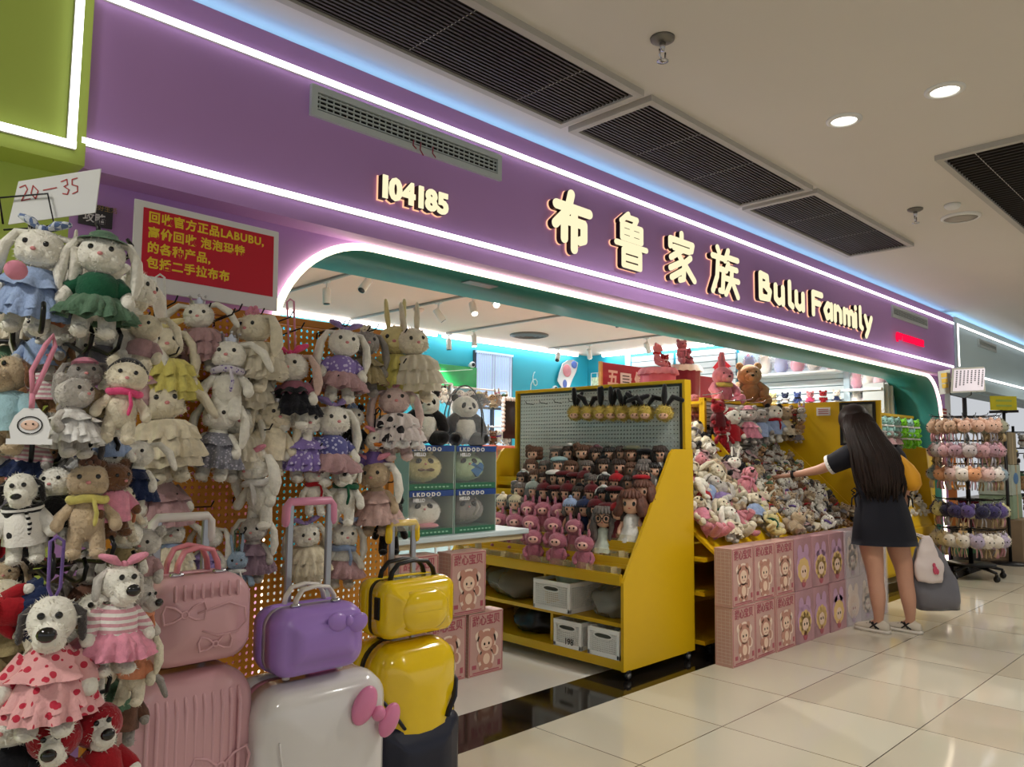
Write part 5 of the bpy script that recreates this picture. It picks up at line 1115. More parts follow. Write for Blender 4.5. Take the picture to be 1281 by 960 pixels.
# mauve hooded dolls
F_mauve=fur('mauve',(172,104,122))
def mauve(px,py,s,label,H=.25):
    x=stepx(s); y=min(max(atX(px,py,x).y,2.74),4.06)
    t=thing('plush_doll',label,'plush toy',(x,y,stepz(s)),R(-60+rnd.uniform(-15,15)),'mauve hooded plush dolls',H)
    def bd():
        m=MB(); m.lathe((0,0,0),[(.002,0),(.16,.0),(.20,.06),(.215,.2),(.2,.36),(.17,.48),(.15,.54)],20,sy=.8)
        m.ell((0,-.0,.70),(.235,.2,.2),nu=18,nv=12)
        for q in(-1,1): m.tube([(q*.17,-.02,.46),(q*.23,-.08,.36),(q*.19,-.14,.28)],[.055,.055,.06],10,round_=True); m.ell((q*.09,-.12,.04),(.085,.1,.05))
        m.fuzz(1000,.03,.35,3); return m
    put('body',CM('m_body',bd,F_mauve),t)
    for q in(-1,1): put('ear',CM('m_ear%d'%q,lambda:MB().tube([(q*.09,0,.84),(q*.115,.0,.93),(q*.11,0,1.0)],[.06,.065,.05],10,round_=True,flat=.6).fuzz(80,.03,.3,4),F_mauve),t)
    put('face',CM('m_face',lambda:MB().ell((0,-.15,.68),(.135,.075,.095),nu=16,nv=10),mat('doll_face_pink',(226,178,166),rough=.6)),t)
    for q in(-1,1): put('eye',CM('m_eye%d'%q,lambda:MB().ell((q*.055,-.218,.69),(.024,.012,.028),nu=8,nv=6),M_eye),t)
    return t
for px,py,s,l in ((668,670,0,'leftmost of three on the lowest step'),(698,672,0,'middle of three on the lowest step'),(731,680,0,'rightmost of three on the lowest step'),(624,650,1,'at the left end of the second step'),(644,650,1,'second from the left on the second step'),(664,650,1,'third from the left on the second step'),(692,655,1,'fourth from the left on the second step'),(719,660,1,'rightmost on the second step'),(662,632,2,'leftmost of three on the third step'),(680,630,2,'middle of three on the third step'),(700,632,2,'rightmost of three on the third step')): mauve(px,py,s,'mauve hooded plush doll with upright ears, '+l)
# yellow fuzzy heads on the white pegboard
F_gold=fur('gold',(206,180,84))
for i,(px,lean) in enumerate(((720,(.5,-.1)),(736,(-.7,.9)),(752,(.05,-.1)),(766,(-.1,.3)),(779,(.5,-.3)),(796,(.8,-.6)),(808,(1.1,-1.2)),(831,(.05,1.2)))):
    p=atX(px,517,4.075); t=thing('hanging_charm','fuzzy yellow doll head with black ribbon ears, %s from the left'%ORD[i],'hanging toy',p,R(-65),'yellow fuzzy heads on the white pegboard',.105)
    def hb():
        m=MB(); m.ell((0,0,0),(.5,.46,.46),nu=16,nv=12); m.fuzz(900,.16,.25,4); return m
    put('head',CM('y_head',hb,F_gold),t); put('face',CM('y_face',lambda:MB().ell((0,-.36,-.18),(.3,.16,.2),nu=12,nv=8),M_skin),t)
    for s in(-1,1): put('eye',CM('y_eye%d'%s,lambda:MB().ell((s*.12,-.52,-.15),.04,nu=8,nv=6),M_eye),t)
    m=MB()
    for q in lean: m.tube([(q*.1,-.05,.42),(q*.45,-.08,.95),(q*.9,-.1,1.65-abs(q)*.75)],[.10,.19,.14],10,round_=True)
    m.ell((0,-.05,.45),.1); part('ribbon_ears',m,F_black,t)
# ---------------------------------------------------------------- plush bin unit
bu=thing('plush_bin','yellow display bin heaped with plush toys behind the gift boxes','display bin',(0,0,0))
for z in (.595,.387,.095): part('shelf',MB().box((5.385,2.95,z),(2.33,.72,.024)),M_yel,bu,False)
part('back_panel',MB().box((5.40,3.42,.66),(2.30,.02,1.25)),M_yel,bu,False)
sp=MB(); sp.prism([(2.53,.06),(2.53,.72),(2.44,.95),(2.36,1.10),(2.36,1.70),(3.38,1.70),(3.38,.06)],lambda a,b,d:(6.56+d,a,b),-.011,.011); part('end_panel',sp,M_yel,bu,False)
def rail(x,y0,z0,y1,z1,h=.13):
    m=MB(); m.prism([(y0,z0-h),(y0,z0),(y1,z1),(y1,z1-h)],lambda a,b,d:(x+d,a,b),-.011,.011); return m
part('divider',rail(5.36,2.56,.70,3.20,1.40,.25),M_yel,bu,False); part('divider',rail(6.50,2.50,.74,3.24,1.44,.3),M_yel,bu,False)
bd=MB()
bd.prism([(2.50,.60),(2.50,.62),(3.40,1.34),(3.40,1.30)],lambda a,b,d:(4.80+d,a,b),-.55,.55); bd.prism([(2.50,.60),(2.50,.62),(3.26,1.24),(3.26,1.20)],lambda a,b,d:(5.93+d,a,b),-.56,.56); part('sloped_bed',bd,M_yel,bu,False)
sw=MB(); nb=18
for k in range(nb): sw.box((5.95,3.268,1.10+.56*(k+.5)/nb),(1.13,.016,.56/nb-.010))
sw.mi=1; sw.box((5.95,3.285,1.38),(1.13,.012,.56)); part('slatwall',sw,[mat('bin_slat',(196,198,190),rough=.5),mat('bin_groove',(120,122,114),rough=.7)],bu,False)
fr=MB(); fr.box((5.37,3.29,1.36),(.03,.05,.66),.002); fr.box((5.95,3.29,1.68),(1.19,.05,.026),.002); part('slatwall_frame',fr,M_yel,bu,False)
part('top_board',MB().box((5.95,3.46,1.655),(1.2,.34,.02)),M_yel,bu,False)
for x in (4.35,5.4,6.45):
    for y in (2.64,3.28): w=MB(); w.cyl((x-.012,y,.024),(x+.012,y,.024),.024,n=14); w.box((x,y,.045),(.03,.04,.03),.004); part('caster',w,M_black,bu)
# big plush heap (cream bunnies and friends)
rnd=random.Random(11)
furs=[F_cream,F_white,F_white,F_cream,F_lgrey,F_beige,F_white,F_pink,F_yellow,F_cream,F_black]
fn_=['cream','white','white','cream','light grey','beige','white','pink','pale yellow','cream','black']
dre=[(None,None,''),('scarf',C_pink,'pink scarf'),('robe',C_blue,'blue robe'),('frill',C_mauve,'mauve dress'),('scarf',C_dgreen,'green scarf'),('knit',C_lilac,'lilac top'),(None,None,''),('robe',C_pink,'pink robe'),('frill',C_cream,'cream dress'),('knit',C_red,'red top'),('scarf',C_grey,'grey scarf'),('robe',C_yel,'lemon robe')]
kinds=[('bunny','lop','plush_bunny','bunny'),('bunny','lop','plush_bunny','bunny'),('bear','bear','plush_bear','bear'),('bunny','up','plush_bunny','upright-eared bunny'),('dog','dog','plush_dog','dog')]
NR=9; NCc=7
RW=['front row','second row','third row','fourth row','fifth row','sixth row','seventh row','eighth row','top row']
for r in range(NR):
    for c in range(NCc):
        t_=(r+.1)/NR; y=2.53+t_*.84+rnd.uniform(-.02,.02); x=4.25+(c+.5)*(1.10/NCc)+rnd.uniform(-.03,.03); z=.665+t_*.70+.04*rnd.random()
        fi=rnd.randrange(len(furs)); di=rnd.randrange(len(dre)); hd,er,nm,kn=kinds[rnd.randrange(len(kinds))]
        H=rnd.uniform(.23,.30); d=dre[di]
        lab='%s plush %s%s, %s from left, %s of large heap'%(fn_[fi],kn,(' in '+d[2]) if d[0] else '',ORD[c],RW[r])
        t=toy(nm,lab,'plush toy','large plush heap beside the yellow doll shelves',(x,y,z),H,0,furs[fi],head=hd,ear=er,pose=rnd.choice(['sit','hang','sit']),dress=d[0],dcol=d[1],fz=700,nose=M_eye if hd=='dog' else None,noser=(.05,.04) if hd=='dog' else (.022,.016),
            rot=(R(rnd.uniform(-60,-15)),R(rnd.uniform(-55,55)),R(rnd.uniform(-75,25))))
# small plush heap
def small_proto(kind,fu,ac,cl):
    m=MB(); m.ell((0,0,.32),(.2,.17,.24),nu=10,nv=7); m.ell((0,-.03,.72),(.25,.22,.22),nu=12,nv=8); m.ell((0,-.22,.66),(.1,.08,.08),nu=8,nv=6)
    for s in(-1,1):
        m.ell((s*.14,-.14,.1),(.1,.14,.09),nu=8,nv=6); m.ell((s*.22,-.07,.38),(.08,.09,.14),nu=8,nv=6)
        if kind=='bear': m.ell((s*.19,0,.92),(.09,.05,.09),nu=8,nv=6)
        if kind=='bunny': m.ell((s*.13,.01,1.08),(.07,.05,.2),nu=8,nv=6)
        if kind=='lop': m.ell((s*.3,0,.62),(.08,.09,.22),nu=8,nv=6)
        if kind=='cat': m.lathe((s*.15,0,.86),[(.09,0),(.01,.16)],8)
    m.fuzz(260,.06,.3,2)
    m.mi=1
    for s in(-1,1): m.ell((s*.1,-.225,.76),(.035,.02,.035),nu=6,nv=5)
    m.ell((0,-.3,.69),(.03,.02,.022),nu=6,nv=5)
    m.mi=2
    if cl=='scarf': m.tube([(.2*math.cos(2*PI*k/10),.17*math.sin(2*PI*k/10)-.02,.53) for k in range(10)],.055,6,loop=True)
    if cl=='dress': m.lathe((0,0,0),[(.14,.54),(.24,.4),(.34,.22)],24,.12,6,cap=False)
    if cl=='hat': m.lathe((0,-.01,0),[(.2,.88),(.19,.95),(.06,1.06),(.002,1.07)],12)
    if cl=='bow':
        for s in(-1,1): m.ell((s*.1,-.06,.94),(.1,.04,.07),nu=8,nv=6)
    return m.me('small_plush',[fu,M_eye,ac])
SPR=[]
for i,(k,fu,fnm,ac,acn,cl) in enumerate((('bear',F_lgrey,'light grey','C_','a brown scarf','scarf'),('bunny',F_grey,'grey','','a dusty dress','dress'),('lop',F_beige,'beige','','a cream dress','dress'),('cat',F_white,'white','','a black bow','bow'),('bear',F_brown,'brown','','a red scarf','scarf'),('bunny',F_lgrey,'pale grey','','a pink bow','bow'),('cat',F_dgrey,'dark grey','','a yellow hat','hat'),('lop',F_white,'white','','a purple scarf','scarf'),('bear',F_tan,'tan','','a green hat','hat'),('bear',F_beige,'beige','','a grey dress','dress'))):
    acm=[C_brown,C_mauve,C_cream,C_black,C_red,C_pink,C_yel,C_purple,C_green,C_grey][i]
    SPR.append((small_proto(k,fu,acm,cl),fnm,{'bear':'bear','bunny':'upright-eared bunny','lop':'lop-eared bunny','cat':'cat'}[k],acn))
NR2,NC2=11,13
RW2=['front row']+[ORD[k]+' row' for k in range(1,10)]+['top row']
def small(i,x,y,z,H,rot,label,grp):
    o=put('small_plush',SPR[i][0]); o.location=(x,y,z); o.scale=(H,)*3; o.rotation_euler=rot; tag(o,label,'plush toy',grp); return o
for r in range(NR2):
    for c in range(NC2):
        t_=(r+.1)/NR2; y=2.53+t_*.68+rnd.uniform(-.012,.012); x=5.42+(c+.5)*(1.05/NC2)+rnd.uniform(-.015,.015); z=.66+t_*.60+.03*rnd.random()
        i=rnd.randrange(len(SPR)); s=SPR[i]
        small(i,x,y,z,rnd.uniform(.12,.15),(R(rnd.uniform(-55,-5)),R(rnd.uniform(-40,40)),R(rnd.uniform(-85,35))),'small %s %s with %s, %s in %s of small heap'%(s[1],s[2],s[3],ORD[c],RW2[r]),'small plush heap the woman reaches into')
# plush hanging on the slatwall
def chrome_hook(k,x,z,y=3.26,L=.16): single('display_hook',MB().tube([(x,y,z),(x,y-L,z+.01),(x,y-L-.015,z+.025)],.004,6),M_chrome,'chrome hook holding a plush on the slatwall, %s from the left'%ORD[k],'hook','chrome hooks on the slatwall')
HB='plush toys hanging on the slatwall above the bins'
for i,(px,py,h,fu,nm,cat_,kw,lab) in enumerate(((898,520,48,F_red,'plush_bear','bear',dict(dress='robe',dcol=C_dr),'dark red plush bear hanging leftmost on the slatwall under the pink plush'),
 (915,535,58,F_white,'plush_bear','bear',dict(dress='robe',dcol=C_red,bow='hood',bcol=F_red),'plush bear in a bright red hooded suit on the slatwall'),
 (905,545,44,F_red,'plush_bear','bear',dict(dress='scarf',dcol=C_white),'red plush bear with white scarf hanging low on the slatwall'),
 (936,530,52,F_lgrey,'plush_bear','bear',dict(dress='frill',dcol=C_pink,bow='hat',bcol=C_pink),'grey plush bear with a pale pink hat and dress on the slatwall'),
 (952,532,50,F_grey,'plush_bear','bear',dict(dress='robe',dcol=C_blue),'grey plush bear in a blue robe in the middle of the slatwall'),
 (968,528,52,F_white,'plush_bear','bear',dict(dress='robe',dcol=C_blue,earfur=F_black,dress2='scarf',d2col=C_red),'black and white plush with red scarf on the slatwall'),
 (983,528,48,F_beige,'plush_bear','bear',dict(dress='frill',dcol=C_cream),'beige plush bear in a cream dress at the right of the slatwall'))):
    p=atY(px,py,3.13); H=h*depth(p)/FPX; toy(nm,lab,'plush toy',HB,(p.x,p.y,p.z-H*.5),H,R(-30+rnd.uniform(-20,20)),fu,head='bear',ear='bear',**kw); chrome_hook([0,2,1,3,4,5,6][i],p.x,p.z+H*.55)
for i,(px,py) in enumerate(((995,520),(1001,532),(992,538),(1003,518),(999,545))):
    p=atX(px,py,6.47); small([4,8,6,5,9][i],p.x,p.y,p.z-.07,.14,(0,0,R(-70)),'small %s plush in the bunch hanging on the yellow end panel, %s of five'%(['brown','tan','dark grey','pale','beige'][i],ORD[i]),'bunch of plush on the yellow end panel')
p=atX(998,511,6.5); single('display_hook',MB().tube([(6.55,p.y,p.z),(6.40,p.y,p.z+.01),(6.385,p.y,p.z+.02)],.004,6),M_chrome,'chrome hook on the yellow end panel above a bunch of plush','hook')
# framed picture and notice on the end panel (facing the camera side)
fp=thing('picture_frame','black framed picture on the yellow end panel beside the woman','picture',(6.545,2.54,1.51))
fr=MB()
for s in(-1,1): fr.box((-.008,s*.135,0),(.02,.02,.36)); fr.box((-.008,0,s*.17),(.02,.25,.02))
part('frame',fr,M_black,fp,False)
part('print',MB().box((-.003,0,0),(.008,.25,.32)),mat('collage_print',(150,150,136),rough=.35,var=.8,vscale=12),fp,False)
nt=thing('notice','small white notice with red text lines on the yellow end panel','notice',(6.546,2.83,1.62))
part('sheet',MB().box((0,0,0),(.004,.12,.07)),M_card,nt,False)
g=MB()
for k in range(3): g.box((-.003,0,.018-.018*k),(.002,.09,.006))
part('text_lines',g,mat('notice_red',(170,70,70)),nt,False)
# big plush on top of the bin unit
def bigbear(x,y,z,H,rz,fu,label,ears,mz,extra=None):
    t=thing('plush_bear' if ears=='bear' else 'plush_bunny',label,'plush toy',(x,y,z),rz,None,H)
    m=MB(); m.ell((0,.02,.3),(.27,.24,.3),nu=18,nv=12); m.ell((0,-.04,.72),(.27,.25,.24),nu=20,nv=14); m.ell((0,-.24,.66),(.15,.13,.11),nu=14,nv=10); m.ell((0,.0,.52),(.2,.18,.12))
    for s in(-1,1):
        m.tube([(s*.2,-.02,.5),(s*.33,-.1,.38),(s*.27,-.24,.27)],[.1,.1,.1],12,round_=True); m.tube([(s*.16,-.05,.1),(s*.26,-.24,.1),(s*.29,-.38,.12)],[.12,.12,.1],12,round_=True); m.ell((s*.3,-.42,.14),(.1,.06,.12))
    m.fuzz(1800,.02,.3,3); part('body',m,fu,t)
    for s in(-1,1):
        if ears=='bear': e=MB().ell((s*.2,0,.93),(.09,.06,.09))
        else: e=MB().tube([(s*.03,.0,.9),(s*.045,.01,1.1),(s*.03,.0,1.3)],[.075,.07,.045],10,round_=True,flat=.7)
        e.fuzz(120,.02,.3,2); part('ear',e,fu,t)
        part('eye',MB().ell((s*.1,-.265,.78),.02,nu=8,nv=6),M_eye,t)
    part('nose',MB().ell((0,-.37,.69),(.04,.025,.03),nu=10,nv=6),M_eye,t); part('muzzle_patch',MB().ell((0,-.25,.65),(.13,.125,.095),nu=14,nv=10),mz,t)
    if extra: part('scarf',MB().tube([(.21*math.cos(2*PI*k/16),.19*math.sin(2*PI*k/16)-.02,.5) for k in range(16)],.06,8,loop=True),extra,t)
    return t
bigbear(5.93,3.44,1.666,.345,R(-30),fur('bubblegum',(226,140,160)),'large pink plush bunny with tall ears sitting on the bin unit','up',fur('bubblegum_light',(232,170,180)),C_yel)
bigbear(6.36,3.42,1.666,.40,R(-48),F_tan,'large tan plush bear sitting beside the pink plush on the bin unit','bear',fur('tan_light',(190,156,116)))
# red and pink stands behind the doll shelves
def stand(x,y,zt,r,mt,lace,label,seed):
    t=thing('draped_stand',label,'display stand',(x,y,0)); m=MB(); m.lathe((0,0,0),[(r*.9,.0),(r*.86,.6),(r*.9,1.2),(r,zt-.03),(r*.98,zt),(.002,zt)],40,.05,11); part('drape',m,mt,t)
    l=MB(); l.lathe((0,0,0),[(r*1.0,zt),(r*1.1,zt-.025),(r*1.14,zt-.06)],64,.07,16,cap=False); part('lace_trim',l,lace,t)
    return t
stand(6.27,4.05,2.08,.16,mat('velvet_red',(118,24,50),rough=.8,sheen=.4),C_white,'tall dark red draped stand with white lace rim',1)
stand(5.86,4.05,2.02,.16,mat('satin_pink',(206,96,120),rough=.5),C_pink,'tall pink draped stand left of the dark red one',2)
toy('plush_bear','mauve plush bear with pale muzzle sitting on the red lace stand','plush toy',None,(6.20,4.02,2.08),.26,R(-20),F_mauve,head='bear',ear='bear',pose='sit',dress='scarf',dcol=C_pink)
toy('plush_bear','mauve red plush bear leaning at the right of the red lace stand','plush toy',None,(6.36,4.06,2.08),.20,R(-60),fur('wine',(140,60,80)),head='bear',ear='cat',pose='sit',dress='frill',dcol=C_dr)
toy('plush_bear','pink plush bear with red scarf sitting on the pink stand','plush toy',None,(5.80,4.02,2.02),.24,R(20),fur('rose',(214,130,146)),head='bear',ear='bear',pose='sit',dress='scarf',dcol=C_red)
toy('plush_bear','small red plush bear beside the scarf bear on the pink stand','plush toy',None,(5.95,4.03,2.02),.15,R(-40),F_red,head='bear',ear='bear',pose='sit',dress='scarf',dcol=C_white)
# plush bunches on a rack behind the bin
for i,(px,py,h) in enumerate(((868,505,30),(878,512,30),(872,525,34),(882,528,34),(866,545,36),(880,545,36))):
    p=atY(px,py,3.62); H=h*depth(p)/FPX; toy('plush_bear' if i%2 else 'plush_bunny','%s plush %s in the bunch hanging between doll shelves and bin, %s of six'%(['pink','cream','mauve','beige','pink','white'][i],'bear' if i%2 else 'bunny',ORD[i]),'plush toy','plush bunch beside the red stand',(p.x,p.y,p.z-H/2),H,R(-35),[F_pink,F_cream,F_mauve,F_beige,F_pink,F_white][i],head='bear' if i%2 else 'bunny',ear='bear' if i%2 else 'lop',dress='frill',dcol=[C_mauve,C_pink][i%2])
rs=thing('hanging_rack','dark hanging pole behind the bin carrying a bunch of plush','display rack',(5.13,3.72,0))
part('pole',MB().cyl((0,0,0.02),(0,0,1.75),.014,n=10),M_blackm,rs); part('base',MB().lathe((0,0,0),[(.16,0),(.16,.012),(.02,.03),(.014,.03)],24),M_blackm,rs)
for k in range(6): part('hook',MB().tube([(0,0,1.70-.06*k),(-.12+.04*k,-.14,1.71-.06*k)],.004,6),M_blackm,rs)
# red banner
bn=thing('banner','red holiday banner board with pale Chinese characters above the doll shelves','banner',(5.72,4.60,0))
part('board',MB().box((1.05,0,1.98),(2.10,.02,.26),.002),mat('banner_red',(160,22,46),rough=.5),bn,False)
part('edge',MB().box((-.012,0,1.98),(.03,.03,.27)),mat('banner_edge',(206,160,90),rough=.5),bn,False)
for i,ch in enumerate('五一假期'):
    me=words(ch,.17,.001,.006); part('lettering',MB().mesh(me,lambda a,b,c,i=i:(.08+i*.215+a,-.0115-c,1.91+b)),mat('banner_cream',(226,200,190),rough=.6),bn,False)
part('tag_card',MB().box((.36,-.016,1.97),(.17,.006,.12),.001),M_card,bn,False)
g=MB()
for k in range(3): g.box((.36,-.020,2.0-.03*k),(.11,.002,.01))
part('tag_text',g,M_black,bn,False)
w=MB()
for s in(-1,1): w.tube([(1.62+s*.05,-.014,2.06),(1.62+s*.03,-.014,1.98),(1.62,-.014,1.93),(1.62+s*-.05,-.014,1.90)],.007,6)
part('ribbon_motif',w,mat('banner_cream',(226,200,190)),bn)
for x in (.1,2.0): part('post',MB().box((x,.03,.93),(.04,.03,1.84)),M_blackm,bn,False)
# ---------------------------------------------------------------- pink box row in front of the bin
X0=4.17+GW/2
for i in range(9):
    k=1 if i<3 else 2 if i<6 else 3
    desc=['pink','pink','pink','violet and gold','violet and gold','violet and gold','pale lilac wrapped','pale lilac wrapped','pale lilac wrapped'][i]
    x=X0+i*.2655; y=2.43-.002*i
    gift(x+(.004 if i%2 else 0),y+(.006 if i%3==1 else 0),0,k,'%s gift box in the lower row by the aisle, %s from the left'%(desc,ORD[i]),R((-1,.8,0)[i%3]))
    gift(x+(.003 if i%2 else -.003),y+(.004 if i%2 else 0),GH+.002,k,'%s gift box in the upper row by the aisle, %s from the left'%(desc,ORD[i]),R((.6,-.5,.2)[i%3]))
single('clear_film',MB().box((X0+7*.2655,2.348,.347),(.80,.003,.69)),mat('clear_film',(235,235,240),rough=.12,alpha=.18,coat=1),'clear plastic film over the right end of the box row','film',smooth=False)
# ---------------------------------------------------------------- woman reaching into the bin (local x = to the right seen from behind-left, y = away from the viewer)
WR0=V((5.80,2.12,0)); WA=math.atan2(-.702,.712)
wm=thing('person','woman with long dark hair in a short navy dress reaching into the toy bin','person',WR0,WA)
def skin_mesh(nodes,edges,name,m_,parent,sub=2,root=0):
    me=bpy.data.meshes.new(name); me.from_pydata([n_[0] for n_ in nodes],edges,[])
    o=bpy.data.objects.new(name,me); col.objects.link(o)
    sk=o.modifiers.new('skin','SKIN'); sk.use_smooth_shade=True; sk.branch_smoothing=.6
    lay=me.skin_vertices[0] if me.skin_vertices else None
    if lay is None:
        bpy.context.view_layer.update(); 
    ss=o.modifiers.new('sub','SUBSURF'); ss.levels=sub; ss.render_levels=sub
    return o
def limb_body(parent):
    # one continuous surface grown over a joint skeleton with a skin modifier
    N=[];E=[]
    def n(p,r,prev=None):
        N.append((p,r)); i=len(N)-1
        if prev is not None: E.append((prev,i))
        return i
    pel=n((0.02,0,.86),(.125,.10))
    sp=n((.01,0,.98),(.105,.085),pel); ch=n((-.01,.01,1.14),(.125,.09),sp); up=n((-.02,.02,1.26),(.10,.07),ch); nk=n((-.06,.04,1.355),(.05,.05),up)
    hd=n((-.10,.075,1.44),(.072,.078),nk); h2=n((-.125,.09,1.51),(.085,.09),hd); h3=n((-.135,.095,1.575),(.06,.065),h2)
    for s,hx,kx,ax,fy in((-1,-.075,-.045,-.03,.0),(1,.115,.165,.195,-.02)):
        hp=n((hx,0,.80),(.095,.09),pel); th=n((hx*.8+kx*.2,.0,.60),(.088,.085),hp); t2=n((kx+(.0),.0,.44),(.066,.064),th); kn=n((kx,-.004,.36),(.056,.056),t2); cf=n((kx*.6+ax*.4,-.02,.25),(.056,.058),kn); c2=n((kx*.2+ax*.8,-.012,.13),(.038,.038),cf); an=n((ax,0,.07),(.031,.034),c2); ft=n((ax-.035,.045,.035),(.034,.03),an); n((ax-.075,.09,.028),(.034,.022),ft)
    # left arm reaching to the toys
    s1=n((-.165,.05,1.245),(.056,.056),up); e1=n((-.29,.17,1.165),(.042,.042),s1); e1b=n((-.34,.22,1.135),(.038,.038),e1); w0=n((-.46,.33,1.10),(.028,.026),e1b); w1=n((-.505,.365,1.09),(.022,.018),w0)
    pm=n((-.55,.40,1.083),(.036,.018),w1); kn1=n((-.585,.428,1.075),(.040,.016),pm)
    for k,(dx,dy,L) in enumerate(((-.020,.030,.9),(-.006,.014,1.05),(.008,-.002,1.0),(.020,-.016,.8))):
        b0=n((-.598+dx*1.0,.44+dy,1.072),(.0095,.0095),kn1); b1=n((-.620+dx*1.1,.462+dy*1.1,1.060),(.0085,.0085),b0); b2=n((-.634+dx*1.1,.472+dy*1.1,1.040-.004*k),(.0078,.0078),b1); n((-.638+dx*1.1,.474+dy*1.1,1.018),(.007,.007),b2)
    t0=n((-.545,.437,1.078),(.012,.012),pm); t1=n((-.562,.468,1.068),(.0095,.0095),t0); n((-.586,.482,1.050),(.008,.008),t1)
    # right arm hanging, holding bag handles
    s2=n((.10,-.02,1.24),(.056,.056),up); e2=n((.165,-.02,1.08),(.041,.041),s2); e2b=n((.185,-.01,1.02),(.038,.038),e2); v0=n((.20,.03,.87),(.028,.026),e2b); v1=n((.205,.045,.82),(.022,.019),v0)
    p2=n((.208,.055,.775),(.024,.034),v1); k2=n((.208,.06,.745),(.020,.036),p2)
    for k,dy in enumerate((.030,.010,-.010,-.028)):
        b0=n((.206,.06+dy,.725),(.0095,.0095),k2); b1=n((.196,.06+dy,.702),(.0085,.0085),b0); b2=n((.178,.06+dy,.700),(.008,.008),b1); n((.172,.06+dy,.716),(.007,.007),b2)
    t0=n((.196,.092,.765),(.011,.011),p2); t1=n((.184,.100,.742),(.0095,.0095),t0); n((.178,.092,.722),(.008,.008),t1)
    me=bpy.data.meshes.new('skeleton'); me.from_pydata([q[0] for q in N],E,[])
    o=bpy.data.objects.new('skeleton',me); col.objects.link(o)
    sk=o.modifiers.new('skin','SKIN'); sk.use_smooth_shade=True
    if not me.skin_vertices:
        import bmesh as bm_
        b=bm_.new(); b.from_mesh(me); L=b.verts.layers.skin.verify()
        for v,q in zip(b.verts,N): v[L].radius=q[1]; v[L].use_root=(v.index==0)
        b.to_mesh(me); b.free()
    else:
        for v,q in zip(me.skin_vertices[0].data,N): v.radius=q[1]
        me.skin_vertices[0].data[0].use_root=True
    ss=o.modifiers.new('sub','SUBSURF'); ss.levels=2; ss.render_levels=2
    dg=bpy.context.evaluated_depsgraph_get(); dg.update()
    out=bpy.data.meshes.new_from_object(o.evaluated_get(dg)); bpy.data.objects.remove(o)
    out.name='body'; out.materials.clear(); out.materials.append(mat('skin',(188,140,116),rough=.55,var=.05,vscale=10))
    out.polygons.foreach_set('use_smooth',[True]*len(out.polygons))
    put('body',out,parent)
limb_body(wm)
M_dress=mat('dress_navy',(10,11,24),rough=.85,var=.15,vscale=6,bump=.15,bscale=30)
def ring(cx,cy,z,rx,ry,n=36,wv=0,ph=0): return [(cx+rx*(1+wv*math.sin(9*a+ph))*math.cos(a),cy+ry*(1+wv*math.sin(9*a+ph))*math.sin(a),z) for a in [2*PI*k/n for k in range(n)]]
d=MB()
d.loft([ring(*r) for r in ((.03,0,.615,.232,.165,36,.012),(.03,0,.615,.228,.16,36,.012),)]+[ring(*r) for r in ((.03,0,.66,.222,.158,36,.014),(.025,0,.76,.205,.15,36,.012),(.02,0,.86,.185,.138,36,.01,1),(.01,0,.94,.168,.122,36,.012,1),(.005,0,.985,.158,.114,36,.012,1),(.0,.0,1.03,.158,.114,36,.008),(-.01,.01,1.12,.165,.118),(-.018,.015,1.20,.17,.112),(-.025,.02,1.27,.155,.10),(-.04,.03,1.325,.11,.085),(-.055,.035,1.36,.068,.066))],cap=False)
for pts,rr in((((-.12,.03,1.275),(-.19,.07,1.235),(-.245,.13,1.195),(-.275,.158,1.178)),(.085,.082,.074,.072)),(((.07,-.01,1.275),(.115,-.02,1.22),(.145,-.022,1.15),(.155,-.02,1.12)),(.085,.08,.07,.066))): d.tube(pts,list(rr),18,cap=False)
part('dress',d,M_dress,wm)
M_trim=mat('dress_trim_white',(226,224,220),rough=.8)
part('sleeve_trim',MB().tube([(-.268,.152,1.182),(-.285,.167,1.173)],[.0735,.0725],18,cap=False),M_trim,wm,label='white sleeve edge'); part('sleeve_trim',MB().tube([(.153,-.02,1.128),(.156,-.02,1.108)],[.0675,.0665],18,cap=False),M_trim,wm,label='white sleeve edge')
part('collar_trim',MB().tube([(-.055+.07*math.cos(a),.035+.068*math.sin(a),1.362+.006*math.sin(a)) for a in [2*PI*k/24 for k in range(24)]],.007,8,loop=True),M_trim,wm,label='white collar edge')
for sx,x in((-1,-.155),(1,.175)):
    b=MB(); y=-.02
    for q,(lx,lz) in enumerate(((.055,.03),(.05,-.035))): b.tube([(x,y,.985),(x+sx*lx*.6,y-.01,.985+lz),(x+sx*lx,y-.01,.985+lz*.4),(x+sx*lx*.5,y,.98)],.005,6)
    for q in(0,1): b.tube([(x,y,.985),(x+sx*(.03+.02*q),y-.005,.94),(x+sx*(.02+.035*q),y-.005,.88)],.005,6)
    part('waist_tie',b,M_dress,wm)
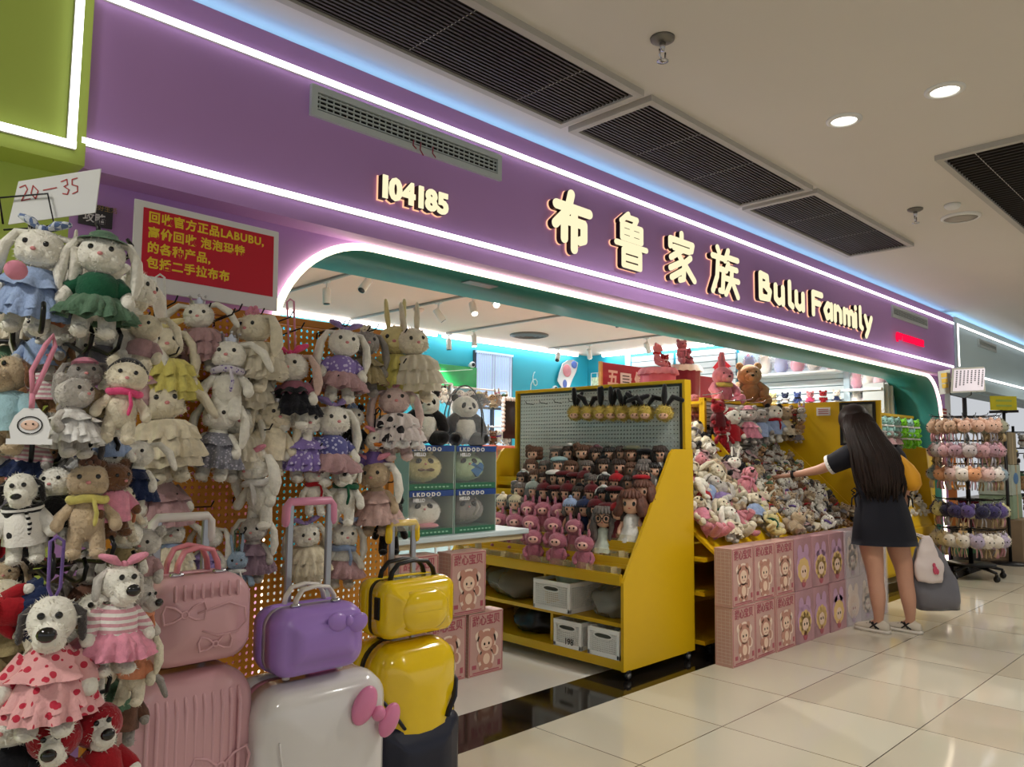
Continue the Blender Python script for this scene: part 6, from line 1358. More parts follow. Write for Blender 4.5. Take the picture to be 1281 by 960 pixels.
# hair : cap and long strands down the back
M_hair=mat('hair_long_brown',(34,22,18),rough=.5,var=.4,vscale=14,spec=.3)
h=MB(); h.ell((-.128,.082,1.515),(.105,.115,.112),nu=24,nv=16)
h.loft([ring(-.122,.062,1.545,.10,.10,28),ring(-.115,.035,1.46,.118,.10,28),ring(-.095,-.015,1.36,.135,.095,28),ring(-.065,-.06,1.27,.155,.085,28),ring(-.045,-.085,1.17,.17,.075,28,.02),ring(-.03,-.095,1.08,.165,.06,28,.03,1),ring(-.02,-.09,1.0,.14,.045,28,.05,2),ring(-.015,-.085,.955,.10,.03,28,.07,2)])
rn=random.Random(5)
for k in range(90):
    u=rn.uniform(-1,1); ph=rn.uniform(-.02,.02); L=rn.uniform(.92,1.04)
    yb=lambda w,base:(base-w*math.sqrt(max(0,1-u*u*.92)))
    h.tube([(-.122+u*.085,.06-.085*math.sqrt(1-u*u*.9),1.555-.02*abs(u)),(-.115+u*.118,yb(.10,.035),1.46),(-.095+u*.138+ph*.3,yb(.098,-.015),1.36),(-.065+u*.158+ph*.6,yb(.088,-.06),1.27),(-.045+u*.172+ph,yb(.078,-.085),1.16),(-.03+u*.165+ph*1.3,yb(.064,-.093),1.06),(-.02+u*.13+ph*1.6,yb(.045,-.09),L)],[.012,.013,.013,.012,.011,.009,.003],5)
part('hair',h,M_hair,wm)
part('hair_clip',MB().tube([(-.10,-.098,1.335),(-.07,-.108,1.345),(-.035,-.112,1.35)],.007,6),M_trim,wm,label='white hair clip')
# face details and ears (face looks away, towards the toys)
F=V((-.35,.94,0)).normalized(); Rr=V((F.y,-F.x,0)); HC=V((-.128,.09,1.49))
e=MB()
for s in(-1,1): e.ell(HC+F*.083+Rr*(.031*s)+V((0,0,.012)),(.012,.012,.008),nu=8,nv=6)
part('eyes',e,M_eye,wm); n_=MB(); n_.ell(HC+F*.092+V((0,0,-.015)),(.013,.016,.022)); 
for s in(-1,1): n_.ell(HC+Rr*(.088*s)+V((0,0,-.005)),(.012,.02,.03))
part('nose_and_ears',n_,MATS['skin'],wm); part('mouth',MB().ell(HC+F*.083+V((0,0,-.048)),(.022,.01,.008)),mat('lips_woman',(160,84,80),rough=.5),wm)
# watch
wt=MB(); a=V((-.487,.352,1.094)); dd=V((-.045,.035,-.01)).normalized(); wt.tube([a-dd*.011,a+dd*.011],.0295,18,cap=True); wt.box(a+V((0,-.005,.028)),(.026,.03,.01),.003); part('wristwatch',wt,M_black,wm)
# sneakers
def shoe(ax):
    m=MB(); fd=V((-.62,.78,0)).normalized(); sd=V((fd.y,-fd.x,0)); 
    def sec(t,w,hh,z0): 
        c=V((ax,0,0))+fd*t; return [c+sd*(w*math.cos(q))+V((0,0,z0+max(hh*math.sin(q),-.0)+(.0 if math.sin(q)>0 else .0))) for q in [2*PI*k/16 for k in range(16)]]
    m.loft([sec(t,w,hh,.022) for t,w,hh in((-.075,.012,.02),(-.068,.030,.05),(-.03,.036,.066),(.01,.037,.064),(.06,.040,.045),(.11,.043,.036),(.15,.036,.026),(.172,.014,.012))])
    m.mi=1; m.loft([[V((ax,0,0))+fd*t+sd*(w*q)+V((0,0,z)) for (q,z) in((-1,.0),(1,.0),(1,.024),(-1,.024))] for t,w in((-.08,.018),(-.07,.034),(0,.038),(.06,.042),(.11,.046),(.155,.036),(.178,.014))])
    m.mi=2
    for t0,t1 in((-.02,.05),(.0,.03),(.045,-.005)):
        for s in(-1,1): m.tube([V((ax,0,0))+fd*t0+sd*(s*.039)+V((0,0,.03)),V((ax,0,0))+fd*((t0+t1)/2)+sd*(s*.039)+V((0,0,.05)),V((ax,0,0))+fd*t1+sd*(s*.028)+V((0,0,.072))],.005,6)
    for k in range(3): m.tube([V((ax,0,0))+fd*(.035+.02*k)+sd*.026+V((0,0,.066-.006*k)),V((ax,0,0))+fd*(.035+.02*k)-sd*.026+V((0,0,.066-.006*k))],.004,5)
    return m
for ax in(-.03,.195): part('sneaker',shoe(ax),[mat('sneaker_beige',(190,180,164),rough=.6),mat('sneaker_sole',(206,198,186),rough=.6),M_black],wm)
# shoulder bag
sb=thing('shoulder_bag','mustard yellow soft bag under the arm of the woman','bag',WR0,WA)
m=MB(); m.loft([[(.155+w*.45*math.cos(q)+dx,-.10+dy+w*.8*math.sin(q)*.7,z) for q in [2*PI*k/20 for k in range(20)]] for z,w,dx,dy in((1.0,.03,.03,0),(1.01,.085,.035,0),(1.05,.125,.035,-.01),(1.12,.13,.02,-.01),(1.18,.10,.0,.0),(1.23,.06,-.03,.01),(1.26,.03,-.05,.02))])
part('pouch',m,mat('bag_mustard',(206,146,30),rough=.7,bump=.3,bscale=20),sb); part('strap',MB().tube([(.10,-.085,1.24),(.07,-.08,1.29),(.05,-.03,1.325),(.06,.04,1.30),(.09,.09,1.22),(.13,.10,1.1)],.012,8,flat=.5),mat('bag_mustard',(206,146,30)),sb)
# carrier bags
def carrier(name,label,cx,cy,zt,zb,w,dp,mt,lean,extra=None):
    from mathutils import noise
    t=thing(name,label,'carrier bag',WR0,WA); m=MB(); rings=[]
    for i in range(15):
        u=i/14; z=zt+(zb-zt)*u; ww=w*(.22+.78*min(1,u*1.7)**.8)*(1-.12*max(0,u-.8)*5); de=dp*(.25+.75*min(1,u*1.4))*(1-.5*max(0,u-.85)*6.6*.4)
        rings.append([(cx+lean*u+ww/2*math.copysign(abs(math.cos(q))**.6,math.cos(q)),cy+de/2*math.copysign(abs(math.sin(q))**.7,math.sin(q)),z) for q in [2*PI*k/32 for k in range(32)]])
    m.loft(rings); 
    m.v=[tuple(V(v)+V((noise.noise(V(v)*16),noise.noise(V(v)*16+V((5,0,0))),noise.noise(V(v)*11+V((0,7,0)))))*.014) for v in m.v]
    part('sack',m,mt,t); hd=MB()
    for s in(-1,1): hd.tube([(cx+s*.025,cy+s*.01,zt-.01),(cx*.5+.10+s*.012,.06+s*.012,zt+.05 if zt<.66 else .70),(.200,.06,.712)],.008,6,flat=.4)
    part('handles',hd,mt,t); return t
carrier('plastic_bag','grey plastic carrier bag, the larger one held by the woman',.36,.06,.64,.16,.34,.22,mat('bag_grey',(104,102,108),rough=.3,bump=.4,bscale=12,alpha=.95),.05)
wb_=carrier('plastic_bag','white plastic carrier bag with a pink print held by the woman',.30,-.05,.68,.36,.19,.07,mat('bag_white',(212,198,194),rough=.4),.02)
g=MB(); 
for (x,z,rx,rz) in ((.335,.45,.016,.03),(.328,.485,.012,.016),(.35,.44,.012,.02)): g.ell((x,-.094,z),(rx,.006,rz),nu=10,nv=6)
part('pink_print',g,mat('bag_print',(190,70,96),rough=.5),wb_)
# ---------------------------------------------------------------- right-hand yellow unit
ru=thing('plush_bin','yellow display unit with green plush, standing by the far end of the entrance','display bin',(0,0,0))
part('back_panel',MB().box((8.5,3.14,.86),(2.12,.02,1.66)),M_yel,ru,False)
part('top_rail',MB().box((8.5,3.11,1.69),(2.14,.06,.028)),M_yel,ru,False)
for x in (7.46,9.24):
    m=MB(); m.prism([(2.80,.07),(2.80,.50),(2.86,1.33),(3.10,1.38),(3.10,1.70),(3.15,1.70),(3.15,.07)],lambda a,b,d:(x+d,a,b),-.011,.011); part('side_panel',m,M_yel,ru,False)
part('bed',part('front_board',MB().box((9.42,2.90,.70),(.34,.02,1.26)),M_yel,ru,False) and MB().prism([(2.82,.50),(2.82,.52),(3.12,1.20),(3.12,1.16)],lambda a,b,d:(8.35+d,a,b),-.88,.88),M_yel,ru,False)
part('shelf',MB().box((8.35,2.97,.09),(1.76,.32,.03)),M_yel,ru,False)
part('front_panel',MB().box((8.35,2.81,.30),(1.76,.02,.40)),M_yel,ru,False)
part('white_pegboard',MB().box((8.5,3.125,1.42),(2.08,.012,.50)),mat('panel_pale',(206,208,196),rough=.6),ru,False)
part('side_poster',MB().box((9.42,2.888,.33),(.26,.004,.44)),mat('poster_grid',(112,84,70),rough=.4,var=.8,vscale=14),ru,False)
for x in (7.55,9.15):
    for y in (2.86,3.10): w=MB(); w.cyl((x-.012,y,.026),(x+.012,y,.026),.026,n=14); w.box((x,y,.052),(.04,.04,.04),.004); part('caster',w,M_black,ru)
F_lime=fur('lime',(120,200,40)); F_mint=fur('mint_blue',(150,196,190)); F_orange=fur('orange',(220,120,50))
G8='plush toys hanging on the right yellow unit'
gk=[('mint blue',F_mint),('pale',F_lgrey),('lime green',F_lime)]
k=0
for r,z in enumerate((1.53,1.40)):
    for c in range(8):
        x=7.95+c*.2; fu=(F_orange,'orange') if c==0 and r==1 else ((F_mint,'mint blue') if (r==0 and c<5) or (c==6 and r==0) else ((F_lime,'lime green') if c>=5 else (F_lgrey,'pale grey')))
        small({'mint blue':0,'lime green':0,'pale grey':1,'orange':0}[fu[1]],x,3.0,z-.08,.21,(0,0,R(-30)),'%s plush, %s from left in the %s hanging row of the right unit'%(fu[1],ORD[c],('upper','lower')[r]),G8)
        
# give the hanging ones their own fur
SP8={}
for nm,fu in (('mint blue',F_mint),('lime green',F_lime),('orange',F_orange)):
    SP8[nm]=small_proto('bear',fu,C_white,'scarf')
for o in col.objects:
    if o.get('group')==G8:
        for nm in SP8:
            if o['label'].startswith(nm): o.data=SP8[nm]
rnd=random.Random(21)
for r in range(5):
    for c in range(9):
        t_=(r+.4)/5; i=rnd.choice([3,3,7,7,5,0,3]); s=SPR[i]
        small(i,7.58+c*.195+rnd.uniform(-.02,.02),2.85+t_*.24,.56+t_*.56,rnd.uniform(.20,.24),(R(rnd.uniform(-50,-10)),R(rnd.uniform(-35,35)),R(rnd.uniform(-70,20))),'%s %s with %s, %s in %s of the right heap'%(s[1],s[2],s[3],ORD[c],('front row','second row','third row','fourth row','back row')[r]),'plush heap of the right yellow unit')
# ---------------------------------------------------------------- right spinner rack with pompom charms
RC=V((9.08,2.42,0))
r2=thing('spinner_rack','tall black wheeled spinner rack of pompom charms by the right pillar','display rack',RC)
part('pole',MB().cyl((0,0,.1),(0,0,1.86),.022,n=12),M_blackm,r2)
for k in range(5):
    a=2*PI*k/5+.4; lg=part('leg',MB().tube([(0,0,.13),(.2*math.cos(a),.2*math.sin(a),.11),(.31*math.cos(a),.31*math.sin(a),.085)],[.02,.018,.014],8),M_blackm,r2)
    w=MB(); x,y=.31*math.cos(a),.31*math.sin(a); w.cyl((x-.011,y,.03),(x+.011,y,.03),.03,n=14); w.box((x,y,.065),(.03,.03,.03),.004); part('caster',w,M_black,lg)
part('tray',MB().lathe((0,0,0),[(.22,.13),(.23,.14),(.22,.15),(.002,.15)],28),M_blackm,r2)
TIER=(1.66,1.41,1.17,.80,.50)
for z in TIER:
    part('ring',MB().tube([(.22*math.cos(2*PI*k/28),.22*math.sin(2*PI*k/28),z) for k in range(28)],.006,6,loop=True).tube([(-.22,0,z),(.22,0,z)],.006,6).tube([(0,-.22,z),(0,.22,z)],.006,6),M_blackm,r2)
TC=[[('peach',(196,160,140)),('tan',(176,146,122)),('peach',(190,150,130)),('olive grey',(136,136,116))],[('dusty pink',(180,142,146)),('mauve',(156,124,134)),('rose',(186,136,146)),('pale grey',(176,166,166))],[('pale pink',(206,176,170)),('white',(216,208,200)),('slate blue',(126,146,156)),('apricot',(206,150,110))],[('navy purple',(58,52,92)),('violet',(90,76,130)),('pale yellow',(206,200,150)),('deep navy',(40,38,66))],[('white',(220,212,200)),('lavender',(176,164,186)),('cream',(214,204,176)),('white',(226,216,206))]]
def charm_mesh(fu,rib):
    m=MB(); m.ell((0,0,-.09),(.058,.055,.054),nu=14,nv=9)
    for s in(-1,1): m.ell((s*.035,0,-.04),(.018,.014,.022),nu=8,nv=6)
    m.fuzz(300,.014,.3,2); m.mi=1
    for s in(-1,1): m.ell((s*.02,-.052,-.085),.006,nu=6,nv=5)
    m.mi=2
    for s in(-1,1): m.tube([(s*.008,0,-.13),(s*.015,-.01,-.17),(s*.02,0,-.215)],[.008,.009,.011],6,flat=.4)
    m.mi=3; m.tube([(0,.012*math.cos(q),-.02+.018*math.sin(q)) for q in [2*PI*k/10 for k in range(10)]],.0025,5,loop=True)
    return m.me('charm',[fu,M_eye,rib,M_chrome])
for ti,z in enumerate(TIER):
    n_=17
    protos=[charm_mesh(fur('charm_%s'%nm.replace(' ','_')+str(ti),c),cloth('ribbon%d'%((ti+q)%4),[(214,190,160),(206,150,160),(190,190,200),(180,160,120)][(ti+q)%4])) for q,(nm,c) in enumerate(TC[ti])]
    for k in range(n_):
        a=2*PI*k/n_+.15*ti; d=V((math.cos(a),math.sin(a),0)); f=d.x*-.97+d.y*-.25
        if f<-.35: continue
        # arms run outwards from the ring
        part('arm',MB().tube([d*.21+V((0,0,z)),d*.315+V((0,0,z+.01)),d*.33+V((0,0,z+.03))],.0035,5),M_blackm,r2)
        q=(k*len(protos)//n_+ (0 if ti in(0,) else k))%len(protos)
        for j,rr in enumerate((.305,.25)):
            p=RC+d*rr+V((0,0,z-.012*j)); o=put('pompom_charm',protos[(q+j)%len(protos)]); o.location=p; o.rotation_euler=(R(rnd.uniform(-8,8)),R(rnd.uniform(-10,10)),a+PI/2+rnd.uniform(-.5,.5)); o.scale=(1.2,)*3
            tag(o,'%s pompom charm, %s hook around, %s place, on the %s tier of spinner rack'%(TC[ti][(q+j)%len(protos)][0],ORD[k],('outer','inner')[j],('top','second','third','fourth','lowest')[ti]),'charm','pompom charms on the right spinner rack')
# papers on top of the right rack
def board_at(name,label,cat,pxs,D,mt,th=.006):
    t=thing(name,label,cat,(0,0,0)); q=[atD(x,y,D) for x,y in pxs]; nr=(q[1]-q[0]).cross(q[3]-q[0]).normalized()
    if nr.dot(V(CAM)-q[0])<0: nr=-nr
    m=MB(); m.add(q+[v-nr*th for v in q],[(0,1,2,3),(7,6,5,4),(0,1,5,4),(1,2,6,5),(2,3,7,6),(3,0,4,7)]); part('sheet',m,mt,t,False)
    ux=(q[1]-q[0]); uy=(q[3]-q[0]); return t,q[0],ux,uy,nr
t,o,ux,uy,nr=board_at('notice_board','framed white notice with columns of dark characters on the right rack','notice',((1189,492),(1233,490),(1231,459),(1191,461)),7.7,mat('notice_grey_frame',(150,148,138),rough=.6))
m=MB(); c=[(.06,.06),(.94,.06),(.94,.94),(.06,.94)]; m.add([o+ux*a+uy*b+nr*.002 for a,b in c],[(0,1,2,3)]); part('paper',m,mat('paper_lilac',(214,206,216),rough=.7),t,False)
m=MB(); rn=random.Random(9)
for cx in range(8):
    n_=rn.randint(6,9)
    for ry in range(9):
        if ry>=n_: continue
        a=.12+cx*.105; b=.84-ry*.078; m.add([o+ux*(a+x)+uy*(b+y)+nr*.004 for x,y in((0,0),(.045,0),(.045,.045),(0,.045))],[(0,1,2,3)])
part('characters',m,mat('ink_dark',(60,58,66),rough=.7),t,False)
t,o,ux,uy,nr=board_at('notice_board','narrow notice with yellow blocks left of the framed notice on the right rack','notice',((1176,494),(1190,492),(1189,462),(1173,465)),7.75,mat('paper_grey',(186,186,180),rough=.7))
m=MB()
for b in (.25,.48,.72): m.add([o+ux*x+uy*y+nr*.002 for x,y in((.25,b),(.8,b),(.8,b+.18),(.25,b+.18))],[(0,1,2,3)])
part('yellow_blocks',m,mat('block_yellow',(206,170,70),rough=.7),t,False)
cl=MB(); a=RC+V((0,0,1.86)); 
for px in (1189,1215): cl.tube([a,atD(px,494,7.72),atD(px,478,7.7)],.005,6)
part('clip_frame',cl,M_blackm,r2).location=-RC
# ---------------------------------------------------------------- shelves inside the shop (right wall)
SH=mat('wall_shelf_white',(220,228,232),rough=.35)
def wshelf(y0,y1,z,label,dp=.32): single('wall_shelf',MB().box((WR-.02-dp/2,(y0+y1)/2,z),(dp,y1-y0,.025),.003),SH,label,'shelf',smooth=False)
wshelf(3.84,5.2,2.27,'white wall shelf carrying the bagged blue and pink toys'); wshelf(3.84,5.2,1.86,'white wall shelf carrying the row of small dolls')
wshelf(3.32,3.76,2.02,'white wall shelf of bagged pink toys nearest the arch'); wshelf(3.32,3.76,1.78,'lower white wall shelf of bagged toys nearest the arch',.3)
wshelf(3.32,3.76,1.52,'lowest white shelf nearest the arch')
struct('trim_pillar',MB().box((WR-.06,3.80,1.40),(.14,.07,2.8)),mat('pillar_pale_blue',(176,200,214),rough=.5))
FILM2=mat('bag_film',(236,238,244),rough=.12,alpha=.30,coat=.6)
def bagged(x,y,z,w,h,colr,label,seed):
    from mathutils import noise
    t=thing('bagged_plush',label,'bagged toy',(x,y,z),0,'bagged plush toys on the wall shelves'); m=MB()
    m.ell((0,0,h*.38),(w*.36,w*.40,h*.36),nu=14,nv=10); m.ell((0,0,h*.74),(w*.27,w*.30,h*.22),nu=14,nv=10); m.fuzz(150,.02,.4,seed)
    for s in(-1,1): m.ell((-.02,s*w*.2,h*.93),(w*.08,w*.09,h*.09),nu=8,nv=6)
    part('plush',m,colr,t); b=MB(); b.ell((0,0,h*.5),(w*.44,w*.48,h*.52),nu=24,nv=16)
    b.v=[tuple(V((v[0],v[1],max(v[2],.002)))*(1+.10*noise.noise(V(v)*22+V((seed,0,0))))) for v in b.v]; b.v=[(v[0],v[1],max(v[2],.003)) for v in b.v]
    part('bag',b,FILM2,t)
BC=[('blue',fur('bag_blue',(96,120,190))),('white',F_white),('blue',fur('bag_blue2',(120,140,200))),('pink',fur('bag_pink',(206,100,140))),('white',F_lgrey),('pale pink',fur('bag_palepink',(226,176,190)))]
for i in range(6): bagged(9.42,5.05-i*.22,2.284,.22,.27,BC[i][1],'%s bagged plush on the upper wall shelf, %s from the back'%(BC[i][0],ORD[i]),i)
for i,(z,h) in enumerate(((2.034,.24),(1.794,.22))):
    for k in range(3): bagged(9.43,3.66-k*.13,z,.17,h,[BC[3],BC[1],BC[5]][(k+i)%3][1],'%s bagged plush on the %s shelf nearest the arch, %s from the back'%([BC[3],BC[1],BC[5]][(k+i)%3][0],('upper','lower')[i],ORD[k]),i*3+k)
for k in range(4):
    i=[3,5,7,3][k]; small(i,9.42,3.70-k*.10,1.535,.13,(0,0,R(-60)),'small pale plush on the lowest shelf nearest the arch, %s from the back'%ORD[k],'small plush on the lowest arch shelf')
DC=[('orange',F_orange),('cream',F_cream),('yellow',F_yellow),('navy and white',fur('navy',(40,48,80))),('blue',fur('doll_blue',(70,90,150))),('pink',F_pink),('red',F_red),('white',F_white)]
for k in range(8):
    pr=small_proto('bear',DC[k][1],[C_red,C_yel,C_white,C_white,C_black,C_hot,C_white,C_navy][k],'dress' if k%2 else 'scarf'); o=put('small_plush',pr); o.location=(9.42,5.06-k*.165,1.874); o.scale=(.17,)*3; o.rotation_euler=(0,0,R(-60)); tag(o,'%s plush figure in the row on the wall shelf, %s from the back'%(DC[k][0],ORD[k]),'plush toy','plush figures in a row on the wall shelf')
hs=thing('house_sticker','red house shaped cutout with white window on the right wall panels','wall decoration',(WR-.045,5.55,2.42))
m=MB(); m.prism([(-.11,-.13),(.11,-.13),(.11,.02),(.14,.03),(.05,.12),(.05,.18),(.0,.2),(-.05,.12),(-.15,.03),(-.11,.02)],lambda a,b,d:(d,a,b),-.006,.006); part('cutout',m,mat('sticker_red',(200,30,44),rough=.5),hs,False)
m=MB()
for a in(-.03,.03):
    for b in(-.08,-.03): m.box((-.009,a,b),(.006,.045,.038))
part('window_squares',m,M_card,hs,False)
cp=thing('card_poster','pale poster with a pink leaning figure shape on the right wall panels','poster',(WR-.045,5.15,2.45)); part('sheet',MB().box((0,0,0),(.006,.30,.36)),mat('poster_mint',(196,222,224),rough=.5),cp,False); part('pink_shape',MB().ell((-.006,.02,.03),(.006,.04,.13),rot=(.3,0,0)),C_pink,cp)
# ---------------------------------------------------------------- back of the shop
gp=thing('wall_screen','wide bright green picture panel on the turquoise back wall','picture',(6.50,WB-.03,2.26))
part('panel',MB().box((0,0,0),(1.30,.03,.30),.004),mat('panel_green',(30,160,80),rough=.25,var=.3,vscale=3),gp,False)
w=MB(); w.tube([(-.6,-.02,-.08),(-.3,-.022,.02),(.1,-.022,.06),(.55,-.02,.12)],.006,6); w.tube([(-.2,-.02,.05),(.0,-.022,-.02),(.15,-.02,-.12)],.005,6); part('pale_curves',w,mat('curve_white',(200,236,210)),gp)
for (x,y,z,lab) in ((7.02,WB-.08,2.44,'small white security camera at the right end of the green panel'),(8.72,WB-.08,2.22,'small security camera on turquoise wall right of the window')):
    t=thing('security_camera',lab,'camera',(x,y,z)); part('mount',MB().cyl((0,.075,0),(0,.03,0),.012,n=10),M_white,t); part('housing',MB().ell((0,0,0),(.04,.05,.045)),M_white,t); part('lens',MB().ell((-.01,-.035,0),(.026,.025,.028)),M_black,t); part('cable',MB().tube([(0,.07,-.02),(-.02,.07,-.12),(.04,.07,-.22),(.0,.07,-.30)],.005,6),M_white,t)
lc=thing('wall_decal','curly white outline decal on the turquoise wall right of the window','wall decoration',(8.32,WB-.006,2.40)); part('outline',MB().tube([(.02+(.02+.012*k)*math.cos(k*.75)*.5,0,.05-.02*k+(.02+.008*k)*math.sin(k*.75)) for k in range(16)],.009,6),mat('decal_white',(190,228,236)),lc)
pc=thing('wall_cutout','pink and blue cartoon piglet shaped cutout hanging at the turquoise corner','wall decoration',(9.05,WB-.05,2.47))
m=MB(); m.prism([(-.10,-.26),(-.02,-.30),(.04,-.2),(.1,-.08),(.2,.06),(.24,.2),(.12,.24),(.0,.22),(-.12,.16),(-.2,.0),(-.24,-.12)],lambda a,b,d:(a,d,b),-.008,.008); m.mi=1; m.ell((-.03,-.012,.05),(.10,.01,.10),nu=14,nv=8); m.mi=2; m.ell((.14,-.012,.16),(.07,.01,.06),nu=12,nv=6); m.ell((-.08,-.012,-.16),(.05,.01,.07),nu=12,nv=6); part('cutout',m,[M_card,F_pink,mat('cutout_blue',(90,110,180))],pc)
# racks of hanging charms by the back wall
for gi,(x0,x1,y,zt,lab) in enumerate(((4.15,5.55,6.6,2.0,'white rail rack hung with pale charms near the back wall, left one'),(5.6,6.7,6.9,2.0,'white rail rack hung with pale charms near the back wall, right one'))):
    t=thing('rail_rack',lab,'display rack',(x0,y,0)); L=x1-x0; M_rw=mat('rail_white',(224,226,228),rough=.35)
    for x in (0,L): part('post',MB().cyl((x,0,0),(x,0,zt),.014,n=10),M_rw,t)
    for z in (zt,zt-.45,zt-.9): part('rail',MB().cyl((0,0,z),(L,0,z),.011,n=10),M_rw,t)
    for r_,z in enumerate((zt,zt-.45,zt-.9)):
        n_=int(L/.11)
        for k in range(n_):
            i=(k*3+r_*2+gi)%len(SPR); h=.19; small(i,x0+.06+k*.11,y-.03,z-.21-.02*(k%2),h,(R(rnd.uniform(-8,8)),R(rnd.uniform(-10,10)),R(-35)),'%s %s, %s along the %s rail of the %s white rack'%(SPR[i][1],SPR[i][2],ORD[k],('top','middle','low')[r_],('left','right')[gi]),'plush charms on the white rail racks')
# coral shelf unit with yellow plush
cs=thing('coral_shelf','coral shelf unit with yellow plush and a dark scalloped board','display shelf',(5.72,6.05,0)); M_cor=mat('coral_paint',(226,128,110),rough=.4)
for z in (.45,.88,1.29): part('shelf',MB().box((.50,.15,z),(1.02,.32,.035),.004),M_cor,cs,False)
for x in (.0,1.0): part('side',MB().box((x,.15,.67),(.025,.32,1.30)),M_cor,cs,False)
part('back',MB().box((.5,.30,.67),(1.0,.015,1.30)),M_card,cs,False); part('price_sheet',MB().box((.36,-.02,1.20),(.14,.006,.10)),M_card,cs,False)
db=MB(); db.box((.62,.26,1.62),(.52,.02,.44)); db.mi=1
for k in range(13): db.ell((.36+k*.0435,.255,1.85),.026,nu=8,nv=6)
for k in range(8): db.ell((.35,.255,1.50+k*.046),.026,nu=8,nv=6)
part('scalloped_board',db,[mat('board_charcoal',(44,42,46),rough=.6),M_card],cs)
F_sun=fur('sunny',(232,180,50))
for k,(x,l) in enumerate(((6.22,'left'),(6.53,'right'))):
    t=toy('plush_bear','sunny yellow plush bear on the coral shelf, the %s one'%l,'plush toy','yellow plush bears on the coral shelf',(x,6.12,1.31),.36,R(-30),F_sun,head='bear',ear='bear',pose='sit'); put('face',CM('cs_face',lambda:MB().ell((0,-.155,.74),(.1,.06,.08),nu=12,nv=8),F_cream),t)
for z,zn in ((.90,'middle'),(.47,'bottom')):
    for k in range(7): small([7,3,9,5][k%4],5.80+k*.14,6.10,z,.20,(0,0,R(-30+rnd.uniform(-20,20))),'%s plush in a row on the %s coral shelf, %s from left'%(SPR[[7,3,9,5][k%4]][1],zn,ORD[k]),'pale plush rows on the coral shelf')
wb2=thing('wire_rack','white grid rack of fruit-print cards at the back corner of the shop','display rack',(9.42,7.42,0))
m=MB()
for k in range(7): m.cyl((-.0,-.36+k*.12,.0),(0,-.36+k*.12,2.5),.006,n=6)
for k in range(9): m.cyl((0,-.36,.5+k*.25),(0,.36,.5+k*.25),.006,n=6)
part('grid',m,M_white,wb2)
for k in range(4):
    part('card',MB().box((-.02,-.18+.36*(k%2),2.28-.36*(k//2)),(.01,.30,.30),.002),mat('fruit_card%d'%k,[(196,214,220),(206,222,190),(214,220,226),(190,206,226)][k],rough=.4,var=.4,vscale=25),wb2,False)
# ---------------------------------------------------------------- neighbouring shop on the right
def cbox(x,y,z,s,label,c=(150,126,96),rz=0,name='carton'):
    t=thing(name,label,'box',(x,y,z),rz,'cartons beside the right spinner rack'); part('carton',MB().box((0,0,s[2]/2),s,.003),mat('carton_%d'%c[0],c,rough=.7,var=.1,vscale=6),t,False); part('tape',MB().box((0,0,s[2]/2),(s[0]*.16,s[1]+.002,s[2]+.002)),mat('tape_tan',(186,164,124),rough=.3),t,False); return t
cbox(11.0,2.55,0,(.62,.5,.50),'large brown carton on the floor behind the right spinner rack',(128,108,84)); cbox(11.0,2.58,.503,(.42,.36,.28),'green white printed carton on top of the large brown one',(140,160,132)); t=cbox(10.98,2.58,.786,(.42,.36,.36),'pale carton with a blue oval logo, topmost of the stack',(176,186,172))
part('oval_logo',MB().ell((-.02,-.182,.2),(.12,.006,.07),nu=20,nv=8),mat('logo_blue',(90,130,176),rough=.5),t); part('oval_logo',MB().ell((-.212,0,.2),(.006,.11,.07),nu=20,nv=8),mat('logo_blue',(90,130,176)),t)
cbox(10.45,3.1,0,(.5,.3,.62),'tall brown carton against the white pillar behind the rack',(136,112,80)); cbox(11.2,2.62,1.15,(.36,.3,.40),'tan carton standing high behind the top of the rack',(150,134,104))
bt=thing('bottle_crate','green crate with four golden bottles at the foot of the pillar','crate',(9.98,2.70,0))
part('stand',MB().box((0,0,.075),(.44,.16,.15)),M_black,bt,False); part('crate_body',MB().box((0,0,.19),(.44,.16,.08),.004),mat('crate_green',(30,90,50),rough=.5),bt,False)
for k in range(4): single('bottle',MB().lathe((9.82+k*.107,2.70,0),[(.03,.232),(.04,.235),(.042,.36),(.03,.41),(.015,.44),(.015,.49),(.002,.492)],16),mat('bottle_gold',(206,176,120),rough=.15,coat=.5),'pale golden bottle in the green crate by the pillar, %s from left'%ORD[k],'bottle','golden bottles in the green crate')
sgw=thing('orange_shelf','orange shelf unit glimpsed behind the spinner rack','shelf',(9.98,2.98,0))
for z in (.62,.90,1.16): part('shelf',MB().box((0,-.15,z),(.46,.2,.02)),mat('shelf_orange',(226,150,50),rough=.4),sgw,False)
part('back',MB().box((0,-.13,.85),(.48,.02,.85)),mat('shelf_orange_back',(190,110,36),rough=.5),sgw,False); part('foot',MB().box((0,-.13,.22),(.4,.02,.44)),M_black,sgw,False)
# yellow notice stand and far racks of dolls
ys=thing('notice_stand','black stand with a small yellow notice beyond the right rack','sign stand',(10.55,2.40,0)); part('post',MB().cyl((0,0,0.02),(0,0,1.77),.018,n=10),M_black,ys); part('base',MB().lathe((0,0,0),[(.2,0),(.2,.015),(.02,.03)],24),M_black,ys); part('holder',MB().box((0,0,1.78),(.02,.30,.03)).box((0,0,1.78),(.24,.02,.03)),M_black,ys,False)
y_=MB(); y_.T=MX.Translation((0,0,1.88))@MX.Rotation(R(-38),4,'Z'); y_.box((0,0,0),(.34,.012,.17),.002); part('notice',y_,mat('notice_yellow',(226,216,40),rough=.5),ys,False)
y_=MB(); y_.T=MX.Translation((0,0,1.88))@MX.Rotation(R(-38),4,'Z')
for k in range(2): y_.box((0,-.009,.03-.06*k),(.2,.003,.022))
part('notice_text',y_,M_green,ys,False)
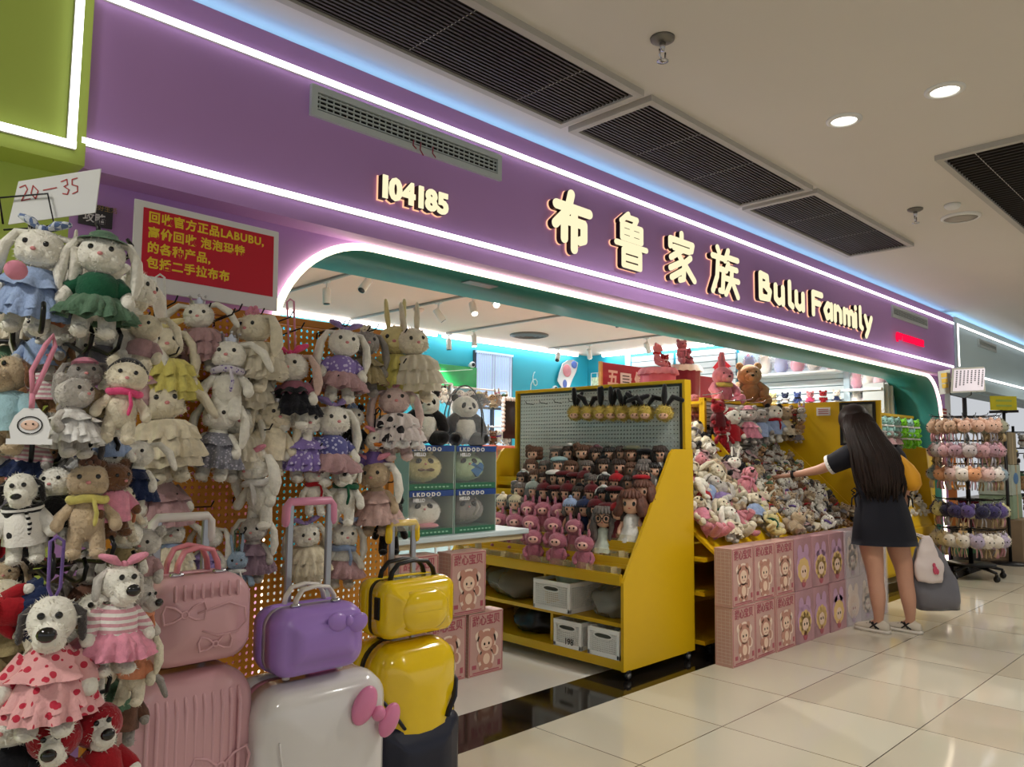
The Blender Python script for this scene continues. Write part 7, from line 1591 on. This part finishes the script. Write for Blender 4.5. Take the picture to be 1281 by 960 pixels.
def far_rack(x,y,r,tiers,label,gname,n_=11,seed=1):
    t=thing('spinner_rack',label,'display rack',(x,y,0)); part('pole',MB().cyl((0,0,0.03),(0,0,tiers[0]+.1),.02,n=10),M_blackm,t); part('base',MB().lathe((0,0,0),[(r*.8,0),(r*.8,.02),(.03,.05),(.02,.05)],24),M_blackm,t)
    q=random.Random(seed)
    for ti,z in enumerate(tiers):
        part('ring',MB().tube([(r*math.cos(2*PI*k/24),r*math.sin(2*PI*k/24),z) for k in range(24)],.008,6,loop=True).tube([(-r,0,z),(r,0,z)],.008,6),M_blackm,t)
        for k in range(n_):
            a=2*PI*k/n_+.2*ti
            if math.cos(a)*-.97+math.sin(a)*-.25<-.3: continue
            i=q.randrange(len(SPR)); small(i,x+(r+.03)*math.cos(a),y+(r+.03)*math.sin(a),z-.25,.23,(0,0,a+PI/2),'%s %s, %s around the %s tier of the %s'%(SPR[i][1],SPR[i][2],ORD[k],ORD[ti],gname),'plush on the '+gname)
far_rack(12.0,2.66,.30,(1.36,1.05,.75),'far spinner rack of grey and white plush beyond the notice stand','far spinner rack',11,4)
far_rack(13.9,3.05,.34,(1.62,1.30,.98,.66),'dark spinner rack of mixed plush inside the pale shop','pale shop rack',12,6)
rb=thing('clothes_rail','dark rail of hanging garments deep in the pale shop','clothes rail',(13.2,5.4,0))
for x in (0,2.4): part('post',MB().cyl((x,0,0),(x,0,2.0),.016,n=8),M_blackm,rb)
part('rail',MB().cyl((0,0,2.0),(2.4,0,2.0),.014,n=8),M_blackm,rb)
for k in range(10):
    c=[(214,190,90),(200,206,214),(40,44,54),(30,34,42),(190,196,206),(46,50,66),(210,200,180),(36,40,50),(120,130,150),(28,30,38)][k]
    m=MB(); x=13.35+k*.23; m.loft([[(x+w*.5*math.cos(q),5.4+.06*math.sin(q),z) for q in [2*PI*j/14 for j in range(14)]] for z,w in ((1.96,.03),(1.92,.16),(1.8,.2),(1.5,.19),(1.2,.21))]); single('garment',m,cloth('garment%d'%k,c),'%s garment on the dark rail in the pale shop, %s from left'%(('yellow','white','black','charcoal','pale grey','navy','cream','dark grey','blue','dark')[k],ORD[k]),'garment','garments on the dark rail')
ct=thing('counter','low dark red and white counter at the right photo edge','counter',(13.0,2.98,0)); part('body',MB().box((.4,.3,.30),(1.4,.5,.60),.004),mat('counter_red',(130,20,34),rough=.5),ct,False); part('top',MB().box((.4,.3,.62),(1.46,.56,.04),.004),M_white,ct,False)
rs=thing('wall_sign','dark red sign panel with pale lettering behind the right rack','sign',(9.72,2.804,1.72)); part('panel',MB().box((0,0,0),(.16,.012,.14)),mat('sign_red',(150,36,44),rough=.5),rs,False)
g=MB()
for k in range(3): g.box((0,-.008,.04-.04*k),(.12,.004,.012))
part('lettering',g,M_card,rs,False)
# sticker door leaves behind the arch
dr=thing('folding_shutter','pale grey folded door leaves standing behind the right arch post','door leaf',(9.36,3.34,0)); 
for k in range(3): part('leaf',MB().box((.04-.05*k,.02+.03*k,1.05),(.03,.24,2.08),.003),mat('leaf_grey',(168,176,178),rough=.4),dr,False)
